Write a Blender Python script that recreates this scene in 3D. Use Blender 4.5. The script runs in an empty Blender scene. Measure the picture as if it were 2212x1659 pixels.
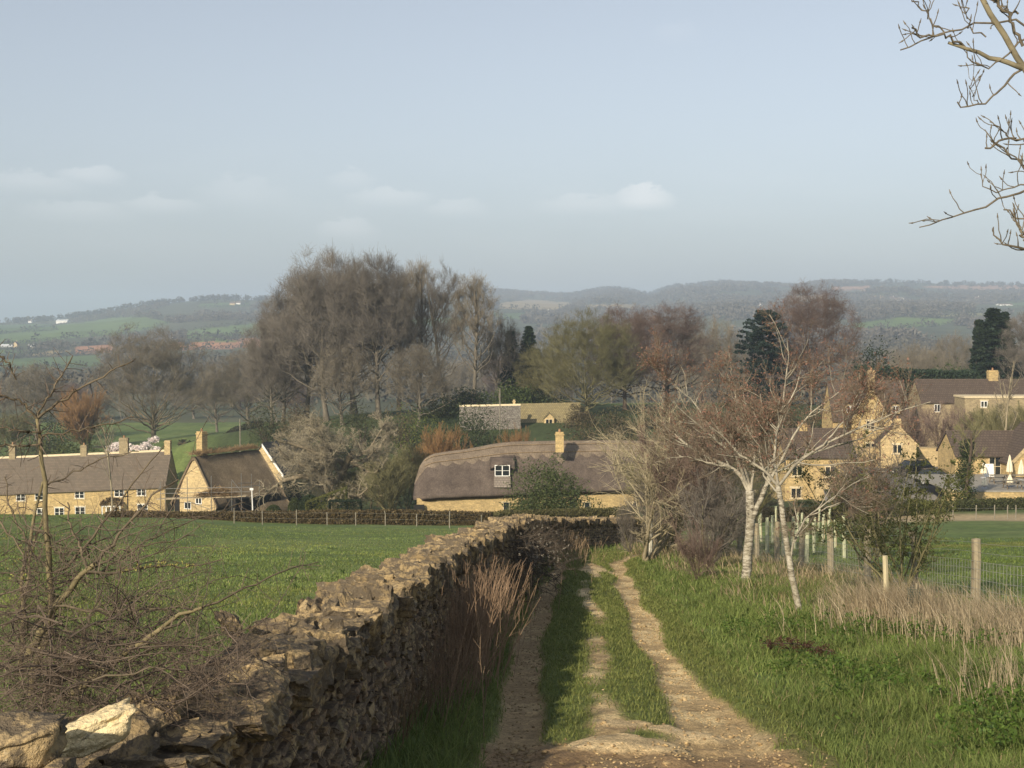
import bpy, math, random
import numpy as np
SC = bpy.context.scene
COL = SC.collection
R = math.radians
W0, H0, F0 = 2212.0, 1659.0, 3212.0
TH = math.atan((829.5-700.0)/F0)          # the camera looks slightly down
CT, ST = math.cos(TH), math.sin(TH)

def P(px, py, d):
    "point seen at picture place (px,py) at distance d along the lane axis"
    u = (px-1106.0)/F0; v = (829.5-py)/F0
    dx, dy, dz = u, CT+v*ST, -ST+v*CT
    k = d/dy
    return np.array([dx*k, d, dz*k])
def PX(px, d): return P(px, 1000, d)[0]
def PZ(py, d): return P(1106, py, d)[2]

# ---------------------------------------------------------------- noise
def _h(ix, iy, s):
    n = (ix.astype(np.int64)*374761393 + iy.astype(np.int64)*668265263 + s*974634217) & 0xffffffff
    n = ((n ^ (n >> 13))*1274126177) & 0xffffffff
    return ((n ^ (n >> 16)) & 0xffff)/65535.0
def vnoise(x, y, s=0):
    x = np.asarray(x, float); y = np.asarray(y, float)
    ix = np.floor(x); iy = np.floor(y); fx = x-ix; fy = y-iy
    fx = fx*fx*(3-2*fx); fy = fy*fy*(3-2*fy)
    a = _h(ix, iy, s); b = _h(ix+1, iy, s); c = _h(ix, iy+1, s); d = _h(ix+1, iy+1, s)
    return (a*(1-fx)+b*fx)*(1-fy)+(c*(1-fx)+d*fx)*fy
def fbm(x, y, o=4, s=0):
    v = 0; a = .5; t = 0
    for k in range(o):
        v = v+a*vnoise(x*2**k, y*2**k, s+k*17); t += a; a *= .5
    return v/t
def sstep(a, b, x):
    t = np.clip((np.asarray(x, float)-a)/(b-a), 0, 1); return t*t*(3-2*t)

# ---------------------------------------------------------------- objects
def tag(o, label=None, cat=None, group=None, kind=None):
    if label: o['label'] = label
    if cat: o['category'] = cat
    if group: o['group'] = group
    if kind: o['kind'] = kind
    return o
def empty(name, loc, label, cat, group=None, rz=0.0):
    o = bpy.data.objects.new(name, None); COL.objects.link(o)
    o.location = tuple(float(c) for c in loc); o.rotation_euler = (0, 0, rz)
    o.empty_display_size = .2
    return tag(o, label, cat, group)
def link(me, name, parent=None, loc=None):
    o = bpy.data.objects.new(name, me); COL.objects.link(o)
    if parent is not None: o.parent = parent
    if loc is not None: o.location = tuple(float(c) for c in loc)
    return o
def npmesh(name, V, Q=None, T=None, mat=None, smooth=False, col=None):
    "mesh from numpy arrays; Q quads (n,4), T tris (n,3); col per-vertex rgb"
    V = np.asarray(V, np.float32).reshape(-1, 3)
    Q = np.zeros((0, 4), np.int32) if Q is None else np.asarray(Q, np.int32).reshape(-1, 4)
    T = np.zeros((0, 3), np.int32) if T is None else np.asarray(T, np.int32).reshape(-1, 3)
    me = bpy.data.meshes.new(name)
    me.vertices.add(len(V)); me.vertices.foreach_set('co', V.ravel())
    nl = 4*len(Q)+3*len(T)
    me.loops.add(nl); me.loops.foreach_set('vertex_index', np.concatenate([Q.ravel(), T.ravel()]).astype(np.int32))
    me.polygons.add(len(Q)+len(T))
    ls = np.concatenate([np.arange(len(Q))*4, 4*len(Q)+np.arange(len(T))*3]).astype(np.int32)
    me.polygons.foreach_set('loop_start', ls)
    if smooth: me.polygons.foreach_set('use_smooth', np.ones(len(Q)+len(T), bool))
    else: me.polygons.foreach_set('use_smooth', np.zeros(len(Q)+len(T), bool))
    if col is not None:
        a = me.attributes.new('col', 'FLOAT_COLOR', 'POINT')
        c = np.ones((len(V), 4), np.float32); c[:, :3] = np.asarray(col, np.float32).reshape(-1, 3)
        a.data.foreach_set('color', c.ravel())
    if mat is not None: me.materials.append(mat)
    me.update(calc_edges=True); me.validate()
    return me
def rename(o, n): o.name = n; return o

class MB:
    "collects boxes, bars, tubes and prisms into one mesh"
    def __init__(s): s.v = []; s.f = []
    def add(s, v, f):
        b = len(s.v); s.v += [tuple(map(float, p)) for p in v]; s.f += [tuple(i+b for i in q) for q in f]; return s
    def box(s, x0, x1, y0, y1, z0, z1, sh=0.0):
        z = lambda x, q: q+sh*x
        v = [(x, y, z(x, q)) for q in (z0, z1) for y in (y0, y1) for x in (x0, x1)]
        return s.add(v, [(0, 2, 3, 1), (4, 5, 7, 6), (0, 1, 5, 4), (2, 6, 7, 3), (0, 4, 6, 2), (1, 3, 7, 5)])
    def bar(s, a, b, r, n=6, r2=None):
        a = np.array(a, float); b = np.array(b, float); t = b-a; t /= np.linalg.norm(t)+1e-9
        q = np.array([1, 0, 0]) if abs(t[0]) < .8 else np.array([0, 1, 0])
        u = np.cross(t, q); u /= np.linalg.norm(u); w = np.cross(t, u)
        r2 = r if r2 is None else r2
        v = []
        for c, rr in ((a, r), (b, r2)):
            for k in range(n):
                g = 2*math.pi*k/n; v.append(c+rr*(math.cos(g)*u+math.sin(g)*w))
        f = [(k, (k+1) % n, n+(k+1) % n, n+k) for k in range(n)]+[tuple(range(n-1, -1, -1)), tuple(range(n, 2*n))]
        return s.add(v, f)
    def poly(s, pts, thick):
        "flat polygon thickened along -normal"
        p = np.array(pts, float); nrm = np.cross(p[1]-p[0], p[2]-p[0]); nrm /= np.linalg.norm(nrm)
        n = len(p); v = list(p)+list(p-nrm*thick)
        f = [tuple(range(n)), tuple(range(2*n-1, n-1, -1))]+[(k, n+k, n+(k+1) % n, (k+1) % n) for k in range(n)]
        return s.add(v, f)
    def build(s, name, mat, parent=None, smooth=False):
        me = bpy.data.meshes.new(name); me.from_pydata(s.v, [], s.f)
        if mat: me.materials.append(mat)
        if smooth:
            for p in me.polygons: p.use_smooth = True
        me.update(); return link(me, name, parent)

# ---------------------------------------------------------------- materials
def _nt(name):
    m = bpy.data.materials.new(name); m.use_nodes = True
    nt = m.node_tree; nt.nodes.clear()
    out = nt.nodes.new('ShaderNodeOutputMaterial'); b = nt.nodes.new('ShaderNodeBsdfPrincipled')
    nt.links.new(b.outputs[0], out.inputs[0]); b.inputs['Specular IOR Level'].default_value = .25
    return m, nt, b
def ramp(nt, fac, stops):
    r = nt.nodes.new('ShaderNodeValToRGB'); e = r.color_ramp.elements
    while len(e) < len(stops): e.new(.5)
    for k, (p, c) in enumerate(stops): e[k].position = p; e[k].color = (*c, 1)
    nt.links.new(fac, r.inputs[0]); return r.outputs[0]
def noise(nt, scale, detail=4, coord='Object', stretch=None, rough=.6, dist=0):
    tc = nt.nodes.new('ShaderNodeTexCoord'); n = nt.nodes.new('ShaderNodeTexNoise')
    n.inputs['Scale'].default_value = scale; n.inputs['Detail'].default_value = detail
    n.inputs['Roughness'].default_value = rough; n.inputs['Distortion'].default_value = dist
    src = tc.outputs[coord]
    if coord == 'World':
        pass
    if stretch:
        mp = nt.nodes.new('ShaderNodeMapping'); mp.inputs['Scale'].default_value = stretch
        nt.links.new(src, mp.inputs[0]); src = mp.outputs[0]
    nt.links.new(src, n.inputs['Vector']); return n.outputs[0]
def mix(nt, fac, a, b, mode='MIX'):
    m = nt.nodes.new('ShaderNodeMix'); m.data_type = 'RGBA'; m.blend_type = mode
    if isinstance(fac, (int, float)): m.inputs[0].default_value = fac
    else: nt.links.new(fac, m.inputs[0])
    for k, c in ((6, a), (7, b)):
        if isinstance(c, tuple): m.inputs[k].default_value = (*c, 1)
        else: nt.links.new(c, m.inputs[k])
    return m.outputs[2]
def bump(nt, b, h, strength=.4, dist=.05):
    n = nt.nodes.new('ShaderNodeBump'); n.inputs['Strength'].default_value = strength; n.inputs['Distance'].default_value = dist
    nt.links.new(h, n.inputs['Height']); nt.links.new(n.outputs[0], b.inputs['Normal'])
def plain(name, c, rough=.8, metal=0, vary=.25, scale=6, bmp=0.0, stretch=None, detail=5):
    m, nt, b = _nt(name)
    n = noise(nt, scale, detail, stretch=stretch)
    lo = tuple(x*(1-vary) for x in c); hi = tuple(min(1, x*(1+vary)) for x in c)
    nt.links.new(ramp(nt, n, [(.3, lo), (.7, hi)]), b.inputs['Base Color'])
    b.inputs['Roughness'].default_value = rough; b.inputs['Metallic'].default_value = metal
    if bmp: bump(nt, b, n, bmp, .03)
    return m
def attrmat(name, rough=.85, vary=.2, scale=8, trans=0.0, stretch=None):
    "base colour from the per-vertex kind colour, broken up by noise"
    m, nt, b = _nt(name)
    a = nt.nodes.new('ShaderNodeAttribute'); a.attribute_name = 'col'
    n = noise(nt, scale, 4, stretch=stretch)
    g = ramp(nt, n, [(.25, (1-vary,)*3), (.75, (1+vary,)*3)])
    c = mix(nt, 1.0, a.outputs[0], g, 'MULTIPLY')
    nt.links.new(c, b.inputs['Base Color']); b.inputs['Roughness'].default_value = rough
    if trans:
        t = nt.nodes.new('ShaderNodeBsdfTranslucent'); nt.links.new(c, t.inputs[0])
        ms = nt.nodes.new('ShaderNodeMixShader'); ms.inputs[0].default_value = trans
        out = [x for x in nt.nodes if x.type == 'OUTPUT_MATERIAL'][0]
        nt.links.new(b.outputs[0], ms.inputs[1]); nt.links.new(t.outputs[0], ms.inputs[2]); nt.links.new(ms.outputs[0], out.inputs[0])
    return m
# ================================================================ ground shape
_by = np.array([-20, 0, 60, 105, 150, 180, 250, 400, 700, 1000, 1500.])
_bz = np.array([0.3, -2, -9.1, -14.4, -19.0, -21.5, -24.0, -27.5, -32, -34, -33.])
# residual control points in the village: picture place, distance
_cp = [(40, 1122, 200), (200, 1122, 200), (350, 1120, 200), (440, 1108, 165), (330, 1115, 180), (700, 1112, 150), (900, 1118, 150), (1130, 1118, 150),
       (1350, 1112, 152), (500, 985, 270), (400, 985, 275), (500, 925, 380), (330, 955, 310), (150, 960, 320), (40, 970, 320), (1050, 955, 215), (1170, 940, 222),
       (700, 905, 240), (820, 885, 240), (965, 865, 240), (1050, 850, 240), (540, 915, 310), (1500, 1090, 150), (1700, 1092, 150),
       (1880, 985, 178), (1930, 1000, 162), (2170, 1058, 150), (2100, 1075, 138), (2150, 1108, 125), (2200, 1133, 112), (1900, 1120, 125),
       (2050, 935, 200), (2150, 900, 265), (1990, 880, 235), (1750, 870, 255), (1300, 872, 230), (1450, 870, 250), (1600, 860, 245),
       (500, 1135, 105), (800, 1140, 105), (1000, 1138, 105), (1250, 1130, 106), (1500, 1130, 105), (1750, 1135, 105)]
_cx = []; _cy = []; _cr = []
for (a, b, d) in _cp:
    p = P(a, b, d); _cx.append(p[0]); _cy.append(p[1]); _cr.append(p[2]-float(np.interp(d, _by, _bz)))
_cx = np.array(_cx); _cy = np.array(_cy); _cr = np.array(_cr)

_rpx = np.array([-1500, -400, 0, 100, 200, 310, 400, 480, 555, 640, 800, 1000, 1070, 1200, 1235, 1300, 1340, 1392, 1402, 1450, 1560, 1680, 1722, 1760, 1950, 2050, 2212, 2600, 3700.])
_rpy = np.array([690, 700, 697, 693, 680, 660, 651, 645, 648, 645, 640, 632, 630, 637, 637, 625, 624, 635, 637, 620, 610, 617, 620, 612, 609, 614, 616, 620, 640.])
_rdd = np.interp(_rpx, [-400, 600, 1200, 1400, 2212], [3300, 3600, 5200, 5200, 4300])

def village(x, y):
    w = np.exp(-(((x[..., None]-_cx)**2+(y[..., None]-_cy)**2)/(24.0**2)))
    return (w*_cr).sum(-1)/(w.sum(-1)+.12)

def H(x, y):
    x = np.asarray(x, float); y = np.asarray(y, float); sh = np.broadcast(x, y).shape
    x = np.broadcast_to(x, sh).astype(float); y = np.broadcast_to(y, sh).astype(float)
    z = np.interp(y, _by, _bz)
    m = (y > 60) & (y < 480)
    if m.any():
        r = np.zeros(sh); r[m] = village(x[m], y[m])*sstep(60, 100, y[m])*(1-sstep(400, 480, y[m])); z = z+r
    # swelling pasture on the left, flattish verge on the right
    z = z+1.1*sstep(7, 33, -x)*np.exp(-((y-82)/30.0)**2)
    z = z+.22*sstep(3.2, 5.0, x)*(1-sstep(30, 60, y))
    z = z+(fbm(x*.12, y*.12, 3, 5)-.5)*.5*sstep(4, 14, np.abs(x))*(1-sstep(300, 700, y))
    far = sstep(700, 1300, y)
    if (y > 690).any():
        u = x/np.maximum(y, 1.0); px = 1106+u*F0
        D = np.interp(px, _rpx, _rdd); zr = (700-np.interp(px, _rpx, _rpy))/F0*D
        t = np.clip((y-900)/(D-900), 0, 1.4)
        up = np.where(t <= 1, t**1.25*(1+.0*t), 1-(t-1)*1.6)
        hz = -34+(zr+34)*up
        hz = hz+(fbm(x/420., y/420., 4, 9)-.5)*46*sstep(.02, .3, t)*(1-sstep(.82, 1.0, t))
        z = z*(1-far)+hz*far
    return z
def Hs(x, y): return float(H(np.array([x]), np.array([y]))[0])

# ---------------------------------------------------------------- lane and wall lines
def spline(pts, n):
    p = np.array(pts, float); p = np.vstack([2*p[0]-p[1], p, 2*p[-1]-p[-2]]); out = []
    for i in range(1, len(p)-2):
        for t in np.linspace(0, 1, n, endpoint=False):
            a, b, c, d = p[i-1:i+3]
            out.append(.5*((2*b)+(c-a)*t+(2*a-5*b+4*c-d)*t*t+(3*b-a-3*c+d)*t**3))
    out.append(p[-2]); out = np.array(out)
    s = np.concatenate([[0], np.cumsum(np.linalg.norm(np.diff(out, axis=0), axis=1))])
    return out, s
LANE, LS = spline([(.72, -6), (.75, 2), (.9, 12), (1.05, 18), (1.22, 23), (1.8, 35), (2.35, 45), (3.0, 50), (4.3, 55), (6.6, 59.5), (10.5, 63), (18, 66), (26, 68)], 30)
WALL, WS = spline([(-1.75, -4), (-1.45, 4), (-1.03, 12), (-.43, 23), (.2, 35), (.68, 44), (1.05, 50), (1.75, 55.5), (3.1, 60), (5.4, 65.5), (8.4, 68.5)], 24)
def along(path, ss, s):
    x = np.interp(s, ss, path[:, 0]); y = np.interp(s, ss, path[:, 1])
    x2 = np.interp(s+.05, ss, path[:, 0]); y2 = np.interp(s+.05, ss, path[:, 1])
    x1 = np.interp(s-.05, ss, path[:, 0]); y1 = np.interp(s-.05, ss, path[:, 1])
    tx, ty = x2-x1, y2-y1; n = np.hypot(tx, ty)+1e-9
    return x, y, tx/n, ty/n
def lateral(path, x, y):
    "signed distance to the path (right positive) and nearest arc index"
    x = np.asarray(x); y = np.asarray(y); best = np.full(x.shape, 1e9); sg = np.zeros(x.shape); 
    for i in range(0, len(path)-1):
        a = path[i]; b = path[i+1]; t = b-a; L = t@t
        k = np.clip(((x-a[0])*t[0]+(y-a[1])*t[1])/L, 0, 1)
        dx = x-(a[0]+k*t[0]); dy = y-(a[1]+k*t[1]); d = dx*dx+dy*dy
        m = d < best; best = np.where(m, d, best); sg = np.where(m, np.sign(t[1]*dx-t[0]*dy), sg)
    return np.sqrt(best)*sg

# ---------------------------------------------------------------- far fields as a map on the hills
FIELDS = [
 ('pasture', [(-200, 735), (0, 723), (125, 702), (250, 686), (312, 685), (370, 696), (325, 711), (275, 721), (150, 731), (0, 746), (-200, 760)]),
 ('pasture', [(400, 714), (560, 697), (600, 720), (400, 731)]), ('pasture2', [(-100, 703), (110, 700), (125, 713), (0, 721), (-100, 725)]),
 ('soil', [(372, 740), (553, 729), (600, 748), (400, 757), (362, 752)]), ('soil', [(160, 749), (240, 744), (262, 760), (160, 764)]),
 ('stubble', [(40, 770), (112, 757), (155, 756), (120, 768)]), ('pasture2', [(-100, 752), (75, 757), (45, 771), (-100, 778)]),
 ('pasture2', [(-100, 781), (225, 766), (225, 790), (-100, 806)]), ('pasture', [(395, 720), (520, 736), (395, 739)]),
 ('stubble', [(1075, 654), (1149, 647), (1239, 654), (1206, 669), (1075, 668)]), ('stubble', [(1262, 658), (1374, 657), (1374, 667), (1262, 663)]),
 ('pasture2', [(1060, 676), (1140, 676), (1130, 690), (1060, 690)]), ('stubble', [(1700, 640), (1780, 636), (1790, 648), (1700, 650)]),
 ('soil2', [(1990, 618), (2300, 612), (2300, 621), (2124, 627), (2011, 623)]), ('soil2', [(1792, 620), (1885, 616), (1871, 627), (1798, 628)]),
 ('pasture', [(1840, 699), (1955, 684), (2040, 688), (2096, 691), (2012, 705), (1941, 708), (1840, 717)]),
 ('pale', [(2011, 681), (2130, 676), (2130, 682), (2017, 685)]), ('pasture2', [(2150, 655), (2300, 650), (2300, 664), (2150, 662)]),
 ('pasture2', [(430, 655), (540, 652), (540, 660), (430, 664)]), ('pasture', [(880, 690), (1000, 684), (1000, 700), (880, 706)])]
FCOL = {'pasture': (.125, .185, .05), 'pasture2': (.10, .15, .048), 'soil': (.40, .20, .11), 'soil2': (.38, .23, .15), 'stubble': (.32, .25, .13), 'pale': (.28, .27, .12)}
def inpoly(x, y, poly):
    r = np.zeros(x.shape, bool); n = len(poly)
    for i in range(n):
        (x1, y1), (x2, y2) = poly[i], poly[(i+1) % n]
        c = ((y1 > y) != (y2 > y)) & (x < (x2-x1)*(y-y1)/(y2-y1+1e-12)+x1); r ^= c
    return r
def topix(x, y, z):
    f = y*CT-z*ST; u = y*ST+z*CT
    return 1106+F0*x/f, 829.5-F0*u/f

def ground_colour(x, y):
    n1 = fbm(x*.25, y*.25, 4, 21)[..., None]; n2 = fbm(x*1.3, y*1.3, 3, 33)[..., None]
    g = np.array([.095, .142, .034]); g2 = np.array([.150, .190, .056]); 
    c = g+(g2-g)*np.clip((n1-.3)*2.2, 0, 1); c = c*(.72+.56*n2)*(.8+.4*fbm(x*.06, y*.06, 2, 4)[..., None])
    # drier, browner strip under the trees on the right of the lane and along the fence
    dry = (sstep(4.2, 6.2, x)*(1-sstep(8.2, 9.5, x))*sstep(17, 25, y)*(1-sstep(62, 80, y)))[..., None]*np.clip(n2*1.3-.3, 0, 1)
    c = c*(1-dry)+np.array([.19, .14, .075])*dry
    # rough tan grass beyond the right-hand pasture
    tan = (sstep(106, 109, y+2*(n1[..., 0]-.5))*(1-sstep(119, 124, y))*sstep(20, 30, x))[..., None]
    c = c*(1-tan)+np.array([.40, .31, .18])*(.75+.5*n2)*tan
    v = sstep(120, 130, y)*(1-sstep(235, 260, y))
    v = (v*sstep(-52, -44, x))[..., None]
    c = c*(1-v)+np.array([.055, .075, .028])*(.7+.6*n2)*v
    return c
NU, ND = 760, 640
_u = np.linspace(-.78, .78, NU); _d = -12+7*1.0115**np.arange(ND)
_dg = _d[_d <= 420]; _dh = _d[_d >= _dg[-1]]
def sheet(ds):
    U, D = np.meshgrid(_u, ds); X = U*(D+34); Y = D
    Z = H(X, Y)
    i = np.arange(len(ds)-1)[:, None]*NU+np.arange(NU-1)[None]; 
    Q = np.stack([i, i+1, i+NU+1, i+NU], -1).reshape(-1, 4)
    return X, Y, Z, Q
X, Y, Z, Q = sheet(_dg)
near = Y < 72
lt = np.full(X.shape, 99.0); m = near & (np.abs(X-4) < 26); lt[m] = lateral(LANE[::3], X[m], Y[m])
Z = Z-.30*(1-sstep(1.35, 1.75, np.abs(lt)))-.0
C = ground_colour(X, Y)
G_MAT = attrmat('meadow_ground', .95, .35, 2.2)
ground = tag(link(npmesh('ground', np.stack([X, Y, Z], -1), Q, None, G_MAT, True, C), 'ground'), 'green pasture sloping down from the lane to the village', None, None, 'structure')
X, Y, Z, Q = sheet(_dh)
px, py = topix(X, Y, Z)
# unmapped land between the drawn fields: dull grazing and scrub
cell = fbm(X/260., Y/260., 2, 3)[..., None]
C = np.array([.075, .09, .045])*(1-cell)+np.array([.105, .105, .062])*cell
C = C*(.75+.5*fbm(X/40., Y/40., 3, 8)[..., None])
jx = px+(fbm(px*.05, py*.05, 2, 4)-.5)*8; jy = py+(fbm(px*.04, py*.2, 2, 6)-.5)*2.5
for k, pl in FIELDS:
    q = inpoly(jx, jy, pl); C[q] = np.array(FCOL[k])*(.88+.24*fbm(X/60., Y/60., 3, 12)[q][..., None])
HILL_MAT = attrmat('hill_land', .95, .25, .02)
hills = tag(link(npmesh('hills', np.stack([X, Y, Z], -1), Q, None, HILL_MAT, True, C), 'hills'), 'far hills with pastures, ploughed fields and woods', None, None, 'structure')

# ---------------------------------------------------------------- lane surface
LW = 1.78
ls = np.concatenate([np.arange(0.5, 36, .055), np.arange(36, LS[-1]-1, .16)]); la = np.linspace(-LW, LW, 84)
S, A = np.meshgrid(ls, la, indexing='ij')
cx, cy, tx, ty = along(LANE, LS, S)
X = cx+ty*A; Y = cy-tx*A
wob = (fbm(Y*.35, Y*0+3, 2, 7)-.5)*.28
Ar = A-wob
bare = (1-sstep(11.8, 12.7, Y+(fbm(X*1.1, Y*1.1, 3, 2)-.5)*2.2))*sstep(-1.22, -1.08, A)      # all bare at the near end
rl = np.abs(Ar+.86); rr = np.abs(Ar-.86)
wid = .23+.04*np.sin(Y*.6)+.10*(1-sstep(12, 18, Y))
rut = np.maximum(1-sstep(.12, .30, rl), 1-sstep(wid-.12, wid+.12, rr))
rough = fbm(X*5, Y*5, 4, 31); mid = fbm(X*1.3, Y*.55, 3, 41)
ctr = np.exp(-((Ar-.02-.12*np.sin(Y*.35))/.2)**2)*(.45+.55*sstep(.30, .70, mid+.10*(1-sstep(17, 24, Y))))
cross = np.exp(-((Y-41.5)/2.0)**2)*sstep(.4, .6, mid)*(np.abs(Ar) < 1)
gm = np.clip(1-rut-.9*ctr-bare-.8*cross+(rough-.5)*.55, 0, 1)         # where grass holds
gm = sstep(.16, .78, gm)
edge = sstep(1.05, 1.25, np.abs(A)+.14*(A > 0)*-1); gm = np.maximum(gm*1.0, edge*(1-bare*.35)*sstep(.25, .5, rough+.25*edge))
Z = H(X, Y)-.075*rut*(1-bare*.4)+.055*np.exp(-(Ar/.5)**2)*(1-bare)+(rough-.5)*.05+(fbm(X*1.6, Y*1.6, 2, 77)-.5)*.07*(.4+bare)
Z = Z-.05*sstep(1.5, LW, np.abs(A))
stone_c = np.array([.68, .53, .29]); mud = np.array([.22, .14, .072]); mud2 = np.array([.44, .32, .165]); gr = np.array([.115, .155, .036]); gr2 = np.array([.175, .185, .055])
pale = sstep(.42, .6, fbm(X*2.4, Y*1.5, 4, 51))
side_tone = np.where(A < -.2, .55, 1.0)                                    # the wall-side half is coloured darker and browner
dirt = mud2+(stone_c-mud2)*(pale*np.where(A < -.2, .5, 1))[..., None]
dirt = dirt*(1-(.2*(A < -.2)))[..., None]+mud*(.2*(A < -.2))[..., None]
slab = np.maximum(np.exp(-(((X-.92)/.55)**2+((Y-11.85)/.30)**2)**2), np.exp(-(((X-1.52)/.5)**2+((Y-12.5)/.24)**2)**2))
slab = np.maximum(slab, .9*np.exp(-(((X-.96)/.24)**2+((Y-12.75)/.2)**2)**2))
slab = sstep(.3, .6, slab+(rough-.5)*.9)
nb = (bare*(1-sstep(.5, .9, rut*.6*(A > .2))))[..., None]
dirt = dirt*(1-nb*.8)+(mud*(.75+.9*rough[..., None]))*nb*.8
dirt = dirt*(1-slab[..., None])+np.array([.62, .47, .26])*(.85+.3*rough[..., None])*slab[..., None]
gm = gm*(1-slab)
Z = Z+.02*slab
gcol = gr+(gr2-gr)*mid[..., None]; gcol = gcol*(.7+.6*rough[..., None])
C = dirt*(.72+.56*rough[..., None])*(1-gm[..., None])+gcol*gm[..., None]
n1, n2 = S.shape; i = np.arange(n1-1)[:, None]*n2+np.arange(n2-1)[None]
Q = np.stack([i, i+1, i+n2+1, i+n2], -1).reshape(-1, 4)
LANE_MAT, nt, b = _nt('lane_earth')
a = nt.nodes.new('ShaderNodeAttribute'); a.attribute_name = 'col'
n = noise(nt, 16, 6, rough=.7); n2_ = noise(nt, 60, 3)
c = mix(nt, 1.0, a.outputs[0], ramp(nt, n, [(.3, (.55,)*3), (.72, (1.4,)*3)]), 'MULTIPLY')
c = mix(nt, 1.0, c, ramp(nt, n2_, [(.35, (.72,)*3), (.65, (1.28,)*3)]), 'MULTIPLY')
nt.links.new(c, b.inputs['Base Color']); b.inputs['Roughness'].default_value = .95; bump(nt, b, n, .9, .035)
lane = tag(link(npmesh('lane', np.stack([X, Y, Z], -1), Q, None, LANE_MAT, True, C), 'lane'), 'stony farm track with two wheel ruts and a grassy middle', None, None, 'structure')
LG = dict(X=X, Y=Y, Z=Z, gm=gm, A=A, rut=rut, bare=bare, pale=pale, slab=slab)
# ================================================================ plants: generators
def unit(v): return v/(np.linalg.norm(v, axis=-1, keepdims=True)+1e-9)
def grow(rng, st, di, ln, r0, r1, K, wob, trop):
    N = len(st); pts = np.zeros((N, K, 3)); pts[:, 0] = st; d = unit(di.copy()); step = (ln/(K-1))[:, None]
    up = np.array([0, 0, 1.0])
    for k in range(1, K):
        d = unit(d+wob*rng.normal(size=(N, 3))+trop*up); pts[:, k] = pts[:, k-1]+d*step
    t = np.linspace(0, 1, K)[None]
    return pts, r0[:, None]*(1-t)+r1[:, None]*t
def kids(rng, pts, rad, n, t0, t1, ang, asd):
    N, K, _ = pts.shape
    t = np.sort(rng.uniform(t0, t1, (N, n)), axis=1); f = t*(K-1); i = np.minimum(f.astype(int), K-2); w = (f-i)[..., None]
    a = np.arange(N)[:, None]; p = pts[a, i]*(1-w)+pts[a, i+1]*w; d = unit(pts[a, i+1]-pts[a, i])
    q = unit(rng.normal(size=(N, n, 3))); q = unit(q-(q*d).sum(-1, keepdims=True)*d)
    th = np.radians(rng.normal(ang, asd, (N, n)))[..., None]
    nd = d*np.cos(th)+q*np.sin(th); r = rad[a, i]
    return p.reshape(-1, 3), nd.reshape(-1, 3), r.reshape(-1), t.reshape(-1)
def ell_clip(p, d, L, c, e):
    "shorten L so the branch stays in the crown's ellipsoid"
    P_ = (p-c)/e; D_ = d/e; A = (D_*D_).sum(-1); B = (P_*D_).sum(-1); C = (P_*P_).sum(-1)-1
    disc = np.maximum(B*B-A*C, 0); t = (-B+np.sqrt(disc))/np.maximum(A, 1e-9)
    return np.where(C < 0, np.minimum(L, np.maximum(t, .15*L)), L*.35)
def tubes(groups, seed=0):
    "list of (pts(N,K,3), rad(N,K), sides) -> V,Q"
    Vs = []; Qs = []; off = 0
    for pts, rad, s in groups:
        N, K, _ = pts.shape
        t = np.zeros_like(pts); t[:, 1:-1] = pts[:, 2:]-pts[:, :-2]; t[:, 0] = pts[:, 1]-pts[:, 0]; t[:, -1] = pts[:, -1]-pts[:, -2]; t = unit(t)
        ref = np.where(np.abs(t[:, :1, 2:3]) > .8, np.array([1., 0, 0]), np.array([0, 0, 1.])); ref = np.broadcast_to(ref, t.shape)
        u = unit(np.cross(t, ref)); w = np.cross(t, u)
        g = np.arange(s)*2*np.pi/s
        ring = pts[:, :, None]+rad[:, :, None, None]*(np.cos(g)[:, None]*u[:, :, None]+np.sin(g)[:, None]*w[:, :, None])
        V = ring.reshape(-1, 3); b = (np.arange(N)[:, None, None]*K+np.arange(K-1)[None, :, None])*s; j = np.arange(s)[None, None]; j2 = (j+1) % s
        Q = np.stack([b+j, b+j2, b+s+j2, b+s+j], -1).reshape(-1, 4)+off
        Vs.append(V); Qs.append(Q); off += len(V)
    return np.concatenate(Vs), np.concatenate(Qs)
def tree_data(seed, height, a, zc, b, th, r, levels, n0=1, lean=0.06, wob0=.05, asym=(0, 0)):
    """levels: (n, t0, t1, ang, asd, lenfrac, radius, K, wob, trop, sides)
    crown ellipsoid: centre zc, half width a, half height b; returns (trunk groups, crown groups, tips)"""
    rng = np.random.default_rng(seed); c = np.array([asym[0], asym[1], zc]); e = np.array([a, a, b])
    st = np.zeros((n0, 3)); 
    if n0 > 1: st[:, :2] = rng.normal(size=(n0, 2))*r*1.6
    di = np.array([0, 0, 1.0])+rng.normal(size=(n0, 3))*(lean if n0 == 1 else max(lean, .3))
    pts, rad = grow(rng, st, di, np.full(n0, th)*rng.uniform(.9, 1.05, n0), np.full(n0, r), np.full(n0, r*.45), 9, wob0, .04)
    rad[:, 0] *= 1.35
    G = [(pts, rad, 8 if n0 == 1 else 6)]; cur = (pts, rad, np.full(n0, th))
    for L, (n, t0, t1, ang, asd, lf, rr, K, wob, trop, sides) in enumerate(levels):
        p, d, pr, t = kids(rng, cur[0], cur[1], n, t0, t1, ang, asd)
        pl = np.repeat(cur[2], n); ln = pl*lf*rng.uniform(.65, 1.15, len(p))*(1-.35*t)
        if L == 0: ln = np.full(len(p), 1.3*max(a, b))*lf*rng.uniform(.8, 1.1, len(p))
        ln = ell_clip(p, unit(d+np.array([0, 0, trop*K*.5])), ln, c, e)
        r0 = np.minimum(rr*rng.uniform(.7, 1.25, len(p)), pr*.9)
        pts, rad = grow(rng, p, d, ln, r0, r0*.4, K, wob, trop)
        G.append((pts, rad, sides)); cur = (pts, rad, ln)
    return G, cur
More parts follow.
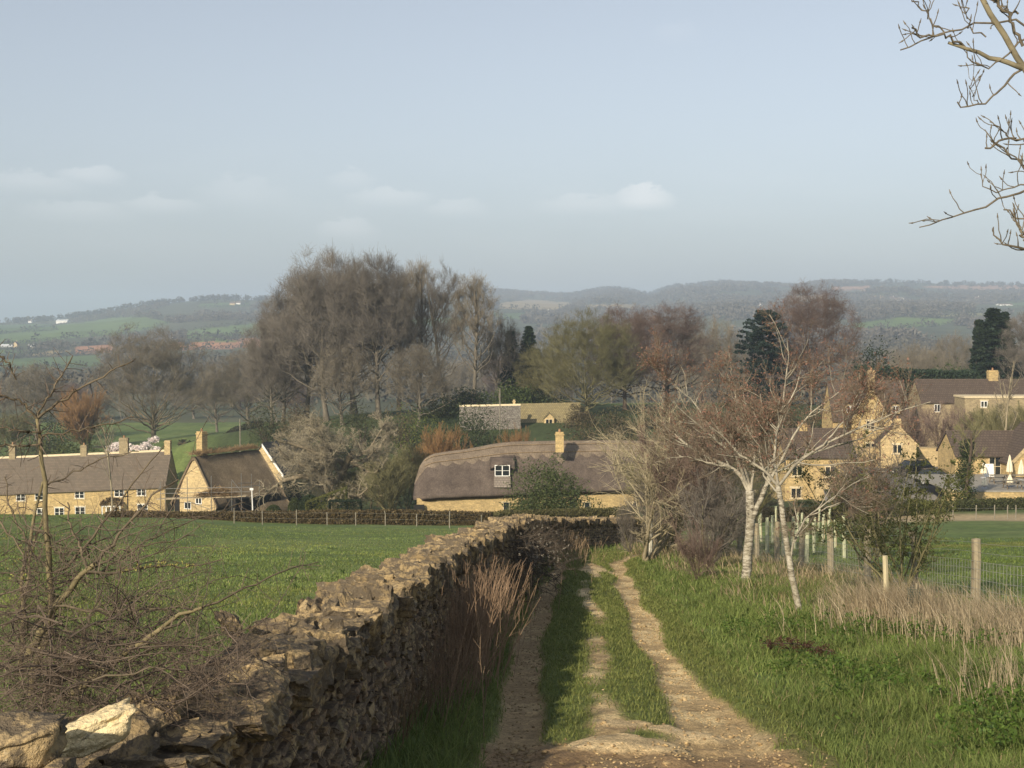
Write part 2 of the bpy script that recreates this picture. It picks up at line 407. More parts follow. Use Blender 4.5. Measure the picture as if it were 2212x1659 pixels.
def tree_meshes(name, G, split, mt, mc):
    V, Q = tubes(G[:split]); t = npmesh(name+'_trunk', V, Q, None, mt, True)
    V, Q = tubes(G[split:]); c = npmesh(name+'_crown', V, Q, None, mc, False)
    return t, c
def leaves(rng, centers, crad, n, size, squash=.8, jit=.35, up=0.0):
    "n leaf quads around every clump centre -> V,Q,clump index"
    N = len(centers); p = rng.normal(size=(N, n, 3)); p = unit(p)*(rng.uniform(0.15, 1, (N, n, 1))**.5)
    p[..., 2] *= squash; p = centers[:, None]+p*np.asarray(crad).reshape(-1, 1, 1)
    p = p.reshape(-1, 3); M = len(p)
    u = unit(rng.normal(size=(M, 3))+np.array([0, 0, up])); w = unit(np.cross(u, rng.normal(size=(M, 3))))
    s = size*rng.uniform(1-jit, 1+jit, (M, 1))
    V = np.stack([p-u*s, p+w*s*.42, p+u*s, p-w*s*.42], 1).reshape(-1, 3)
    Q = np.arange(4*M).reshape(-1, 4)
    return V, Q, np.repeat(np.arange(N), n)
def leafcol(rng, idx, cols, vary=.25):
    N = idx.max()+1; cols = np.array(cols); k = rng.uniform(0, 1, (N, 1)); a = cols[0]+(cols[1]-cols[0])*k
    a = a[idx]*rng.uniform(1-vary, 1+vary, (len(idx), 1)); return np.repeat(a, 4, axis=0)
def bush_mesh(name, seed, rx, ry, h, nclump, nleaf, size, cols, mat, crad=.28, low=.1, fill=.55):
    rng = np.random.default_rng(seed); c = unit(rng.normal(size=(nclump, 3))); c[:, 2] = np.abs(c[:, 2])*1.0
    f = rng.uniform(fill, 1, (nclump, 1)); c = c*f*np.array([rx, ry, h]); c[:, 2] = np.maximum(c[:, 2], low*h)
    c *= (1+.12*rng.normal(size=(nclump, 1)))
    V, Q, idx = leaves(rng, c, crad*h*rng.uniform(.6, 1.3, nclump), nleaf, size)
    V[:, 2] = np.maximum(V[:, 2], .0)
    return npmesh(name, V, Q, None, mat, False, leafcol(rng, idx, cols))
def stems_mesh(name, seed, n, h, spread, r, mat, kids_n=4, droop=.0):
    rng = np.random.default_rng(seed); st = rng.normal(size=(n, 3))*np.array([.12, .12, 0])*h*.5
    di = np.concatenate([rng.normal(size=(n, 2))*spread, np.ones((n, 1))], 1)
    p, q = grow(rng, st, di, np.full(n, h)*rng.uniform(.6, 1, n), np.full(n, r), np.full(n, r*.4), 6, .09, droop)
    G = [(p, q, 4)]
    if kids_n:
        a, d, pr, t = kids(rng, p, q, kids_n, .3, .95, 35, 12)
        p2, q2 = grow(rng, a, d, h*.4*rng.uniform(.4, 1, len(a)), pr*.55, pr*.2, 4, .1, .08); G.append((p2, q2, 3))
    V, Q = tubes(G); return npmesh(name, V, Q, None, mat, True)
def place(name, meshes, loc, label, cat, group=None, rz=0, sc=1.0):
    o = empty(name, loc, label, cat, group, rz); o.scale = sc if isinstance(sc, tuple) else (sc, sc, sc)
    for n, me in meshes: link(me, n, o)
    return o
def blades(name, pts, h, w, lean, cols, mat, seed=0, parent=None, curl=.35, yaw=None):
    "grass blades; pts (N,3) roots, h,w arrays, lean amount"
    rng = np.random.default_rng(seed); N = len(pts)
    az = rng.uniform(0, 2*np.pi, N); d = np.stack([np.cos(az), np.sin(az), 0*az], -1)
    if yaw is not None: d = unit(d*.6+np.array(yaw))
    s = np.stack([-d[:, 1], d[:, 0], 0*az], -1)
    fa = rng.uniform(-.7, .7, N)[:, None]; s = unit(s*np.cos(fa)+d*np.sin(fa))
    h = np.asarray(h)[:, None]; w = np.asarray(w)[:, None]; l = (lean*rng.uniform(.3, 1.3, N))[:, None]
    up = np.array([0, 0, 1.0])
    m = pts+up*h*.55+d*h*l*.4; t = pts+up*h*(1-curl*l*.5)+d*h*l*1.15
    V = np.stack([pts-s*w, pts+s*w, m+s*w*.75, m-s*w*.75, t], 1).reshape(-1, 3)
    b = np.arange(N)[:, None]*5; Q = b+np.array([0, 1, 2, 3]); T = b+np.array([3, 2, 4])
    return npmesh(name, V, Q, T, mat, False, np.repeat(np.asarray(cols), 5, axis=0))

LEAF = attrmat('leaf', .6, .12, 3, .3)
GRASSM = attrmat('grass_blade', .7, .1, 3, .35)
def bark(name, c, vary=.35, scale=5): return plain(name, c, .9, 0, vary, scale, .3, (1, 1, .35))
BK = {'grey': bark('bark_grey', (.15, .132, .102)), 'brown': bark('bark_brown', (.09, .068, .05)), 'pale': bark('bark_pale', (.30, .255, .17)), 'dark': bark('bark_dark', (.06, .05, .04)),
      'olive': bark('bark_olive', (.16, .145, .075)), 'mid': bark('bark_mid', (.20, .165, .11))}
def twig(name, c): return plain(name, c, .9, 0, .3, .6)
TW = {'brown': twig('twig_brown', (.142, .126, .106)), 'grey': twig('twig_grey', (.175, .152, .115)), 'red': twig('twig_red', (.155, .112, .092)),
      'orange': twig('twig_orange', (.23, .135, .06)), 'olive': twig('twig_olive', (.155, .145, .07)), 'pale': twig('twig_pale', (.33, .285, .19)), 'dark': twig('twig_dark', (.075, .06, .045))}
# ================================================================ trees
def proto_dome(seed, h=24., a=8., lo=.14, tf=.5, nl=26, nfill=700, tr=.38, tw='brown', bk='grey', up=.35, k2=9, k3=5, rt=.012, power=.55, gnarl=.06, tlen=1.0):
    "bare tree whose crown fills a dome evenly: limbs fan to the dome, boughs run from them to points spread through it"
    rng = np.random.default_rng(seed); zc = h*(lo+(1-lo)*.45); b_up = h-zc; b_dn = zc-h*lo
    tp, tq = grow(rng, np.zeros((1, 3)), np.array([[rng.normal()*.03, rng.normal()*.03, 1.]]), np.array([h*tf]), np.array([tr]), np.array([tr*.5]), 9, .04, .05); tq[:, 0] *= 1.4
    i = np.arange(nl)+.5; ph = np.arccos(1-1.55*i/nl); th = np.pi*(1+5**.5)*i+rng.uniform(0, 6); d = np.stack([np.sin(ph)*np.cos(th), np.sin(ph)*np.sin(th), np.cos(ph)], -1)
    d += rng.normal(size=d.shape)*.12
    def shell(d, f): return np.stack([d[:, 0]*a*f, d[:, 1]*a*f, zc+np.where(d[:, 2] > 0, b_up, b_dn)*d[:, 2]*f], -1)
    def boughs(st, en, K, bow, jit):
        t = np.linspace(0, 1, K)[None, :, None]; p = st[:, None]*(1-t)+en[:, None]*t; L = np.linalg.norm(en-st, axis=1)[:, None, None]
        hor = (en-st)*np.array([1, 1, 0]); p = p+hor[:, None]*(np.sin(t*np.pi)*bow)-np.array([0, 0, 1.])*L*np.sin(t*np.pi)*bow*.55
        n_ = rng.normal(size=p.shape)*L*jit; n_[:, 0] = 0; return p+n_
    en = shell(d, rng.uniform(.82, .97, (nl, 1))[:, 0]); sf = np.clip((en[:, 2]-zc+b_dn)/(b_up+b_dn)*.75+.12, .1, .97)*rng.uniform(.8, 1.0, nl); k = sf*8; j = np.minimum(k.astype(int), 7); w = (k-j)[:, None]
    st = tp[0][j]*(1-w)+tp[0][j+1]*w; r0 = (tq[0][j]*.38)
    lp = boughs(st, en, 9, .10, .02*gnarl/.06); lq = r0[:, None]*(1-np.linspace(0, .9, 9))[None]
    q = unit(rng.normal(size=(nfill, 3))); q[:, 2] = np.where(q[:, 2] < -.55, -q[:, 2], q[:, 2]); f = rng.uniform(.12, 1, nfill)**power
    pt = shell(q, np.minimum(f*(.93+.12*(fbm(np.arctan2(q[:, 1], q[:, 0])*2.2+9, q[:, 2]*3, 3, seed)-.5)*2), 1.06))
    node = np.concatenate([lp[:, 1:].reshape(-1, 3), tp[0][3:]]); nr = np.concatenate([lq[:, 1:].ravel(), tq[0][3:]])
    D = np.linalg.norm(pt[:, None]-node[None], axis=2)+np.where(node[None, :, 2] > pt[:, None, 2]-.25, 3.5, 0); m = D.argmin(1)
    bp = boughs(node[m], pt, 6, .08, .03*gnarl/.06); r1 = np.minimum(nr[m]*.6, .045*tlen); bq = r1[:, None]*(1-np.linspace(0, .75, 6))[None]
    x, dd, pr, t = kids(rng, bp, bq, k2, .15, 1, 40, 15); out = unit(x-np.array([0, 0, zc*.7])); dd = unit(dd+np.array([0, 0, up])+out*.45)
    p2, q2 = grow(rng, x, dd, tlen*rng.uniform(.7, 1.7, len(x))*h/24, np.minimum(pr*.6, .02), np.full(len(x), .009), 5, gnarl*1.6, .04)
    x, dd, pr, t = kids(rng, p2, q2, k3, .15, 1, 38, 15); dd = unit(dd+np.array([0, 0, up*.6])); p3, q3 = grow(rng, x, dd, tlen*rng.uniform(.3, .95, len(x))*h/24, np.minimum(pr*.8, rt), np.full(len(x), rt*.55), 3, gnarl*1.6, .03)
    return tree_meshes('bare_tree', [(tp, tq, 8), (lp, lq, 6), (bp, bq, 4), (p2, q2, 3), (p3, q3, 3)], 2, BK[bk], TW[tw])
def proto_fan(seed, h=14., a=6., n0=6, tw='olive', bk='olive', th=.7):
    G, tip = tree_data(seed, h, a, h*.52, h*.5, h*th, .16, [
        (15, .10, .98, 28, 9, .66, .05, 6, .05, .06, 4),
        (11, .1, .98, 27, 10, .52, .024, 5, .06, .05, 3),
        (11, .1, 1, 28, 11, .55, .0135, 4, .07, .04, 3)], n0, .38, .04)
    return tree_meshes('fan_tree', G, 1, BK[bk], TW[tw])
PR = {}
PR['beech'] = proto_dome(3, 25, 9.0, .12, .55, 30, 800, .40, 'brown', 'grey', .12)
PR['beech2'] = proto_dome(8, 25, 6.8, .20, .66, 26, 640, .42, 'brown', 'grey', .15)
PR['slender'] = proto_dome(11, 22, 3.6, .30, .84, 24, 210, .28, 'grey', 'grey', .5, 8, 5)
PR['slender2'] = proto_dome(14, 21, 4.0, .26, .8, 22, 230, .26, 'brown', 'grey', .5, 8, 5)
PR['oak'] = proto_dome(21, 16, 7.2, .18, .5, 24, 560, .34, 'grey', 'grey', .15, 8, 5, .013, .55, .1)
PR['fan'] = proto_fan(31)
PR['fanred'] = proto_fan(35, 15, 6.5, 5, 'red', 'brown')
PR['fangrey'] = proto_fan(37, 22, 8.6, 3, 'grey', 'grey', .62)
PR['copper'] = proto_dome(41, 20, 8.2, .06, .5, 28, 760, .36, 'red', 'brown', -.15, 9, 5, .012, .45)
PR['domeolive'] = proto_dome(51, 18, 8.0, .05, .32, 34, 760, .30, 'olive', 'olive', .55, 9, 5, .012, .5)
PR['fandome'] = proto_dome(52, 22, 8.6, .12, .30, 36, 640, .34, 'grey', 'mid', .55, 9, 5)
PR['orange'] = proto_fan(45, 9, 4.5, 7, 'orange', 'brown', .6)

def tree(key, px, d, top, wid, label, sp='bare_tree', rz=None, group=None, nat=None, dy=0):
    "a tree standing at picture column px and distance d, its top at picture row top, its crown wid wide"
    t, c = PR[key]; x = PX(px, d); z = Hs(x, d)-.15
    vs = bbox[key]; hh = P(px, top, d)[2]-z; ww = wid/F0*d
    ww *= WIDEN.get(key, 1.04)
    s = (ww/vs[0], ww/vs[0], hh/vs[1])
    return place(sp, [('trunk', t), ('crown', c)], (x, d, z), label, 'tree', group, rz if rz is not None else random.random()*6.28, s)
def _bb(ms):
    c = ms[1]; n = len(c.vertices); v = np.zeros(n*3, np.float32); c.vertices.foreach_get('co', v); v = v.reshape(-1, 3)
    w = np.percentile(np.hypot(v[:, 0]-np.median(v[:, 0]), v[:, 1]-np.median(v[:, 1])), 97)*2
    return (w, np.percentile(v[:, 2], 99.7))
bbox = {k: _bb(v) for k, v in PR.items()}
WIDEN = {'fan': 1.15, 'fanred': 1.15, 'fangrey': 1.15}
random.seed(5)
CL = 'bare trees of the tall clump behind the thatched cottages'
tree('beech', 706, 232, 541, 235, 'tallest broad-domed bare beech with brown twigs at the head of the tall clump', group=CL)
tree('beech2', 818, 228, 549, 165, 'domed bare beech with a pale forked trunk beside the tallest broad tree', group=CL)
tree('slender2', 770, 240, 556, 110, 'narrow bare tree squeezed between the two domed beeches', group=CL)
tree('slender', 905, 240, 562, 92, 'slim bare tree with upright limbs just right of the pale forked beech', group=CL)
tree('slender2', 962, 236, 572, 112, 'tall open bare tree with a long dark trunk showing the hills through it', group=CL)
tree('slender', 1022, 234, 592, 108, 'upright bare tree ending the tall clump on its right side', group=CL)
tree('beech', 612, 243, 642, 165, 'lower bare tree with twigs sweeping down the left flank of the tall clump', group=CL)
tree('beech2', 660, 246, 585, 165, 'bare tree filling the left shoulder of the tall clump', group=CL)
tree('beech', 760, 250, 575, 190, 'bare tree behind the two domed beeches, its twigs closing the gap between them', group=CL)
tree('beech2', 862, 248, 585, 130, 'bare tree behind the pale forked beech, joining it to the slim trees', group=CL)
tree('beech', 588, 236, 700, 130, 'lowest bare tree trailing off at the left foot of the tall clump', group=CL)
tree('oak', 1080, 246, 684, 105, 'thin grey bare tree standing before the dark conifers', group=CL)
tree('oak', 905, 218, 742, 160, 'low reddish bare tree with curved pale boughs under the slim upright trees', group=CL)
tree('oak', 740, 226, 745, 150, 'bushy bare tree filling the foot of the tall clump', group=CL)
tree('fandome', 332, 305, 706, 255, 'grey-green bare tree with fanned limbs behind the row of cottages')
tree('oak', 78, 335, 786, 150, 'dark rounded bare tree behind the hawthorn stem on the far left')
tree('orange', 190, 290, 836, 140, 'orange-twigged willow mound behind the blossoming magnolia')
tree('oak', 540, 312, 752, 165, 'round bare tree standing alone in the green field beyond the thatched gable')
tree('oak', 470, 345, 790, 110, 'small bare tree at the hedge between the two fields behind the village')
tree('fan', 30, 300, 890, 150, 'yellowish olive willow scrub behind the left end of the slate roof')
tree('domeolive', 1268, 226, 672, 225, 'grey-green fan-shaped bare tree above the stone house with the dormer')
tree('copper', 1350, 236, 662, 190, 'brown bare tree with upright twigs between two fan-shaped trees')
tree('copper', 1440, 256, 658, 215, 'reddish brown domed bare tree behind the white-barked trees')
tree('copper', 1752, 250, 614, 212, 'big copper-coloured weeping dome of twigs beside the dark cedar')
tree('oak', 1545, 300, 690, 140, 'hazy bare tree between the two reddish domes')
tree('domeolive', 1180, 238, 740, 130, 'small olive bare tree right of the dark conifers')
tree('oak', 2060, 340, 722, 150, 'olive-brown bare tree at the left of the copse by the tall conifers')
tree('oak', 1975, 350, 742, 130, 'low bare tree in the copse above the clipped dark hedge')
tree('oak', 2010, 300, 755, 120, 'brushy tree standing over the clipped dark hedge')
tree('slender2', 2205, 262, 672, 105, 'bare tree with yellowish twigs right of the tall conifers')
tree('fan', 2150, 163, 872, 170, 'straw-coloured bare shrub before the long brown roof', 'shrub')
tree('fan', 2215, 162, 866, 120, 'straw-coloured bare shrub behind the terrace gable', 'shrub')
tree('fanred', 2040, 168, 866, 120, 'reddish bare shrub above the parked cars', 'shrub')
tree('fanred', 1990, 172, 868, 90, 'rusty bare shrub left of the straw-coloured ones', 'shrub')
tree('copper', 2085, 176, 862, 80, 'small rusty bare tree below the long brown roof', 'bare_tree')
tree('orange', 955, 168, 918, 142, 'rounded brown twiggy bush clipped to a dome beside the thatched roof', 'shrub')
tree('orange', 1115, 172, 922, 110, 'small brown bush behind the ridge of the thatched cottage', 'shrub')
tree('fan', 845, 153, 985, 165, 'tangled olive-brown scrub left of the thatched roof', 'shrub')
tree('fan', 880, 163, 960, 120, 'mossy twiggy scrub between the old tree and the clipped brown dome', 'shrub')
tree('fan', 760, 156, 1010, 120, 'weeping twiggy scrub at the foot of the old gnarled tree', 'shrub')
# bushy belt in the valley: individual trees of the same few kinds, each at its own spot
belt = [(-60, 420, 830), (10, 430, 845), (150, 430, 830), (215, 440, 850), (265, 430, 835), (420, 440, 832), (600, 420, 800), (640, 440, 812), (1130, 420, 770), (1190, 430, 760), (1480, 420, 720), (1570, 430, 735), (1650, 430, 760), (1850, 420, 765),
        (1900, 430, 772), (1960, 440, 765), (2110, 420, 752), (2170, 430, 748), (2230, 430, 755), (300, 500, 842), (380, 510, 838), (450, 500, 842), (520, 520, 835), (90, 520, 838), (1240, 500, 742), (1320, 520, 735), (1620, 520, 735), (1700, 520, 742), (1930, 540, 748), (2060, 540, 742), (2150, 540, 735), (2220, 520, 738), (1090, 520, 760), (1000, 500, 780)]
for k, (px_, d_, tp) in enumerate(belt):
    tree(['oak', 'slender2', 'copper', 'oak', 'fangrey'][k % 5], px_, d_, tp+random.uniform(-6, 6), random.uniform(80, 120), 'bare tree in the hazy wooded belt on the valley floor', group='bare trees in the valley belt behind the village')

# old contorted tree with heavy horizontal limbs
G, tip = tree_data(77, 16, 7.4, 8.6, 8.4, 9.5, .72, [
    (11, .22, .98, 62, 18, .85, .26, 11, .22, .05, 7),
    (10, .12, .98, 48, 18, .55, .075, 9, .24, .02, 5),
    (10, .1, 1, 48, 18, .55, .032, 7, .22, .0, 4),
    (9, .1, 1, 48, 18, .6, .017, 6, .2, .0, 3),
    (5, .1, 1, 48, 18, .6, .012, 4, .2, .0, 3)], 1, .05, .10)
rng = np.random.default_rng(4)
arm = np.array([[0, 0, 4.0], [-1.6, -.6, 4.6], [-3.2, -1.2, 4.9], [-4.7, -1.5, 4.5], [-6.0, -1.7, 3.6], [-7.0, -1.8, 2.6]])
G.insert(1, (arm[None], np.array([[.42, .36, .31, .26, .2, .12]]), 7))
a, d, pr, t = kids(rng, G[1][0], G[1][1], 16, .35, 1, 55, 20)
p2, q2 = grow(rng, a, d, rng.uniform(1.2, 3.0, len(a)), pr*.35, pr*.1, 7, .3, -.02); G.append((p2, q2, 4))
a, d, pr, t = kids(rng, p2, q2, 8, .15, 1, 45, 18); p3, q3 = grow(rng, a, d, rng.uniform(.4, 1.3, len(a)), np.maximum(pr*.5, .014), pr*.2, 5, .25, -.02); G.append((p3, q3, 3))
tm, cm = tree_meshes('old_tree', G, 3, BK['mid'], plain('lichened_twig', (.27, .235, .165), .9, 0, .3, .6))
x = PX(716, 156); z = Hs(x, 156)
place('old_tree', [('trunk', tm), ('crown', cm)], (x, 156, z-.1), 'old contorted bare tree with pale lichened limbs and one heavy sideways arm', 'tree', None, 0, (.98, .98, (P(716, 802, 156)[2]-z)/17.2))

# pale young tree before the row of cottages, sapling by the long roof
G, tip = tree_data(91, 13, 2.6, 9, 5, 11.5, .15, [(12, .38, .98, 36, 10, .5, .05, 7, .1, .09, 4), (6, .2, 1, 35, 12, .5, .024, 5, .12, .05, 3), (5, .2, 1, 35, 12, .5, .013, 4, .1, .03, 3)], 1, .03, .04)
tm, cm = tree_meshes('young_tree', G, 2, BK['pale'], TW['grey'])
for px_, d_, top_, lab in ((242, 180, 882, 'slender pale-stemmed young tree in front of the slate-roofed row'), (2172, 152, 760, 'thin white-stemmed young tree rising before the long brown roof')):
    x = PX(px_, d_); z = Hs(x, d_); s = (P(px_, top_, d_)[2]-z)/13.2
    place('young_tree', [('trunk', tm), ('crown', cm)], (x, d_, z), lab, 'tree', None, px_, (s*.9, s*.9, s))

# conifers
def conifer(seed, h, r, nw=26, per=9, cols=((.018, .034, .020), (.036, .058, .030)), droop=-.05, shape=1.0):
    rng = np.random.default_rng(seed)
    tp, tr_ = grow(rng, np.zeros((1, 3)), np.array([[0, 0, 1.]]), np.array([h]), np.array([h*.016]), np.array([.03]), 8, .01, .02)
    t = np.clip(np.repeat(np.linspace(.06, .985, nw), per)+rng.normal(size=nw*per)*.03, .05, .99); az = rng.uniform(0, 6.28, len(t)); el = -.12+.6*(t-.3)
    st = np.stack([0*t, 0*t, t*h], -1); di = np.stack([np.cos(az), np.sin(az), el], -1)
    ln = r*(1-t)**shape*rng.uniform(.7, 1.12, len(t))+.25
    p, q = grow(rng, st, di, ln, np.full(len(t), .05), np.full(len(t), .012), 6, .06, droop)
    V1, Q1 = tubes([(tp, tr_, 7), (p, q, 3)])
    fr = rng.uniform(.15, 1, (len(t), 10)); f = fr*5; i = np.minimum(f.astype(int), 4); w = (f-i)[..., None]; a = np.arange(len(t))[:, None]
    c = (p[a, i]*(1-w)+p[a, i+1]*w).reshape(-1, 3)
    V, Q, idx = leaves(rng, c, .42*np.ones(len(c)), 13, .24, .7, .5)
    return (npmesh('conifer_trunk', V1, Q1, None, BK['dark'], True), npmesh('conifer_crown', V, Q, None, LEAF, False, leafcol(rng, idx, cols, .3)))
cA = conifer(1, 20, 4.2); cB = conifer(2, 17, 5.6, 18, 9, ((.016, .032, .026), (.032, .054, .042)), .02, .35); cC = conifer(3, 18, 2.4, 28, 7)
def con(ms, px, d, top, wid, h0, r0, lab, group=None, rz=0):
    x = PX(px, d); z = Hs(x, d); s = (P(px, top, d)[2]-z)/h0; w = wid/F0*d/(2*r0)
    place('conifer', [('trunk', ms[0]), ('crown', ms[1])], (x, d, z), lab, 'tree', group, rz, (w, w, s))
con(cA, 1142, 262, 706, 112, 20, 4.2, 'dark green conifer with a pointed top right of the tall bare clump', 'dark conifers by the tall clump')
con(cC, 1104, 258, 716, 70, 18, 2.4, 'narrow dark conifer half hidden behind a thin bare tree', 'dark conifers by the tall clump', 2)
con(cA, 2142, 268, 668, 180, 20, 4.2, 'broad tall conifer standing over the clipped hedge', 'conifers over the clipped hedge', 1)
con(cA, 2166, 272, 676, 130, 20, 4.2, 'tall conifer merging with the right side of the broadest one', 'conifers over the clipped hedge', 3)
con(cC, 2110, 266, 692, 66, 18, 2.4, 'slim spire-topped conifer left of the broad tall one', 'conifers over the clipped hedge', 4)
con(cB, 1650, 244, 676, 165, 17, 5.6, 'dark blue-green cedar in front of the copper dome')
# ================================================================ dry-stone wall
def stone_tmpl(n=3):
    "cube surface grid with n segments, verts in [-.5,.5]"
    vs = {}; V = []; Q = []
    def vid(i, j, k):
        if (i, j, k) not in vs: vs[(i, j, k)] = len(V); V.append((i/n-.5, j/n-.5, k/n-.5))
        return vs[(i, j, k)]
    for a in range(n):
        for b in range(n):
            for k, fl in ((0, 1), (n, 0)):
                q = [vid(a, b, k), vid(a+1, b, k), vid(a+1, b+1, k), vid(a, b+1, k)]; Q.append(q[::-1] if fl else q)
                q = [vid(a, k, b), vid(a+1, k, b), vid(a+1, k, b+1), vid(a, k, b+1)]; Q.append(q if fl else q[::-1])
                q = [vid(k, a, b), vid(k, a+1, b), vid(k, a+1, b+1), vid(k, a, b+1)]; Q.append(q[::-1] if fl else q)
    return np.array(V), np.array(Q)
def stones(rng, c, tx, size, rnd=.25, jit=.12, n=3, tilt=.12, roll=None, soft=False):
    "N stones: centres c(N,3), wall direction tx(N,2), size (N,3) = along, across, up"
    T, Q = stone_tmpl(n); N = len(c)
    t = T/np.linalg.norm(T, axis=1, keepdims=True)*.56; T = T*(1-rnd)+t*rnd
    V = T[None]*np.ones((N, 1, 1))
    if soft:
        for w_, fr_ in ((1, 1.0), (.6, 2.1), (.38, 3.9), (.2, 7.0)):
            for _k in range(2):
                F = rng.normal(size=(N, 3))*fr_*.8; ph = rng.uniform(0, 6.28, (N, 1)); D_ = rng.normal(size=(N, 1, 3)); V = V+jit*w_*.42*np.sin(2*np.pi*np.einsum('vk,nk->nv', T, F)+ph)[..., None]*D_
    else: V = V+rng.normal(size=(N, len(T), 3))*jit*.5
    V[..., 0] += V[..., 2]*rng.normal(size=(N, 1))*.25; V[..., 2] += V[..., 0]*rng.normal(size=(N, 1))*.15   # skewed
    V = V*size[:, None]
    a = rng.normal(size=N)*tilt if roll is None else roll; ca, sa = np.cos(a)[:, None], np.sin(a)[:, None]
    x, z = V[..., 0]*ca-V[..., 2]*sa, V[..., 0]*sa+V[..., 2]*ca; y = V[..., 1]
    tx_, ty_ = tx[:, :1], tx[:, 1:]
    W = np.stack([x*tx_-y*ty_, x*ty_+y*tx_, z], -1)+c[:, None]
    return W.reshape(-1, 3), (Q[None]+np.arange(N)[:, None, None]*len(T)).reshape(-1, 4)
def stonemat(name, c1, c2, lich, pale, amt=.5):
    m, nt, b = _nt(name)
    n1 = noise(nt, 2.2, 4); n2 = noise(nt, 9, 6, rough=.72); n3 = noise(nt, 34, 4, rough=.7)
    a = nt.nodes.new('ShaderNodeAttribute'); a.attribute_name = 'col'
    c = ramp(nt, n1, [(.32, c1), (.68, c2)])
    c = mix(nt, 1.0, c, a.outputs[0], 'MULTIPLY')
    c = mix(nt, ramp(nt, n2, [(.5-.1*amt, (1, 1, 1)), (.62-.1*amt, (0, 0, 0))]), c, lich)
    c = mix(nt, ramp(nt, n3, [(.62, (0, 0, 0)), (.72, (.75, .75, .75))]), c, pale)
    nt.links.new(c, b.inputs['Base Color']); b.inputs['Roughness'].default_value = .95
    bm = nt.nodes.new('ShaderNodeMath'); bm.operation = 'ADD'; nt.links.new(n2, bm.inputs[0]); nt.links.new(n3, bm.inputs[1])
    bump(nt, b, bm.outputs[0], .8, .03); return m
WALLM = stonemat('wall_stone', (.30, .215, .12), (.46, .335, .185), (.15, .112, .075), (.50, .40, .25), .4)
COPEM = stonemat('coping_stone', (.30, .22, .115), (.46, .345, .185), (.135, .108, .075), (.55, .47, .32), .3)
CORE = plain('wall_core', (.05, .042, .03))
wh_s = np.array([-10, 6, 10, 14, 18, 36, 50, 60, 74, 100]); wh_h = np.array([.96, .98, 1.10, 1.22, 1.34, 1.46, 1.3, 1.12, 1.0, 1.0])-.17   # height to the underside of the coping
def wallh(s, y): return np.interp(y, wh_s, wh_h)
WT = .42
rng = np.random.default_rng(12)
C = []; TX = []; SZ = []
for s0, s1, ch, L0 in ((0, 36, .068, .19), (36, WS[-1]-1, .11, .34)):
    for k in range(int(1.5/ch)):
        s = s0+rng.uniform(0, .2)
        while s < s1:
            L = L0*rng.uniform(.45, 1.7); x, y, tx, ty = along(WALL, WS, s+L/2); h = float(wallh(s, y)); hh = h/int(h/ch+.5)
            zb = (k+.5)*hh+rng.normal()*.012
            if zb < h:
                bt = .05*(1-zb/h)       # battered face
                z = Hs(x, y)+zb
                o = .10-bt
                C.append((x-ty*o, y+tx*o, z)); TX.append((tx, ty)); SZ.append((L*.94, .2*rng.uniform(.8, 1.3), hh*rng.uniform(.74, .96)))
                if k % 2 == 0 and rng.random() < .6:
                    o = WT-.1; C.append((x-ty*o, y+tx*o, Hs(x, y)+zb)); TX.append((tx, ty)); SZ.append((L*1.5, .2, hh*1.9))
            s += L
C = np.array(C); TX = np.array(TX); SZ = np.array(SZ)
V, Q = stones(rng, C, TX, SZ, .16, .11, 2, .05)
col = np.repeat(rng.uniform(.62, 1.3, (len(C), 1))*np.array([1, 1, 1])+rng.normal(size=(len(C), 3))*.03, 26, axis=0)
wall = empty('stone_wall', (0, 0, 0), 'lichen-mottled dry stone wall running down the left of the track', 'wall')
link(npmesh('wall_face', V, Q, None, WALLM, False, col), 'wall_face', wall)
m = MB(); ss = np.arange(0, WS[-1]-1, .5)
px_, py_, tx, ty = along(WALL, WS, ss); hz = H(px_, py_)
for i in range(len(ss)-1):
    v = []
    for j in (i, i+1):
        for o in (.07, WT-.07):
            for zz in (hz[j]-.3, hz[j]+float(wallh(0, py_[j]))-.02): v.append((px_[j]-ty[j]*o, py_[j]+tx[j]*o, zz))
    m.add(v, [(0, 1, 5, 4), (2, 6, 7, 3), (1, 3, 7, 5)])
m.build('wall_core', CORE, wall)
C = []; TX = []; SZ = []; RO = []
s = 0.0
while s < WS[-1]-1:
    x, y, tx, ty = along(WALL, WS, s); far = y > 36
    L = rng.choice([.09, .15, .26, .40], p=[.36, .32, .2, .12])*rng.uniform(.8, 1.2) if y > 9 else rng.uniform(.22, .6)
    up = rng.uniform(.19, .30) if L < .3 else rng.uniform(.15, .22)
    for o, wd in ((.09+rng.normal()*.035, rng.uniform(.26, .36)), (WT-.12+rng.normal()*.03, rng.uniform(.24, .34))):
        q = s+L/2+rng.normal()*.04; x, y, tx, ty = along(WALL, WS, q); z = Hs(x, y)+float(wallh(0, y))+up*.42
        C.append((x-ty*o, y+tx*o, z+rng.normal()*.02)); TX.append((tx, ty)); SZ.append((L*1.0, wd*rng.uniform(.9, 1.25), up*rng.uniform(.8, 1.3))); RO.append(rng.normal()*.26)
    s += L*.93
C = np.array(C); TX = np.array(TX); SZ = np.array(SZ); RO = np.array(RO); nr_ = C[:, 1] < 15
V1, Q1 = stones(rng, C[nr_], TX[nr_], SZ[nr_], .10, .085, 11, .2, RO[nr_], True); V2, Q2 = stones(rng, C[~nr_], TX[~nr_], SZ[~nr_], .1, .09, 6, .2, RO[~nr_], True)
V = np.vstack([V1, V2]); Q = np.vstack([Q1, Q2+len(V1)])
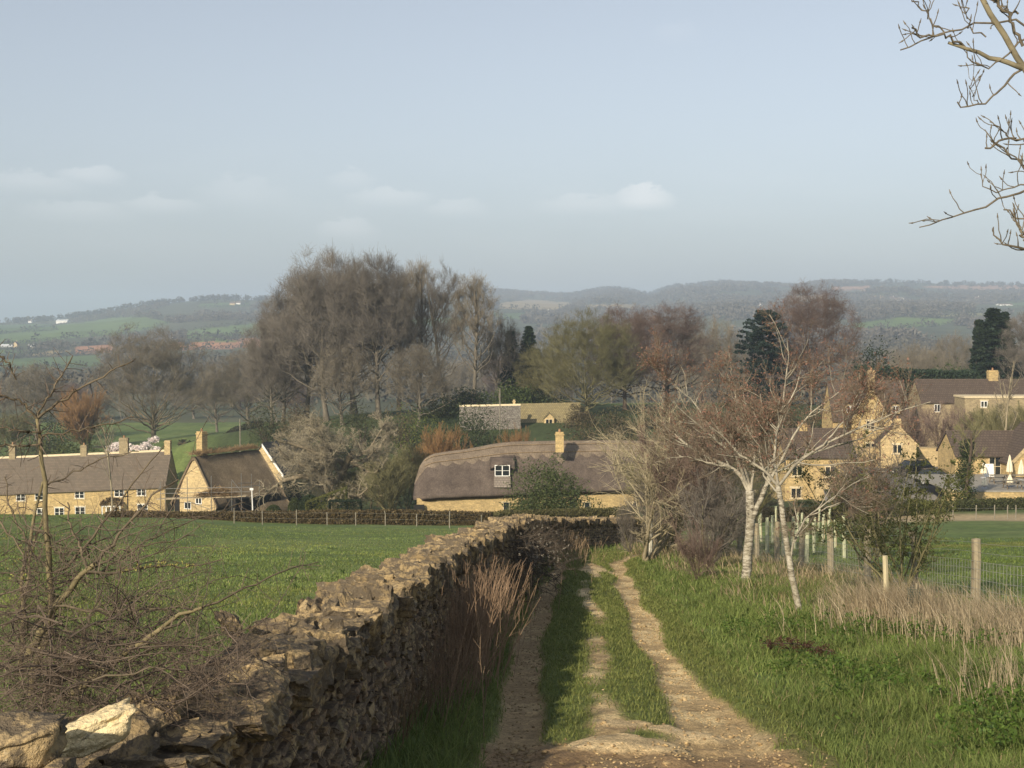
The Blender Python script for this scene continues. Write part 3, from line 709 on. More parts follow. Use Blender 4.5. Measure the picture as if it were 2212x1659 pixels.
# craggy surface
f = fbm(V[:, 0]*9+V[:, 2]*7, V[:, 1]*9+V[:, 2]*5, 3, 60)-.5; V[:, 2] += f*.05+(fbm(V[:, 0]*30+V[:, 2]*20, V[:, 1]*30, 3, 62)-.5)*.022; V[:, 0] += (fbm(V[:, 1]*14, V[:, 2]*14, 3, 61)-.5)*.05
cc_ = rng.uniform(.7, 1.25, (len(C), 1))*np.ones(3); col = np.vstack([np.repeat(cc_[nr_], len(stone_tmpl(11)[0]), axis=0), np.repeat(cc_[~nr_], len(stone_tmpl(6)[0]), axis=0)])
link(npmesh('coping', V, Q, None, COPEM, False, col), 'coping', wall)

def loose(px, py, d, L, W, Hh, label, mat, rot, seed):
    r = np.random.default_rng(seed); p = P(px, py, d)
    V, Q = stones(r, np.zeros((1, 3)), np.array([[math.cos(rot), math.sin(rot)]]), np.array([[L, W, Hh]]), .38, .11, 12, .1, None, True)
    V += (fbm(V[:, 0]*22, V[:, 1]*22+V[:, 2]*17, 3, seed)-.5)[:, None]*.03
    o = link(npmesh('loose_stone', V, Q, None, mat, True, np.ones((len(V), 3))), 'loose_stone', None, p)
    tag(o, label, 'stone')
FRESH = stonemat('fresh_stone', (.72, .57, .32), (.86, .72, .44), (.34, .28, .18), (.85, .8, .68), 2.2)
loose(203, 1580, 5.75, .27, .2, .12, 'freshly broken pale yellow stone lying on the near end of the wall', FRESH, .25, 5)
loose(497, 1349, 9.0, .13, .12, .13, 'single pale knob of stone sticking up on the wall by the brambles', COPEM, .3, 6)
loose(20, 1625, 5.3, .36, .3, .22, 'ochre lichen-covered block at the nearest end of the wall', COPEM, .1, 7)

# ================================================================ thorn bush over the wall
def pxpath(pts, d0, d1=None):
    d1 = d0 if d1 is None else d1; n = len(pts); return np.array([P(a, b, d0+(d1-d0)*i/(n-1)) for i, (a, b) in enumerate(pts)])
def resamp(p, n):
    s = np.concatenate([[0], np.cumsum(np.linalg.norm(np.diff(p, axis=0), axis=1))]); t = np.linspace(0, s[-1], n)
    return np.stack([np.interp(t, s, p[:, k]) for k in range(3)], -1)
def limb(pts, d0, d1, r0, r1, n=14, jit=.006, seed=0):
    r = np.random.default_rng(seed+len(pts)); p = resamp(pxpath(pts, d0, d1), n); p[1:-1] += r.normal(size=(n-2, 3))*jit
    return p[None], (r0+(r1-r0)*np.linspace(0, 1, n))[None]
rng = np.random.default_rng(55)
main = [limb([(70, 1500), (77, 1434), (106, 1361), (115, 1310), (109, 1237), (102, 1135), (96, 1054), (91, 989), (86, 938), (80, 905)], 7.6, 7.6, 0.0231, 0.0090),
        limb([(46, 1460), (48, 1401), (51, 1222), (77, 1113), (93, 1040)], 7.9, 7.9, 0.0150, 0.0067), limb([(50, 1340), (57, 1259), (70, 1180), (92, 1120)], 8.0, 8.0, 0.0109, 0.0053),
        limb([(60, 1420), (120, 1310), (157, 1262), (190, 1230), (204, 1219)], 7.3, 7.2, 0.0225, 0.0115),
        limb([(150, 1500), (212, 1459), (281, 1403), (353, 1359), (384, 1330), (437, 1312)], 6.9, 6.75, 0.0190, 0.0070)]
sec = [limb([(80, 905), (50, 870), (0, 851), (-30, 840)], 7.6, 7.5, 0.0075, 0.0037), limb([(80, 905), (87, 885), (117, 836), (157, 768)], 7.6, 7.7, 0.0068, 0.0030), limb([(82, 903), (117, 876), (178, 835), (245, 798), (288, 780)], 7.6, 7.8, 0.0075, 0.0030),
       limb([(88, 935), (40, 928), (-20, 926)], 7.6, 7.5, 0.0054, 0.0037), limb([(90, 943), (173, 928), (230, 915), (290, 900)], 7.6, 7.8, 0.0061, 0.0030), limb([(90, 960), (40, 962), (-20, 968)], 7.6, 7.5, 0.0054, 0.0045),
       limb([(35, 821), (27, 801), (10, 775), (-10, 750)], 7.4, 7.4, 0.0041, 0.0045), limb([(190, 1230), (204, 1219), (248, 1167), (328, 1069), (386, 1036)], 7.2, 7.5, 0.0102, 0.0037), limb([(117, 1237), (164, 1204), (226, 1124), (292, 1044), (328, 993), (355, 963)], 7.5, 7.9, 0.0082, 0.0030),
       limb([(190, 1235), (237, 1237), (277, 1233), (321, 1222), (354, 1219), (419, 1222), (481, 1208)], 7.1, 7.4, 0.0075, 0.0030), limb([(353, 1359), (437, 1312), (516, 1278), (600, 1240), (644, 1225), (687, 1214)], 6.7, 7.4, 0.0068, 0.0023),
       limb([(-20, 1100), (40, 1180), (60, 1240), (140, 1300)], 7.6, 7.4, 0.0054, 0.0037), limb([(190, 1232), (176, 1190), (150, 1130), (146, 1085)], 7.3, 7.4, 0.0082, 0.0037), limb([(200, 1235), (260, 1190), (350, 1170), (420, 1155)], 7.2, 7.5, 0.0054, 0.0023),
       limb([(215, 1240), (330, 1160), (450, 1110), (530, 1085)], 7.3, 7.9, 0.0048, 0.0023), limb([(145, 1437), (248, 1435), (330, 1400), (480, 1370)], 6.6, 6.8, 0.0054, 0.0030), limb([(200, 1470), (350, 1440), (480, 1470), (560, 1530)], 6.3, 6.5, 0.0048, 0.0023),
       limb([(96, 1054), (160, 1020), (230, 985), (300, 975)], 7.6, 7.8, 0.0048, 0.0023), limb([(109, 1237), (60, 1180), (20, 1090), (10, 1030)], 7.6, 7.7, 0.0061, 0.0030), limb([(100, 1150), (130, 1180), (150, 1260)], 7.6, 7.6, 0.0041, 0.0030),
       limb([(300, 1395), (420, 1385), (520, 1360), (560, 1340)], 6.6, 6.9, 0.0041, 0.0023), limb([(120, 1310), (220, 1320), (330, 1315), (430, 1300)], 7.2, 7.2, 0.0075, 0.0030)]
G = [(a, b, 8) for a, b in main]; S2 = [(a, b, 6) for a, b in sec]
allp = np.concatenate([resamp(g[0][0], 14)[None] for g in G+S2]); allr = np.concatenate([np.interp(np.linspace(0, 1, 14), np.linspace(0, 1, g[1].shape[1]), g[1][0])[None] for g in G+S2])
# short stiff spurs and thorns on everything
a, d, pr, t = kids(rng, allp, allr, 26, .02, 1, 78, 18); ln = rng.uniform(.03, .12, len(a)); sp = grow(rng, a, d, ln, np.minimum(pr*.5, .0035), np.full(len(a), .0012), 3, .12, .02)
# tangled twigs
tp = [(sp[0], sp[1], 3)]
def tangle(n, x0, x1, y0, y1, d0, d1, L0, L1, r, per, seed, flat=.25):
    r_ = np.random.default_rng(seed); px = r_.uniform(x0, x1, n); py = y0+(y1-y0)*r_.uniform(0, 1, n)**.7; d = r_.uniform(d0, d1, n)
    st = np.array([P(a, b, c) for a, b, c in zip(px, py, d)]); di = r_.normal(size=(n, 3))*np.array([1, .8, flat])+np.array([.25, 0, .05])
    p, q = grow(r_, st, di, r_.uniform(L0, L1, n), np.full(n, r)*r_.uniform(.6, 1.4, n), np.full(n, r*.35), 11, .24, -.02)
    a, b, c, t = kids(r_, p, q, per, .05, 1, 62, 22); k = grow(r_, a, b, r_.uniform(.05, .34, len(a)), c*.55, c*.18, 5, .2, .02)
    a, b, c, t = kids(r_, k[0], k[1], 4, .1, 1, 70, 18); k2 = grow(r_, a, b, r_.uniform(.02, .09, len(a)), c*.6, c*.25, 3, .15, 0)
    return [(p, q, 4), (k[0], k[1], 3), (k2[0], k2[1], 3)]
tw = tangle(140, -60, 330, 1290, 1560, 6.4, 8.2, .35, .95, .0044, 12, 1)+tangle(70, 60, 480, 1350, 1560, 6.3, 7.3, .35, .9, .0038, 12, 2)+tangle(46, -40, 330, 1120, 1320, 7.2, 8.0, .35, .8, .0036, 11, 3)
THB = plain('thorn_bark', (.185, .155, .085), .85, 0, .35, 14, .3); THT = plain('thorn_twig', (.12, .092, .070), .8, 0, .45, 5)
hb = empty('thorn_bush', P(80, 1500, 7.6), 'spiny bare hawthorn with tall stems leaning over the near wall', 'bush')
def child_at(me, name, par):
    o = link(me, name, par); o.location = (-par.location[0], -par.location[1], -par.location[2]); return o
V, Q = tubes(G); child_at(npmesh('stem', V, Q, None, THB, True), 'stem', hb)
V, Q = tubes(S2); child_at(npmesh('branch', V, Q, None, plain('thorn_branch', (.13, .105, .07), .85, 0, .4, 9), True), 'branch', hb)
V, Q = tubes(tp); child_at(npmesh('thorny_crown', V, Q, None, THT, False), 'thorny_crown', hb)
LICH = attrmat('lichen', .9, .15, 9)
r_ = np.random.default_rng(8); lc = np.concatenate([resamp(pxpath([(250, 1234), (321, 1222), (354, 1219), (419, 1222)], 7.15, 7.35), 46), np.array([P(a, b, 7.6) for a, b in zip(r_.uniform(0, 130, 40), r_.uniform(1150, 1290, 40))])])
V, Q, idx = leaves(r_, lc+r_.normal(size=lc.shape)*.006, np.full(len(lc), .008), 4, .006, 1, .5)
child_at(npmesh('lichen', V, Q, None, LICH, False, leafcol(r_, idx, ((.22, .21, .05), (.34, .31, .10)))), 'lichen', hb)['kind'] = 'stuff'
br = empty('bramble', P(250, 1480, 6.9), 'dense tangle of bare brown bramble stems sprawling over the wall top', 'bush')
V, Q = tubes(tw); child_at(npmesh('stems', V, Q, None, THT, False), 'stems', br)

# ================================================================ branches reaching in from the tree at the upper right
OB = plain('overhang_bark', (.135, .115, .085), .9, 0, .5, 12, .3); OL = plain('overhang_lichen', (.20, .175, .115), .9, 0, .4, 9, .3)
dd = 7.0
ob = [limb([(2330, 560), (2290, 300), (2240, 190), (2160, 60), (2090, -60)], dd, dd, 0.0211, 0.0126), limb([(2330, 200), (2212, 143), (2150, 125), (2085, 103), (2048, 92)], dd, dd, 0.0186, 0.0070)]
fine = [limb([(2240, 60), (2200, 45), (2120, 48), (2030, 76), (1985, 92), (1945, 108)], dd, dd, 0.0056, 0.0035), limb([(2085, 103), (2050, 78), (1985, 75), (1970, 60)], dd, 6.9, .006, .004), limb([(2040, 70), (2010, 45), (1975, 0), (1960, -30)], dd, dd, 0.0037, 0.0035),
        limb([(2260, 60), (2210, 85), (2160, 130), (2140, 142), (2115, 140), (2094, 124), (2088, 105)], dd, dd, 0.0062, 0.0028), limb([(2250, 120), (2212, 145), (2175, 175), (2150, 205), (2115, 225), (2072, 230), (2068, 220)], dd, dd, 0.0068, 0.0035),
        limb([(2115, 225), (2100, 205), (2098, 185), (2102, 165)], dd, dd, 0.0025, 0.0014), limb([(2280, 330), (2212, 305), (2190, 298), (2160, 305), (2145, 318), (2128, 320)], dd, dd, 0.0068, 0.0049), limb([(2212, 305), (2180, 295), (2138, 263)], dd, dd, 0.0043, 0.0028),
        limb([(2290, 440), (2230, 375), (2190, 335), (2145, 303), (2127, 280)], dd, dd, 0.0050, 0.0028), limb([(2290, 420), (2215, 360), (2180, 330), (2155, 315)], dd, 7.05, .007, .004), limb([(2280, 390), (2212, 398), (2150, 412), (2127, 405), (2118, 375)], dd, dd, 0.0050, 0.0021),
        limb([(2300, 390), (2212, 410), (2160, 430), (2120, 450), (2060, 470), (1986, 491)], dd, dd, 0.0074, 0.0028), limb([(2300, 520), (2212, 475), (2190, 460), (2168, 453)], dd, dd, 0.0074, 0.0035), limb([(2330, 560), (2260, 540), (2200, 535), (2165, 528), (2148, 508), (2146, 490)], dd, dd, 0.0112, 0.0028),
        limb([(2212, 520), (2205, 495), (2185, 470)], dd, dd, 0.0074, 0.0035), limb([(2210, 100), (2180, 40), (2150, 0), (2120, -40)], dd, dd, 0.0074, 0.0084), limb([(2200, 30), (2170, 22), (2150, 0), (2148, -20)], dd, dd, 0.0050, 0.0042), limb([(2130, 80), (2090, 60), (2088, 20), (2092, -20)], dd, dd, 0.0037, 0.0035)]
rng = np.random.default_rng(66)
A = np.concatenate([resamp(g[0][0], 14)[None] for g in fine]); B = np.concatenate([np.interp(np.linspace(0, 1, 14), np.linspace(0, 1, g[1].shape[1]), g[1][0])[None] for g in fine])
a, d, pr, t = kids(rng, A, B, 7, .25, 1.0, 55, 20); d = unit(d+np.array([0, 0, .6])); k1 = grow(rng, a, d, rng.uniform(.03, .13, len(a)), np.minimum(pr*.6, .005), np.full(len(a), .002), 5, .2, .12)
bu = k1[0][:, -1]; bl = grow(rng, bu, k1[0][:, -1]-k1[0][:, -2], np.full(len(bu), .022), np.full(len(bu), .0045), np.full(len(bu), .001), 3, .05, .1)
tr = limb([(2760, 1700), (2720, 1300), (2640, 950), (2500, 720), (2330, 560)], 6.9, 7.0, .17, .05); tr2 = limb([(2640, 950), (2500, 500), (2330, 200), (2200, -60)], 6.9, 7.0, .10, .03)
ot = empty('overhanging_tree', P(2760, 1700, 6.9), 'bare tree whose budding branches hang into the sky from beyond the right edge', 'tree')
V, Q = tubes([(tr[0], tr[1], 10), (tr2[0], tr2[1], 9)]); child_at(npmesh('trunk', V, Q, None, OB, True), 'trunk', ot)
V, Q = tubes([(x, y, 8) for x, y in ob]); child_at(npmesh('limbs', V, Q, None, OL, True), 'limbs', ot)
V, Q = tubes([(x, y, 6) for x, y in fine]); child_at(npmesh('branches', V, Q, None, OB, True), 'branches', ot)
V, Q = tubes([(k1[0], k1[1], 4), (bl[0], bl[1], 5)]); child_at(npmesh('budding_crown', V, Q, None, OB, True), 'budding_crown', ot)

# ================================================================ white-barked trees right of the track
def birchmat():
    m, nt, b = _nt('white_bark')
    n = noise(nt, 7, 6, stretch=(1, 1, 3.4), rough=.72, dist=.6); n2 = noise(nt, 2.0, 3)
    c = ramp(nt, n, [(.36, (.06, .05, .04)), (.46, (.22, .195, .145)), (.56, (.44, .405, .325)), (.75, (.58, .545, .465))])
    c = mix(nt, ramp(nt, n2, [(.45, (0, 0, 0)), (.75, (.5, .5, .5))]), c, (.22, .19, .12))
    nt.links.new(c, b.inputs['Base Color']); b.inputs['Roughness'].default_value = .8; bump(nt, b, n, .5, .02); return m
BIRCH = birchmat(); BTW = plain('white_twig', (.33, .30, .235), .85, 0, .5, 3); BUD = attrmat('red_bud', .7, .15, 8)
def white_tree(trunk, arms, lv, label, seed, d, bud=.5, n1=9, L1=.5, spread=40):
    rng = np.random.default_rng(seed); G = [(x, y*.88, 10) for x, y in trunk]; Ar = [(x, y, 7) for x, y in arms]
    A = np.concatenate([resamp(g[0][0], 14)[None] for g in Ar]); B = np.concatenate([np.interp(np.linspace(0, 1, 14), np.linspace(0, 1, g[1].shape[1]), g[1][0])[None] for g in Ar])
    L = np.linalg.norm(np.diff(A, axis=1), axis=2).sum(1)
    a, dd, pr, t = kids(rng, A, B, n1, .12, 1, spread, 14); ln = np.repeat(L, n1)*L1*rng.uniform(.5, 1.15, len(a))*(1.1-.5*t)
    k1 = grow(rng, a, dd, ln, np.minimum(pr*.6, .02), np.full(len(a), .004), 8, .13, .05)
    a, dd, pr, t = kids(rng, k1[0], k1[1], 9, .12, 1, 44, 16); k2 = grow(rng, a, dd, np.repeat(ln, 9)*rng.uniform(.2, .55, len(a)), np.minimum(pr*.6, .009), np.full(len(a), .0028), 6, .15, .05)
    a, dd, pr, t = kids(rng, k2[0], k2[1], 7, .1, 1, 45, 16); k3 = grow(rng, a, dd, rng.uniform(.06, .28, len(a)), np.minimum(pr*.7, .0045), np.full(len(a), .002), 4, .16, .06)
    o = empty('white_barked_tree', G[0][0][0][0], label, 'tree')
    V, Q = tubes(G); child_at(npmesh('trunk', V, Q, None, BIRCH, True), 'trunk', o)
    V, Q = tubes(Ar+[(k1[0], k1[1], 5)]); child_at(npmesh('limbs', V, Q, None, BTW, True), 'limbs', o)
    V, Q = tubes([(k2[0], k2[1], 4), (k3[0], k3[1], 3)]); child_at(npmesh('twigs', V, Q, None, plain('white_tree_twig', (.16, .125, .09), .85, 0, .4, 2), False), 'twigs', o)
    tip = np.concatenate([k3[0][:, -1], k2[0][:, -1]]); tip = tip[rng.random(len(tip)) < bud]
    tip = tip[rng.random(len(tip)) < np.clip(.25+(tip[:, 2]-np.percentile(tip[:, 2], 20))*.4, .1, 1)]
    V, Q, idx = leaves(rng, tip, np.full(len(tip), .03), 4, .016, 1, .5); child_at(npmesh('buds', V, Q, None, BUD, False, leafcol(rng, idx, ((.16, .075, .055), (.24, .14, .10)))), 'buds', o)
    return o
d1 = 31.0
white_tree([limb([(1607, 1300), (1612, 1240), (1618, 1170), (1622, 1110), (1620, 1060)], d1, d1, 0.1148, 0.1062), limb([(1622, 1130), (1640, 1085), (1655, 1050), (1668, 1010)], d1, d1-.3, 0.0723, 0.0510)],
           [limb([(1620, 1065), (1600, 1025), (1570, 1005), (1520, 985), (1470, 950), (1430, 915)], d1, d1+.5, 0.0595, 0.0120), limb([(1620, 1060), (1600, 990), (1595, 930), (1590, 860), (1585, 830), (1578, 800)], d1, d1+.3, 0.0638, 0.0090),
            limb([(1615, 1050), (1590, 985), (1540, 945), (1500, 910), (1465, 880)], d1, d1-.6, 0.0372, 0.0090), limb([(1622, 1060), (1630, 1000), (1625, 930), (1612, 880), (1602, 830)], d1, d1-.4, 0.0310, 0.0072),
            limb([(1655, 1050), (1690, 990), (1720, 930), (1755, 890), (1790, 865), (1820, 840)], d1-.3, d1-.5, 0.0372, 0.0084), limb([(1668, 1010), (1680, 940), (1690, 880), (1698, 820), (1704, 770), (1700, 730)], d1-.3, d1+.2, 0.0310, 0.0060),
            limb([(1660, 1030), (1740, 985), (1810, 960), (1870, 945), (1930, 900)], d1-.3, d1+.4, 0.0310, 0.0072), limb([(1545, 940), (1500, 870), (1445, 820), (1405, 790)], d1, d1, 0.0217, 0.0060), limb([(1580, 1010), (1530, 1000), (1480, 985), (1440, 990)], d1, d1, 0.0186, 0.0060)], 0,
           'white-barked tree with the thicker mottled trunk and a wide budding crown', 21, d1, .6, 12, .46)
d2 = 23.3
white_tree([limb([(1738, 1362), (1722, 1300), (1706, 1220), (1698, 1160), (1688, 1090), (1680, 1045)], d2, d2, 0.0638, 0.0467)],
           [limb([(1680, 1048), (1655, 1020), (1628, 1000), (1600, 985), (1570, 950), (1535, 920)], d2, d2, 0.0279, 0.0072), limb([(1680, 1045), (1672, 990), (1678, 930), (1700, 880), (1718, 845), (1730, 800)], d2, d2+.2, 0.0248, 0.0054),
            limb([(1682, 1050), (1720, 1000), (1780, 960), (1830, 935), (1890, 910), (1950, 885), (2010, 868)], d2, d2-.4, 0.0260, 0.0048), limb([(1705, 1215), (1715, 1165), (1740, 1120), (1800, 1075), (1850, 1040), (1880, 1030)], d2, d2-.3, 0.0186, 0.0048),
            limb([(1740, 1120), (1800, 1090), (1860, 1075), (1890, 1060)], d2, d2+.3, 0.0112, 0.0036), limb([(1685, 1070), (1650, 1030), (1640, 960), (1650, 900), (1642, 850)], d2, d2+.3, 0.0186, 0.0042),
            limb([(1780, 960), (1830, 900), (1855, 865), (1872, 825)], d2-.2, d2, 0.0136, 0.0036)], 0,
           'slimmer leaning white-barked tree with one low branch bending right', 22, d2, .55, 11, .42, 40)
# smaller bare trees and brush further down the bank
def brush(px, base, d, top, wid, label, key, sp='shrub', rz=0, group=None):
    t, c = PR[key]; x = PX(px, d); z = Hs(x, d)-.1; hh = P(px, top, d)[2]-z; w = wid/F0*d/bbox[key][0]
    place(sp, [('trunk', t), ('crown', c)], (x, d, z), label, 'shrub' if sp == 'shrub' else 'tree', group, rz, (w, w, hh/bbox[key][1]))
def small_tree(seed, h, a, n0, th, tw, bk, rs=1.0, wob=.12, ang=38, trop=.07, lean=.3, dens=1):
    G, tip = tree_data(seed, h, a, h*.56, h*.46, th, .055*rs, [(11, .12, .98, ang, 12, .66, .022*rs, 8, wob, trop, 5), (int(11*dens), .12, 1, 38, 14, .52, .0095*rs, 6, wob, .05, 4), (int(10*dens), .1, 1, 42, 15, .55, .0052*rs, 4, wob, .04, 3)], n0, lean, .06)
    return tree_meshes('small_tree', G, 1, BK[bk], TW[tw]), tip[0][:, -1]
for key, args in {'sm_pale': (101, 6, 2.9, 4, 3.2, 'pale', 'pale', 1.0), 'sm_olive': (102, 5, 2.6, 6, 3, 'olive', 'olive', .9), 'sm_red': (103, 4.5, 2.0, 5, 2.8, 'red', 'brown', .8), 'sm_brown': (104, 3, 1.4, 5, 1.7, 'brown', 'olive', .7)}.items():
    PR[key], _t = small_tree(*args); bbox[key] = _bb(PR[key])
brush(1395, 0, 46, 838, 420, 'pale-limbed bare shrub fanning out in front of the thatched roof', 'sm_pale', 'shrub', .4)
brush(1490, 0, 44, 830, 230, 'tall budding bare tree left of the thicker white trunk', 'sm_red', 'bare_tree', 1.0)
brush(1455, 0, 52, 905, 260, 'greenish twiggy thicket at the end of the track', 'sm_olive', 'shrub', 2.0)
brush(1560, 0, 56, 930, 220, 'olive thicket between the track end and the thicker white trunk', 'sm_olive', 'shrub', 3.1)
brush(1530, 0, 38, 1010, 170, 'brown brush on the bank left of the thicker white trunk', 'sm_brown', 'shrub', .2)
brush(1440, 0, 50, 1010, 150, 'low brown brush by the mossy post at the track end', 'sm_brown', 'shrub', 1.2)
brush(1600, 0, 62, 1000, 170, 'dull brush behind the thicker white trunk', 'sm_brown', 'shrub', 4.0)
brush(1365, 0, 51, 1070, 55, 'thin crooked sapling at the very end of the wall', 'sm_brown', 'sapling', 2.2)
brush(1515, 0, 33, 1130, 110, 'small dark-branched sapling in the dead grass on the bank', 'sm_red', 'sapling', 5)

brush(1905, 0, 50, 930, 190, 'thin bare shrub with brown buds before the gabled cottages', 'sm_brown', 'shrub', 2.7)
# leafing hawthorn on the fence
def leafy(px, d, base, top, wid, label, seed, cols, nst=13, leafn=2600, size=.03):
    rng = np.random.default_rng(seed); x = PX(px, d); z = Hs(x, d); h = P(px, top, d)[2]-z; w = wid/F0*d/2
    st = rng.normal(size=(nst, 3))*np.array([.12, .12, 0]); di = np.concatenate([rng.normal(size=(nst, 2))*.55*w/h*1.6, np.ones((nst, 1))], 1)
    p, q = grow(rng, st, di, np.full(nst, h*1.38)*rng.uniform(.7, 1.08, nst), np.full(nst, .02), np.full(nst, .005), 9, .09, .01)
    a, d_, pr, t = kids(rng, p, q, 9, .25, 1, 45, 16); k1 = grow(rng, a, d_, h*.32*rng.uniform(.4, 1, len(a)), pr*.5, pr*.2, 6, .16, .04)
    a, d_, pr, t = kids(rng, k1[0], k1[1], 4, .1, 1, 50, 16); k2 = grow(rng, a, d_, h*.1*rng.uniform(.4, 1.2, len(a)), pr*.5, pr*.2, 4, .16, .04)
    o = empty('leafing_shrub', (x, d, z-.05), label, 'shrub')
    V, Q = tubes([(p, q, 6), (k1[0], k1[1], 4), (k2[0], k2[1], 3)]); link(npmesh('stems', V, Q, None, BK['olive'], True), 'stems', o)
    c = np.concatenate([k2[0][:, k] for k in (1, 2, 3)]+[k1[0][:, -1]]); c = c[rng.choice(len(c), min(len(c), leafn), replace=False)]
    V, Q, idx = leaves(rng, c, np.full(len(c), .05), 5, size, 1, .4); link(npmesh('foliage', V, Q, None, LEAF, False, leafcol(rng, idx, cols)), 'foliage', o)
leafy(1955, 25.2, 1310, 1035, 330, 'young hawthorn coming into small green leaf across the wire fence', 31, ((.07, .085, .028), (.15, .155, .06)), 14, 2100, .025)
leafy(1870, 40, 1200, 1060, 150, 'small leafing shrub behind the wire fence, left of the green hawthorn', 32, ((.05, .065, .025), (.10, .10, .04)), 9, 700, .04)
# ================================================================ fence, stakes, tubes, grass
WOOD = plain('fence_wood', (.27, .23, .155), .9, 0, .45, 7, .4, (1, 1, .12)); WIRE = plain('wire', (.42, .42, .36), .5, .6, .1)
fence = empty('wire_fence', (7.1, 22.7, Hs(7.1, 22.7)), 'post and stock-netting fence between the bank and the right pasture', 'fence')
def fpost(x, y, h, r, par, name='post', seed=0, mat=WOOD):
    rr = np.random.default_rng(seed); z = Hs(x, y); n = 8
    p = np.array([[x, y, z-.4], [x, y, z+h*.4], [x+rr.normal()*.01, y, z+h*.75], [x+rr.normal()*.02, y+rr.normal()*.02, z+h]])
    G = tubes([(p[None], np.array([[r*1.02, r, r*.98, r*.96]]), n)]); V, Q = G; cap = len(V); V = np.vstack([V, p[-1]+np.array([0, 0, .015])]); base = cap-n
    T = np.array([(base+i, base+(i+1) % n, cap) for i in range(n)])
    o = link(npmesh(name, V, Q, T, mat, False), name, par)
    if par is not None: o.location = tuple(-c for c in par.location)
    return o
fy = [15.4, 19.05, 22.7, 26.35, 30.0, 33.7, 37.3, 41.0, 44.6, 48.3, 52.0, 55.6, 59.3]
fx = lambda y: 7.12+.012*(y-22)
for k, y in enumerate(fy): fpost(fx(y), y, 1.22+.05*math.sin(k*2.1), .075, fence, seed=k)
st = []; rd = []
for z in (.12, .27, .42, .57, .72, .84, .98, 1.12):
    y = np.linspace(14, 60, 60); x = fx(y)-.085; p = np.stack([x, y, H(x, y)+z+.012*np.sin(y*1.7)], -1); st.append(p); rd.append(np.full(60, .0035 if z < .9 else .003))
vt = []
for y in np.arange(14, 60, .155):
    x = fx(y)-.085; z = Hs(x, y); vt.append([(x, y, z+.02), (x, y, z+.3), (x, y, z+.6), (x, y, z+.84)])
V, Q = tubes([(np.array(st), np.array(rd), 4), (np.array(vt), np.full((len(vt), 4), .0028), 4)])
o = link(npmesh('netting', V, Q, None, WIRE, False), 'netting', fence); o.location = tuple(-c for c in fence.location)

# pale stake in the dead grass and the mesh guard beside it
x = PX(1922, 21); z = Hs(x, 21)
sk = empty('stake', (x, 21, z), 'pale bare stake leaning in the dead grass below the green hawthorn', 'stake')
m = MB(); m.bar((0, 0, -.3), (-.055, 0, .98), .042, 6, .038); m.build('shaft', plain('stake_wood', (.48, .42, .27), .85, 0, .3, 8, .3, (1, 1, .15)), sk)
x = PX(1978, 20.4); z = Hs(x, 20.4)
gd = empty('tree_guard', (x, 20.4, z), 'dark green mesh tube guarding a plant in the dead grass', 'tree guard')
m = MB()
for k in range(16):
    a = k*math.tau/16; m.bar((.09*math.cos(a), .09*math.sin(a), 0), (.09*math.cos(a), .09*math.sin(a), .55), .004, 4)
for z_ in np.arange(.02, .56, .035):
    for k in range(16):
        a = k*math.tau/16; b = (k+1)*math.tau/16; m.bar((.09*math.cos(a), .09*math.sin(a), z_), (.09*math.cos(b), .09*math.sin(b), z_), .003, 4)
m.build('mesh', plain('guard_mesh', (.05, .075, .06)), gd)
m = MB(); m.bar((.03, 0, -.2), (.03, 0, .62), .016, 6); m.build('cane', WOOD, gd)

# tree shelters in the planted strip: each a tube with its cane
TUBE = plain('shelter_plastic', (.44, .46, .31), .5, 0, .2, 3); CANE = plain('shelter_stake', (.40, .35, .22), .85)
m = MB(); n = 12
v = []; 
for z_ in (0, .35, .75, 1.18, 1.2):
    for k in range(n): a = k*math.tau/n; r_ = .052+.003*math.sin(3*a)+(.006 if z_ > 1.19 else 0); v.append((r_*math.cos(a), r_*math.sin(a), z_))
f = [(j*n+k, j*n+(k+1) % n, (j+1)*n+(k+1) % n, (j+1)*n+k) for j in range(4) for k in range(n)]
m.add(v, f); tube_me = m.build('tube', TUBE).data; bpy.data.objects.remove(bpy.data.objects['tube'])
m = MB(); m.box(.05, .078, -.014, .014, -.15, 1.08); m.box(-.06, .08, -.058, -.052, .3, .315); m.box(-.06, .08, -.058, -.052, .9, .915); stk_me = m.build('stake', CANE).data; bpy.data.objects.remove(bpy.data.objects['stake.001'])
rng = np.random.default_rng(9); k = 0; tubes_at = []
for row, X0 in enumerate((8.6, 10.6, 12.8, 15.2)):
    for y in np.arange(42+row*2.5, 82, 3.6):
        x = X0+rng.normal()*.25+(y-42)*.05; y2 = y+rng.normal()*.5
        if rng.random() < .86 and x/y2*F0+1106 < 1835: tubes_at.append((x, y2))
for i, (x, y) in enumerate(tubes_at):
    px = 1106+x/y*F0; side = 'behind the two white trunks' if px < 1740 else 'left of the leafing hawthorn'
    s = rng.uniform(.9, 1.25); lab = ('pale green plastic tree shelter tube in the planted strip '+side)
    o = place('tree_shelter', [('tube', tube_me), ('stake', stk_me)], (x, y, Hs(x, y)-.02), lab, 'tree shelter', 'tree shelters '+side, rng.uniform(0, 6.28), (1.15, 1.15, s))
    o.rotation_euler = (rng.normal()*.03, rng.normal()*.03, o.rotation_euler[2])

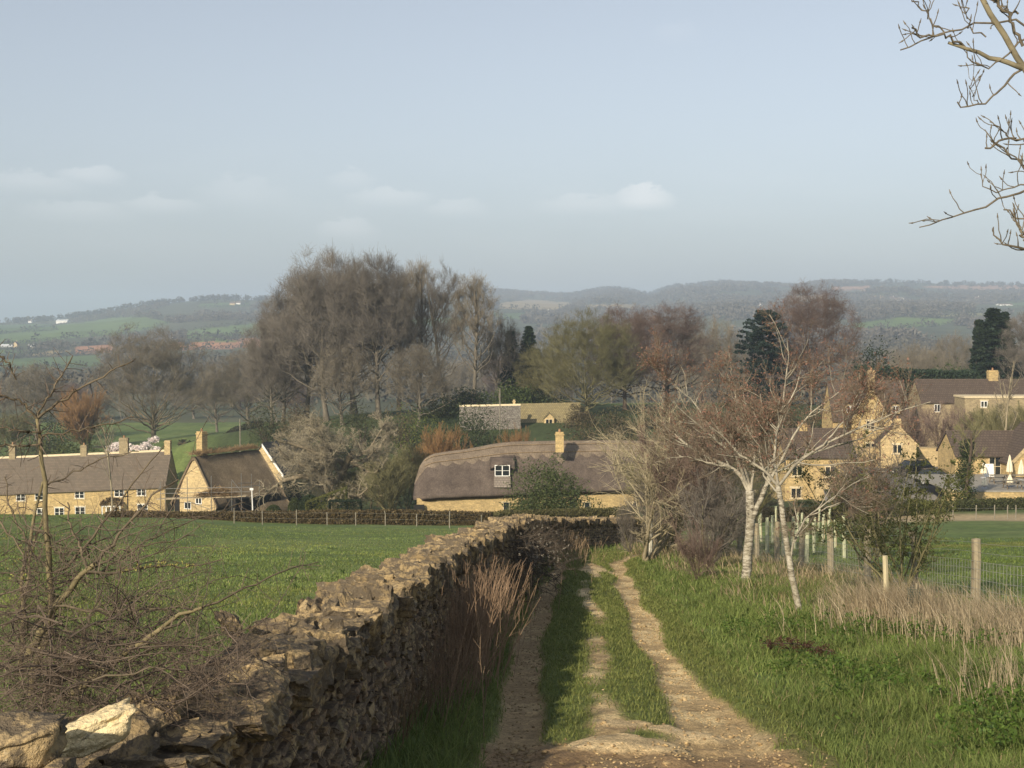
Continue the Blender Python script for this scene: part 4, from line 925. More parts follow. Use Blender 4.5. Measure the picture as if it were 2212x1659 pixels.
# thin posts along the hedge at the foot of the left pasture
lf = empty('field_fence', (PX(768, 104), 104, Hs(PX(768, 104), 104)), 'row of thin grey posts before the long hedge below the left pasture', 'fence')
PALEW = plain('grey_post', (.22, .20, .155), .85, 0, .25, 4)
pts = []
for k, px in enumerate((505, 566, 640, 706, 768, 832, 900, 971, 1040)):
    d = 103-.2*k if px != 971 else 96; x = PX(px, d); z = Hs(x, d)
    fpost(x, d, rng.uniform(.8, 1.15), .038, lf, seed=50+k, mat=PALEW); pts.append((x, d, z))
gm_ = []
for hh in (.45, .85): gm_.append(np.array([(x, d, z+hh) for x, d, z in pts]))
V, Q = tubes([(np.array(gm_), np.full((2, len(pts)), .004), 4)]); o = link(npmesh('wire', V, Q, None, WIRE), 'wire', lf); o.location = tuple(-c for c in lf.location)
rf = empty('far_field_fence', (PX(2110, 113), 113, Hs(PX(2110, 113), 113)), 'thin posts standing in the tan grass beyond the right pasture', 'fence')
for k, px in enumerate((2060, 2110, 2150, 2178, 2196, 2225)): fpost(PX(px, 113), 113, 1.1, .045, rf, seed=70+k, mat=PALEW)
pts = np.array([(PX(px, 113), 113, Hs(PX(px, 113), 113)+.85) for px in (2060, 2110, 2150, 2178, 2196, 2225)])
V, Q = tubes([(pts[None], np.full((1, 6), .006), 4)]); o = link(npmesh('wire', V, Q, None, WIRE), 'wire', rf); o.location = tuple(-c for c in rf.location)
# mossy post at the end of the track, brown gate post
x = PX(1404, 49); mp = empty('mossy_post', (x, 49, Hs(x, 49)), 'crumbling pale post wrapped in twigs where the track turns', 'post')
o = fpost(x, 49, 1.35, .10, mp, 'shaft', 5, plain('pale_post', (.5, .47, .38), .9, 0, .5, 6, .4))

# ---------------------------------------------------------------- hedges
def hedge(pts, h, w, n, size, cols, label, name='hedge', seed=0, topjit=.12, mat=LEAF, twigc='brown', tops=None):
    "hedge along points (x,y): leafy skin clumps plus inner twigs"
    rng = np.random.default_rng(seed); p = np.array(pts, float); s = np.concatenate([[0], np.cumsum(np.linalg.norm(np.diff(p, axis=0), axis=1))])
    t = rng.uniform(0, s[-1], n); x = np.interp(t, s, p[:, 0]); y = np.interp(t, s, p[:, 1]); z = H(x, y)
    k = np.clip(np.searchsorted(s, t)-1, 0, len(p)-2); e = p[k+1]-p[k]; e = e/np.linalg.norm(e, axis=1, keepdims=True)
    def htop(x_, y_):
        if tops is None: return np.full(len(x_), float(h))
        tp_ = np.interp(1106+x_/y_*F0, [q[0] for q in tops], [q[1] for q in tops]); return np.maximum(-(tp_-700)/F0*y_-H(x_, y_), .35)
    hh = np.maximum(htop(x, y)-.10, .3)*(1+topjit*(fbm(t*.5, t*0, 3, seed)-.5)*2)
    u = rng.uniform(-1, 1, n); v = rng.uniform(0, 1, n); f = rng.integers(0, 3, n)
    off = np.where(f == 0, u, np.where(f == 1, -1, 1))*w/2; zz = np.where(f == 0, 1.0, v)*hh
    c = np.stack([x-e[:, 1]*off, y+e[:, 0]*off, z+zz], -1)
    V, Q, idx = leaves(rng, c, np.full(n, .12*max(h, 1.)), 9, size, 1, .5)
    o = empty(name, (p[:, 0].mean(), p[:, 1].mean(), Hs(p[:, 0].mean(), p[:, 1].mean())), label, 'hedge')
    q = link(npmesh('foliage', V, Q, None, mat, False, leafcol(rng, idx, cols, .35)), 'foliage', o); q.location = tuple(-c_ for c_ in o.location)
    m = n//3; st = np.stack([x[:m]-e[:m, 1]*u[:m]*w*.4, y[:m]+e[:m, 0]*u[:m]*w*.4, z[:m]], -1)
    pp, rr = grow(rng, st, np.array([0, 0, 1.])+rng.normal(size=(m, 3))*.25, hh[:m]*1.0, np.full(m, .018), np.full(m, .006), 4, .1, .05)
    V, Q = tubes([(pp, rr, 3)]); q = link(npmesh('stems', V, Q, None, BK[twigc]), 'stems', o); q.location = tuple(-c_ for c_ in o.location)
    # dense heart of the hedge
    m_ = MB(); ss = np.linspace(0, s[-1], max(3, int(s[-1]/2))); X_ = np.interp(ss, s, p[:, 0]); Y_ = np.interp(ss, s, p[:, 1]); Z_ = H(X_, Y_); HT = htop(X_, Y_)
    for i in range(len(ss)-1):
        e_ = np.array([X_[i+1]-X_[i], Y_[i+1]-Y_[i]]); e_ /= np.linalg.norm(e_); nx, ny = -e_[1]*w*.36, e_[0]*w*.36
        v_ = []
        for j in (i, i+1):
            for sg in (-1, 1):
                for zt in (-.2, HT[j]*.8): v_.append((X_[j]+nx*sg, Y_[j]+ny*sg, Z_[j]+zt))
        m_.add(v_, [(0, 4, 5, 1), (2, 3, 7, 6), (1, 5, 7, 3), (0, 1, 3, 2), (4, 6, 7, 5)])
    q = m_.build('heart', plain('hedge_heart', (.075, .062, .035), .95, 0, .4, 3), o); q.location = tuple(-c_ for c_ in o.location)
    return o
XP = lambda px, d: (PX(px, d), d)
hedge([XP(235, 112), XP(400, 109), XP(560, 107), XP(760, 106), XP(960, 106), XP(1060, 106)], 1.3, 1.1, 4200, .085, ((.10, .075, .038), (.145, .11, .05)), 'long clipped brown hedge below the scaffolded house and left pasture', seed=1, tops=((230, 1107), (400, 1108), (560, 1107), (780, 1104), (960, 1106), (1060, 1110)))
hedge([XP(1065, 106), XP(1180, 107), XP(1300, 108), XP(1372, 108)], 1.75, 1.2, 2400, .08, ((.085, .08, .032), (.125, .115, .045)), 'olive-brown hedge in front of the thatched cottage wall', seed=2, tops=((1060, 1108), (1150, 1108), (1250, 1103), (1372, 1097)))
hedge([XP(1640, 112), XP(1740, 113), XP(1840, 116)], 1.3, 1.3, 1400, .09, ((.06, .055, .03), (.09, .08, .04)), 'dark hedge along the lane below the yellow cottage', seed=3, tops=((1640, 1100), (1840, 1096)))
hedge([XP(1840, 118), XP(1980, 122), XP(2100, 126), XP(2260, 128)], 1.8, 1.6, 2600, .09, ((.055, .065, .025), (.095, .10, .04)), 'dark green hedge below the terrace wall beyond the right pasture', seed=4, tops=((1840, 1085), (1980, 1085), (2100, 1083), (2260, 1078)))
hedge([XP(1850, 236), XP(1960, 236), XP(2100, 238)], 6.2, 3.0, 3200, .22, ((.028, .048, .028), (.045, .07, .036)), 'tall clipped dark green hedge behind the brown roofs', seed=5, topjit=.05)
hedge([XP(390, 285), XP(470, 282), XP(560, 330)], 1.6, 2.0, 900, .16, ((.045, .05, .028), (.07, .07, .035)), 'low dark hedge crossing the green field behind the village', seed=6)

# ---------------------------------------------------------------- evergreen bushes
def bush(px, d, top, wid, label, seed, cols, nc=60, nl=40, size=.12, name='bush', cr=.3, base=None, depth=1.0, fill=.55, group=None):
    x = PX(px, d); z = Hs(x, d)-.1 if base is None else PZ(base, d); h = P(px, top, d)[2]-z; rx = wid/F0*d/2
    o = empty(name, (x, d, z), label, 'bush', group)
    link(bush_mesh('foliage', seed, rx, rx*depth, h, nc, nl, size, cols, LEAF, cr, .06, fill), 'foliage', o)
    link(stems_mesh('stems', seed, 9, h*.75, .45*rx/h*2, .05*max(h/4, .5), BK['brown']), 'stems', o)
EV = ((.030, .044, .018), (.062, .082, .030)); EVL = ((.085, .11, .028), (.15, .17, .045)); DK = ((.02, .032, .018), (.04, .055, .025))
bush(1180, 116, 1000, 198, 'feathery green bush standing in front of the thatched cottage', 1, ((.055, .075, .026), (.11, .13, .05)), 170, 70, .10, cr=.26, fill=.3, base=1112)
bush(1010, 196, 868, 150, 'dark evergreen bush left of the lichened stone roof', 2, EV, 90, 45, .16)
bush(905, 192, 888, 95, 'yellow-green laurel under the slim bare trees', 3, EVL, 60, 40, .16)
bush(930, 184, 905, 110, 'deep green bush behind the clipped brown dome', 4, DK, 60, 40, .16)
bush(1085, 188, 905, 90, 'dark evergreen spilling over the lichened stone roof', 5, EV, 70, 40, .14)
bush(1105, 232, 826, 130, 'bright green tree-bush rising behind the two stone roofs', 6, ((.05, .075, .022), (.095, .125, .04)), 90, 45, .2)
bush(1180, 236, 838, 120, 'olive evergreen behind the roof with the dormer', 7, EV, 70, 40, .2)
bush(1000, 232, 842, 120, 'dark evergreen under the long bare trunk', 8, DK, 70, 40, .2)
bush(113, 262, 900, 75, 'dark blue-green evergreen behind the slate row', 9, DK, 50, 40, .2)
bush(150, 240, 938, 150, 'olive green bush behind the slate row chimneys', 10, ((.05, .065, .022), (.10, .11, .035)), 70, 40, .18)
bush(60, 250, 940, 120, 'low mixed green bush left of the slate row chimneys', 11, ((.06, .062, .03), (.10, .095, .045)), 60, 40, .18)
bush(1886, 242, 752, 100, 'round dark green tree beside the clipped tall hedge', 12, DK, 80, 45, .22)
bush(2050, 244, 770, 70, 'bright green bush on top of the clipped tall hedge', 13, ((.045, .07, .022), (.075, .105, .03)), 50, 40, .2)
bush(1985, 172, 960, 150, 'dark ivy-like evergreen behind the parked cars', 14, EV, 70, 40, .16)
bush(1800, 146, 1055, 55, 'small clipped shrub against the yellow cottage', 15, EV, 24, 40, .1)
bush(925, 165, 1000, 60, 'shadowy evergreen between scrub and thatched roof', 16, DK, 40, 40, .14)
bush(640, 172, 1040, 90, 'dark evergreen behind the clipped garden bushes', 17, DK, 50, 40, .14)
BRN = ((.085, .068, .04), (.14, .115, .062))
for k, (px_, d_, tp_, w_) in enumerate(((575, 225, 868, 90), (650, 222, 862, 100), (700, 205, 880, 110), (780, 210, 872, 110), (860, 206, 880, 100), (640, 200, 905, 90), (940, 228, 862, 80), (1010, 238, 850, 70), (1250, 215, 880, 90), (1330, 208, 885, 110), (1420, 212, 880, 110), (1500, 205, 890, 110), (1580, 215, 870, 110), (1660, 212, 860, 100), (1740, 208, 875, 110), (820, 176, 935, 90), (1300, 180, 920, 80), (1390, 176, 930, 90), (1480, 172, 940, 100), (1580, 170, 930, 110), (1660, 172, 930, 100), (1265, 192, 915, 90), (1215, 176, 938, 80), (1330, 170, 925, 90), (1225, 228, 872, 80), (1270, 186, 900, 110), (1340, 196, 890, 100))):
    bush(px_, d_, tp_, w_, 'brownish thicket of undergrowth among the trees behind the cottages', 100+k, BRN if k % 3 else ((.045, .052, .024), (.085, .09, .04)), 60, 40, .15, name='undergrowth_bush', group='undergrowth thickets behind the cottages')
TOP = ((.045, .06, .022), (.075, .09, .032))
def topiary(px, d, top, wid, base, label, seed, cols=TOP, box=False, sk=0):
    rng = np.random.default_rng(seed); x = PX(px, d); z = Hs(x, d); z = min(z, PZ(base, d)); h = P(px, top, d)[2]-z; r = wid/F0*d/2; n = 1500
    v = unit(rng.normal(size=(n, 3))); v[:, 2] = np.abs(v[:, 2]); 
    if box: v = v/np.maximum(np.abs(v).max(1, keepdims=True), .2); v *= .9
    c = v*np.array([r, r if not box else r*.5, h*.93]); 
    if sk: c[:, 2] *= np.clip(.45+.55*(c[:, 0]/r*sk*.5+.5), 0, 1)
    V, Q, idx = leaves(rng, c, np.full(n, .09), 7, .06, 1, .4)
    o = empty('clipped_bush', (x, d, z), label, 'bush'); link(npmesh('foliage', V, Q, None, LEAF, False, leafcol(rng, idx, cols)), 'foliage', o)
topiary(590, 148, 1090, 36, 1112, 'low rounded clipped bush under the lean-to eaves', 1)
topiary(636, 147, 1073, 30, 1112, 'egg-shaped clipped bush between two rounder ones', 2)
topiary(668, 147, 1066, 52, 1112, 'largest dark clipped bush in the cottage garden', 3, ((.03, .045, .02), (.05, .07, .028)))
topiary(705, 145, 1040, 95, 1112, 'sloping yellow-green clipped hedge block under the old contorted tree', 4, ((.10, .11, .03), (.15, .15, .045)), True, 1)
topiary(745, 144, 1075, 75, 1112, 'dark low clipped block beside the sloping yellow-green one', 5, ((.022, .038, .02), (.04, .055, .028)), True)
for k, (a, b, c) in enumerate(((1745, 1083, 34), (1778, 1082, 20), (1800, 1083, 18), (1727, 1084, 22))):
    topiary(a, 140, b, c, 1100, 'dark clipped ball before the yellow cottage', 10+k, ((.03, .04, .02), (.05, .06, .028)))

for o in [o for o in COL.objects if o.get('label') == 'dark clipped ball before the yellow cottage']: o['group'] = 'clipped balls before the yellow cottage'

# ivy-covered tree beside the terrace
G, tip = tree_data(301, 10, 3, 7, 3.2, 7, .22, [(10, .35, 1, 40, 10, .6, .06, 6, .1, .08, 5), (8, .2, 1, 38, 12, .5, .025, 5, .12, .05, 3), (6, .1, 1, 40, 12, .5, .013, 4, .12, .03, 3)])
tm, cm = tree_meshes('ivy_tree', G, 1, BK['brown'], TW['olive']); x = PX(2086, 128); z = Hs(x, 128); hh = (P(2086, 868, 128)[2]-z)
o = place('ivy_clad_tree', [('trunk', tm), ('crown', cm)], (x, 128, z), 'bare tree with its trunk wrapped in dark green ivy beside the terrace', 'tree', None, 0, (.9, .9, hh/10))
rng = np.random.default_rng(3); t = rng.uniform(0, 1, 130); c = np.stack([rng.normal(size=130)*.45*(1.15-t*.6), rng.normal(size=130)*.45, t*6.4], -1); V, Q, idx = leaves(rng, c, np.full(130, .5), 34, .11)
link(npmesh('ivy', V, Q, None, LEAF, False, leafcol(rng, idx, EV)), 'ivy', o)

# blossoming magnolia behind the row
G, tip = tree_data(401, 5, 3.6, 3.2, 2.2, 1.6, .16, [(10, .3, 1, 55, 12, .7, .07, 6, .12, .08, 5), (8, .2, 1, 40, 12, .5, .03, 5, .14, .06, 4), (6, .2, 1, 40, 12, .5, .015, 4, .14, .06, 3)])
tm, cm = tree_meshes('magnolia', G, 1, BK['grey'], TW['grey']); x = PX(280, 216); z = PZ(1040, 216); hh = (P(280, 940, 216)[2]-z)/5.2
o = place('magnolia', [('trunk', tm), ('crown', cm)], (x, 216, z), 'pinkish white magnolia in full blossom behind the slate-roofed row', 'tree', None, 0, (1.65, 1.1, hh))
rng = np.random.default_rng(5); tp_ = tip[0][:, -1]; V, Q, idx = leaves(rng, tp_, np.full(len(tp_), .20), 12, .17, 1, .3)
link(npmesh('blossom', V, Q, None, attrmat('blossom', .6, .06, 3, .3), False, leafcol(rng, idx, ((.78, .68, .64), (.88, .82, .78)), .08)), 'blossom', o)

# ---------------------------------------------------------------- verge grass, dead stalks, litter (things nobody could count)
rng = np.random.default_rng(2024)
def scatter(n, x0, x1, y0, y1, pw=1.6):
    "points denser near the camera"
    t = rng.uniform(0, 1, n); a, b = y0**(1-pw), y1**(1-pw); y = (a+(b-a)*t)**(1/(1-pw)) if pw != 1 else y0*(y1/y0)**t
    return rng.uniform(x0, x1, n), y
def gcols(n, a, b, var=.3): 
    k = rng.uniform(0, 1, (n, 1)); return (np.array(a)*(1-k)+np.array(b)*k)*rng.uniform(1-var, 1+var, (n, 1))
GA, GB, GT = (.112, .162, .040), (.235, .28, .084), (.36, .28, .15)
# right bank
n = 190000; x, y = scatter(n, 1.6, 8.0, 9.5, 64, 1.7); lat = lateral(LANE[::3], x, y)
cl = fbm(x*1.1, y*1.1, 3, 91); edge = 1.5+.35*(fbm(x*0+4, y*.8, 2, 13)-.5)
k = (lat > edge)&(rng.random(n) < .35+1.1*cl); x, y, lat, cl = x[k], y[k], lat[k], cl[k]; n = len(x)
sc = np.clip(y/14, 1, 3.2)
h = (.10+.20*cl**1.5)*rng.uniform(.6, 1.4, n)*(.55+.45*sstep(1.5, 2.6, lat)); p = np.stack([x, y, H(x, y)-.02], -1)
c = gcols(n, GA, GB)*(.62+.75*fbm(x*.7, y*.7, 3, 95))[:, None]; dead = rng.random(n) < .04+.25*sstep(4.2, 6.5, x)*sstep(17, 24, y); c[dead] = gcols(dead.sum(), (.26, .2, .10), (.4, .32, .18))

vg = tag(link(blades('verge_grass', p, h, .0042*sc, .75, c, GRASSM, 1), 'verge_grass'), 'lush green grass on the bank right of the track', None, None, 'stuff')
# left verge below the wall
n = 60000; x, y = scatter(n, -1.6, 6, 9.5, 66, 1.6); lat = lateral(LANE[::3], x, y); lw = lateral(WALL[::3], x, y)
k = (lat < -1.10)&(lw > -.05)&(rng.random(n) < .9); x, y, lat = x[k], y[k], lat[k]; n = len(x); sc = np.clip(y/14, 1, 3)
p = np.stack([x, y, H(x, y)-.02], -1); h = rng.uniform(.10, .27, n)*(1-.55*sstep(-1.4, -1.1, lat))
tag(link(blades('wall_foot_grass', p, h, .0042*sc, .7, gcols(n, GA, GB), GRASSM, 2), 'wall_foot_grass'), 'green grass in the shade at the foot of the wall', None, None, 'stuff')
# left pasture, close part
n = 300000; x, y = scatter(n, -15, 2, 9.5, 95, 1.35); x = -1.5-(1.5-x)*np.clip(y/30, .35, 2.6)+.055*np.minimum(y, 60); lw = lateral(WALL[::3], x, y); k = (lw < -.5); x, y = x[k], y[k]; n = len(x); sc = np.clip(y/12, 1, 4)
cl = fbm(x*.5, y*.5, 3, 44); p = np.stack([x, y, H(x, y)-.02], -1); h = rng.uniform(.04, .09, n)*(.6+.9*cl)
c = gcols(n, (.110, .160, .040), (.205, .25, .078))*(.55+.9*cl)[:, None]*(.7+.6*fbm(x*.09, y*.07, 3, 45))[:, None]; yl = (sstep(.52, .7, fbm(x*.2, y*.14, 3, 46))*.45)[:, None]; c = c*(1-yl)+c*np.array([1.35, 1.08, .9])*yl; c[rng.random(n) < .03] = (.35, .31, .16)
tag(link(blades('pasture_grass', p, h, .0042*sc, .6, c, GRASSM, 3), 'pasture_grass'), 'short green grass of the pasture left of the wall', None, None, 'stuff')
# right pasture, close part
n = 70000; x, y = scatter(n, 7.2, 26, 16, 75, 1.4); k = x < 7.4+(y-12)*.42; x, y = x[k], y[k]; n = len(x); sc = np.clip(y/12, 1, 4); p = np.stack([x, y, H(x, y)-.02], -1)
tag(link(blades('right_pasture_grass', p, rng.uniform(.05, .12, n), .0042*sc, .6, gcols(n, (.10, .155, .035), (.185, .235, .06)), GRASSM, 4), 'right_pasture_grass'), 'short bright grass of the pasture behind the wire fence', None, None, 'stuff')
# grass on the middle of the track
f = LG; pr = (f['gm']**1.5).ravel(); idx = rng.choice(len(pr), 95000, p=pr/pr.sum()); x = f['X'].ravel()[idx]+rng.normal(size=len(idx))*.03; y = f['Y'].ravel()[idx]+rng.normal(size=len(idx))*.03; z = f['Z'].ravel()[idx]
k = y > 8.5; x, y, z = x[k], y[k], z[k]; n = len(x); sc = np.clip(y/14, 1, 3)
tag(link(blades('track_grass', np.stack([x, y, z-.012], -1), rng.uniform(.03, .085, n), .0042*sc, .9, gcols(n, (.125, .165, .04), (.25, .26, .085)), GRASSM, 5), 'track_grass'), 'short trodden grass along the middle of the track', None, None, 'stuff')
# tan dead grass: right bank along the trees and the fence
def deadgrass(name, x, y, hmin, hmax, lean, label, seed, a=(.34, .26, .15), b=(.56, .45, .29), yaw=None, w=.0035):
    n = len(x); sc = np.clip(y/14, 1, 3.5); p = np.stack([x, y, H(x, y)-.02], -1)
    tag(link(blades(name, p, rng.uniform(hmin, hmax, n), w*sc, lean, gcols(n, a, b, .25), GRASSM, seed, None, .3, yaw), name), label, None, None, 'stuff')
n = 9000; x, y = scatter(n, 3.3, 8.4, 21, 66, 1.3); cl = fbm(x*.8, y*.8, 3, 71)
k = (rng.random(n) < sstep(.47, .70, cl+.15*sstep(4.4, 6.6, x)+.07*sstep(30, 45, y)))&(x > 3.9+.3*sstep(24, 50, y)); x, y = x[k], y[k]
deadgrass('dead_grass', x, y, .15, .5, .75, 'tan dead grass standing along the fence and the white-barked trees', 11, yaw=(-.5, -.2, 0))
x = np.concatenate([rng.normal(PX(1950, 20.7), .38, 2600), rng.normal(PX(2090, 19.5), .75, 1300), rng.normal(PX(2190, 17.5), .5, 1000), rng.normal(PX(2205, 13.2), .3, 260)]); y = np.concatenate([rng.normal(20.9, .5, 2600), rng.normal(19.6, 1.0, 1300), rng.normal(17.6, .8, 1000), rng.normal(13.2, .6, 260)])
deadgrass('fence_dead_grass', x, y, .3, .78, .55, 'pale dead stalks thick around the leaning stake and the near fence post', 12, (.38, .30, .19), (.60, .50, .34), (-.6, -.2, 0), .004)
# brown docks and stalks at the wall foot
def stalks(name, px, py, d, sx, sy, n, h0, h1, label, c, seed, lean=.16):
    r = np.random.default_rng(seed); x = r.normal(PX(px, d), sx, n); y = r.normal(d, sy, n); lw = lateral(WALL[::3], x, y); k = lw > .02; x, y = x[k], y[k]; n = len(x)
    st = np.stack([x, y, H(x, y)-.02], -1); di = np.array([.12, -.05, 1.])+r.normal(size=(n, 3))*lean
    p, q = grow(r, st, di, r.uniform(h0, h1, n), np.full(n, .0042), np.full(n, .0018), 6, .05, .0); a, d_, pr_, t = kids(r, p, q, 9, .4, 1, 28, 10); k1 = grow(r, a, d_, r.uniform(.03, .14, len(a)), pr_*.7, pr_*.35, 4, .12, .05)
    V, Q = tubes([(p, q, 4), (k1[0], k1[1], 3)]); m = plain(name+'_mat', c, .9, 0, .4, 3)
    tag(link(npmesh(name, V, Q, None, m), name), label, None, None, 'stuff')
stalks('dock_stalks', 1010, 1390, 17.6, .19, 1.3, 480, .7, 1.35, 'reddish brown dead dock stalks standing against the wall', (.27, .185, .12), 1)
stalks('dock_stalks', 960, 1500, 14.6, .16, 1.0, 110, .35, .8, 'thin dark stalks at the foot of the near wall', (.22, .155, .10), 2)
stalks('brown_stalks', 1085, 1290, 29, .3, 5.0, 330, .4, .95, 'brown dead stems along the wall below the bend', (.28, .20, .13), 3)
stalks('brown_stalks', 1190, 1210, 50, .7, 5.0, 330, .4, 1.0, 'dead brown stems along the wall at the bend', (.30, .22, .14), 4, .2)
stalks('dry_stalks', 880, 1500, 12.6, .10, .9, 40, .3, .7, 'a few thin dry stems before the near wall face', (.2, .14, .08), 7)
# old man's beard: pale seed heads on a dark climber over the wall
cw = empty('clematis', (PX(1105, 31), 31, Hs(PX(1105, 31), 31)), 'dark tangle of climber with fluffy grey seed heads on the wall', 'climber')
r = np.random.default_rng(17); n = 260; x = r.normal(.28, .32, n); y = r.normal(31, 2.3, n); z = H(x, y)+r.uniform(.2, 1.35, n)
p, q = grow(r, np.stack([x, y, z], -1), r.normal(size=(n, 3))+np.array([.3, 0, .1]), r.uniform(.4, 1.0, n), np.full(n, .008), np.full(n, .003), 8, .25, -.05)
a, d_, pr_, t = kids(r, p, q, 7, .1, 1, 50, 20); k1 = grow(r, a, d_, r.uniform(.08, .3, len(a)), pr_*.5, pr_*.25, 4, .2, -.03)
V, Q = tubes([(p, q, 4), (k1[0], k1[1], 3)]); child_at(npmesh('stems', V, Q, None, TW['dark']), 'stems', cw)
n = 150; x = r.normal(.52, .26, n); y = r.normal(30, 2.0, n); z = H(x, y)+np.clip(r.normal(1.0, .26, n), .3, 1.6); c = np.stack([x, y, z], -1); V, Q, idx = leaves(r, c, np.full(n, .028), 10, .013, 1, .4)
child_at(npmesh('seed_heads', V, Q, None, attrmat('seed_fluff', .9, .1, 4, .3), False, leafcol(r, idx, ((.26, .23, .18), (.40, .36, .30)))), 'seed_heads', cw)
# dark red dock head lying on the bank
r = np.random.default_rng(19); st = P(1650, 1412, 18.4); en = P(1800, 1462, 17.2); st[2] = Hs(st[0], st[1])+.2; en[2] = Hs(en[0], en[1])+.16
dk = empty('fallen_dock', en, 'rust-dark seeded dock stem lying over the green bank', 'plant')
p = resamp(np.array([st, (st+en)/2+np.array([0, 0, .05]), en]), 10)[None]; V, Q = tubes([(p, np.full((1, 10), .008), 5)]); child_at(npmesh('stem', V, Q, None, TW['dark']), 'stem', dk)
c = resamp(p[0], 80)+r.normal(size=(80, 3))*np.array([.04, .04, .035]); V, Q, idx = leaves(r, c, np.full(80, .035), 14, .014, 1, .4); child_at(npmesh('seeds', V, Q, None, LEAF, False, leafcol(r, idx, ((.06, .028, .02), (.105, .055, .035)))), 'seeds', dk)
n = 900; x, y = scatter(n, -9, 1, 13, 60, 1.2); x = x*np.clip(y/25, .5, 2)-1.5; cl = fbm(x*.7, y*.7, 3, 57); k = (cl > .60)&(lateral(WALL[::3], x, y) < -.8); x, y = x[k], y[k]; c = np.stack([x, y, H(x, y)+.06], -1)
V, Q, idx = leaves(rng, c, np.full(len(c), .11), 9, .045, .5, .4, .2)
tag(link(npmesh('pasture_weeds', V, Q, None, LEAF, False, leafcol(rng, idx, ((.05, .085, .02), (.10, .14, .035)))), 'pasture_weeds'), 'darker broad-leaved tufts scattered in the left pasture', None, None, 'stuff')
# nettles and broad weeds on the bank
n = 2600; x, y = scatter(n, 2.8, 7.6, 10.5, 24, 1.5); cl = fbm(x*.9, y*.9, 2, 55); k = (cl > .52)&(lateral(LANE[::3], x, y) > 1.9); x, y = x[k], y[k]; c = np.stack([x, y, H(x, y)+rng.uniform(.05, .26, len(x))], -1)
V, Q, idx = leaves(rng, c, np.full(len(c), .10), 12, .026, .6, .4, .3)
tag(link(npmesh('weeds', V, Q, None, LEAF, False, leafcol(rng, idx, ((.055, .10, .018), (.11, .17, .034)))), 'weeds'), 'broad-leaved green weeds on the bank', None, None, 'stuff')
# loose stones on the track
pr = ((1-f['gm'])*(.25+f['rut']+.8*f['bare'])*(f['pale']+.25)).ravel(); idx = rng.choice(len(pr), 15000, p=pr/pr.sum()); x = f['X'].ravel()[idx]+rng.normal(size=len(idx))*.03; y = f['Y'].ravel()[idx]+rng.normal(size=len(idx))*.03; z = f['Z'].ravel()[idx]
n = len(idx); sz = rng.uniform(.006, .02, n)*np.where(rng.random(n) < .04, 2.2, 1); S_ = np.stack([sz*1.3, sz, sz*.6], -1); ang = rng.uniform(0, 6.28, n)
V, Q = stones(rng, np.stack([x, y, z+sz*.1], -1), np.stack([np.cos(ang), np.sin(ang)], -1), S_, .4, .2, 2, .3)
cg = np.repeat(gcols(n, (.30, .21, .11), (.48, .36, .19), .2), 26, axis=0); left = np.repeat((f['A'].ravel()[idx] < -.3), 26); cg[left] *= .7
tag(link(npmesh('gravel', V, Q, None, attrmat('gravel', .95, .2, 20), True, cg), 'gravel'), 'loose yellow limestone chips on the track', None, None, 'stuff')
# ================================================================ buildings
def masonry(name, c, dark, mort, sc=2.2, amt=.62):
    m, nt, b = _nt(name)
    tc = nt.nodes.new('ShaderNodeTexCoord'); mp = nt.nodes.new('ShaderNodeMapping'); mp.inputs['Scale'].default_value = (1, 1, 1)
    # course the stone by height, whichever way the wall faces
    sx = nt.nodes.new('ShaderNodeSeparateXYZ'); nt.links.new(tc.outputs['Object'], sx.inputs[0]); ad = nt.nodes.new('ShaderNodeMath'); ad.operation = 'ADD'
    nt.links.new(sx.outputs[0], ad.inputs[0]); nt.links.new(sx.outputs[1], ad.inputs[1]); cb = nt.nodes.new('ShaderNodeCombineXYZ'); nt.links.new(ad.outputs[0], cb.inputs[0]); nt.links.new(sx.outputs[2], cb.inputs[1])
    br = nt.nodes.new('ShaderNodeTexBrick'); nt.links.new(cb.outputs[0], br.inputs[0])
    br.inputs['Scale'].default_value = 1; br.inputs['Brick Width'].default_value = .42; br.inputs['Row Height'].default_value = .16; br.inputs['Mortar Size'].default_value = .018; br.inputs['Bias'].default_value = -.1
    br.inputs['Color1'].default_value = (*c, 1); br.inputs['Color2'].default_value = (*[x*.66 for x in c], 1); br.inputs['Mortar'].default_value = (*mort, 1)
    n = noise(nt, 1.1, 5, rough=.65); n2 = noise(nt, 6, 4)
    cc = mix(nt, ramp(nt, n, [(.42, (0, 0, 0)), (.75, (amt,)*3)]), br.outputs[0], dark); cc = mix(nt, 1, cc, ramp(nt, n2, [(.3, (.78,)*3), (.7, (1.2,)*3)]), 'MULTIPLY')
    nt.links.new(cc, b.inputs['Base Color']); b.inputs['Roughness'].default_value = .92; bump(nt, b, br.outputs[1], -.3, .02); return m
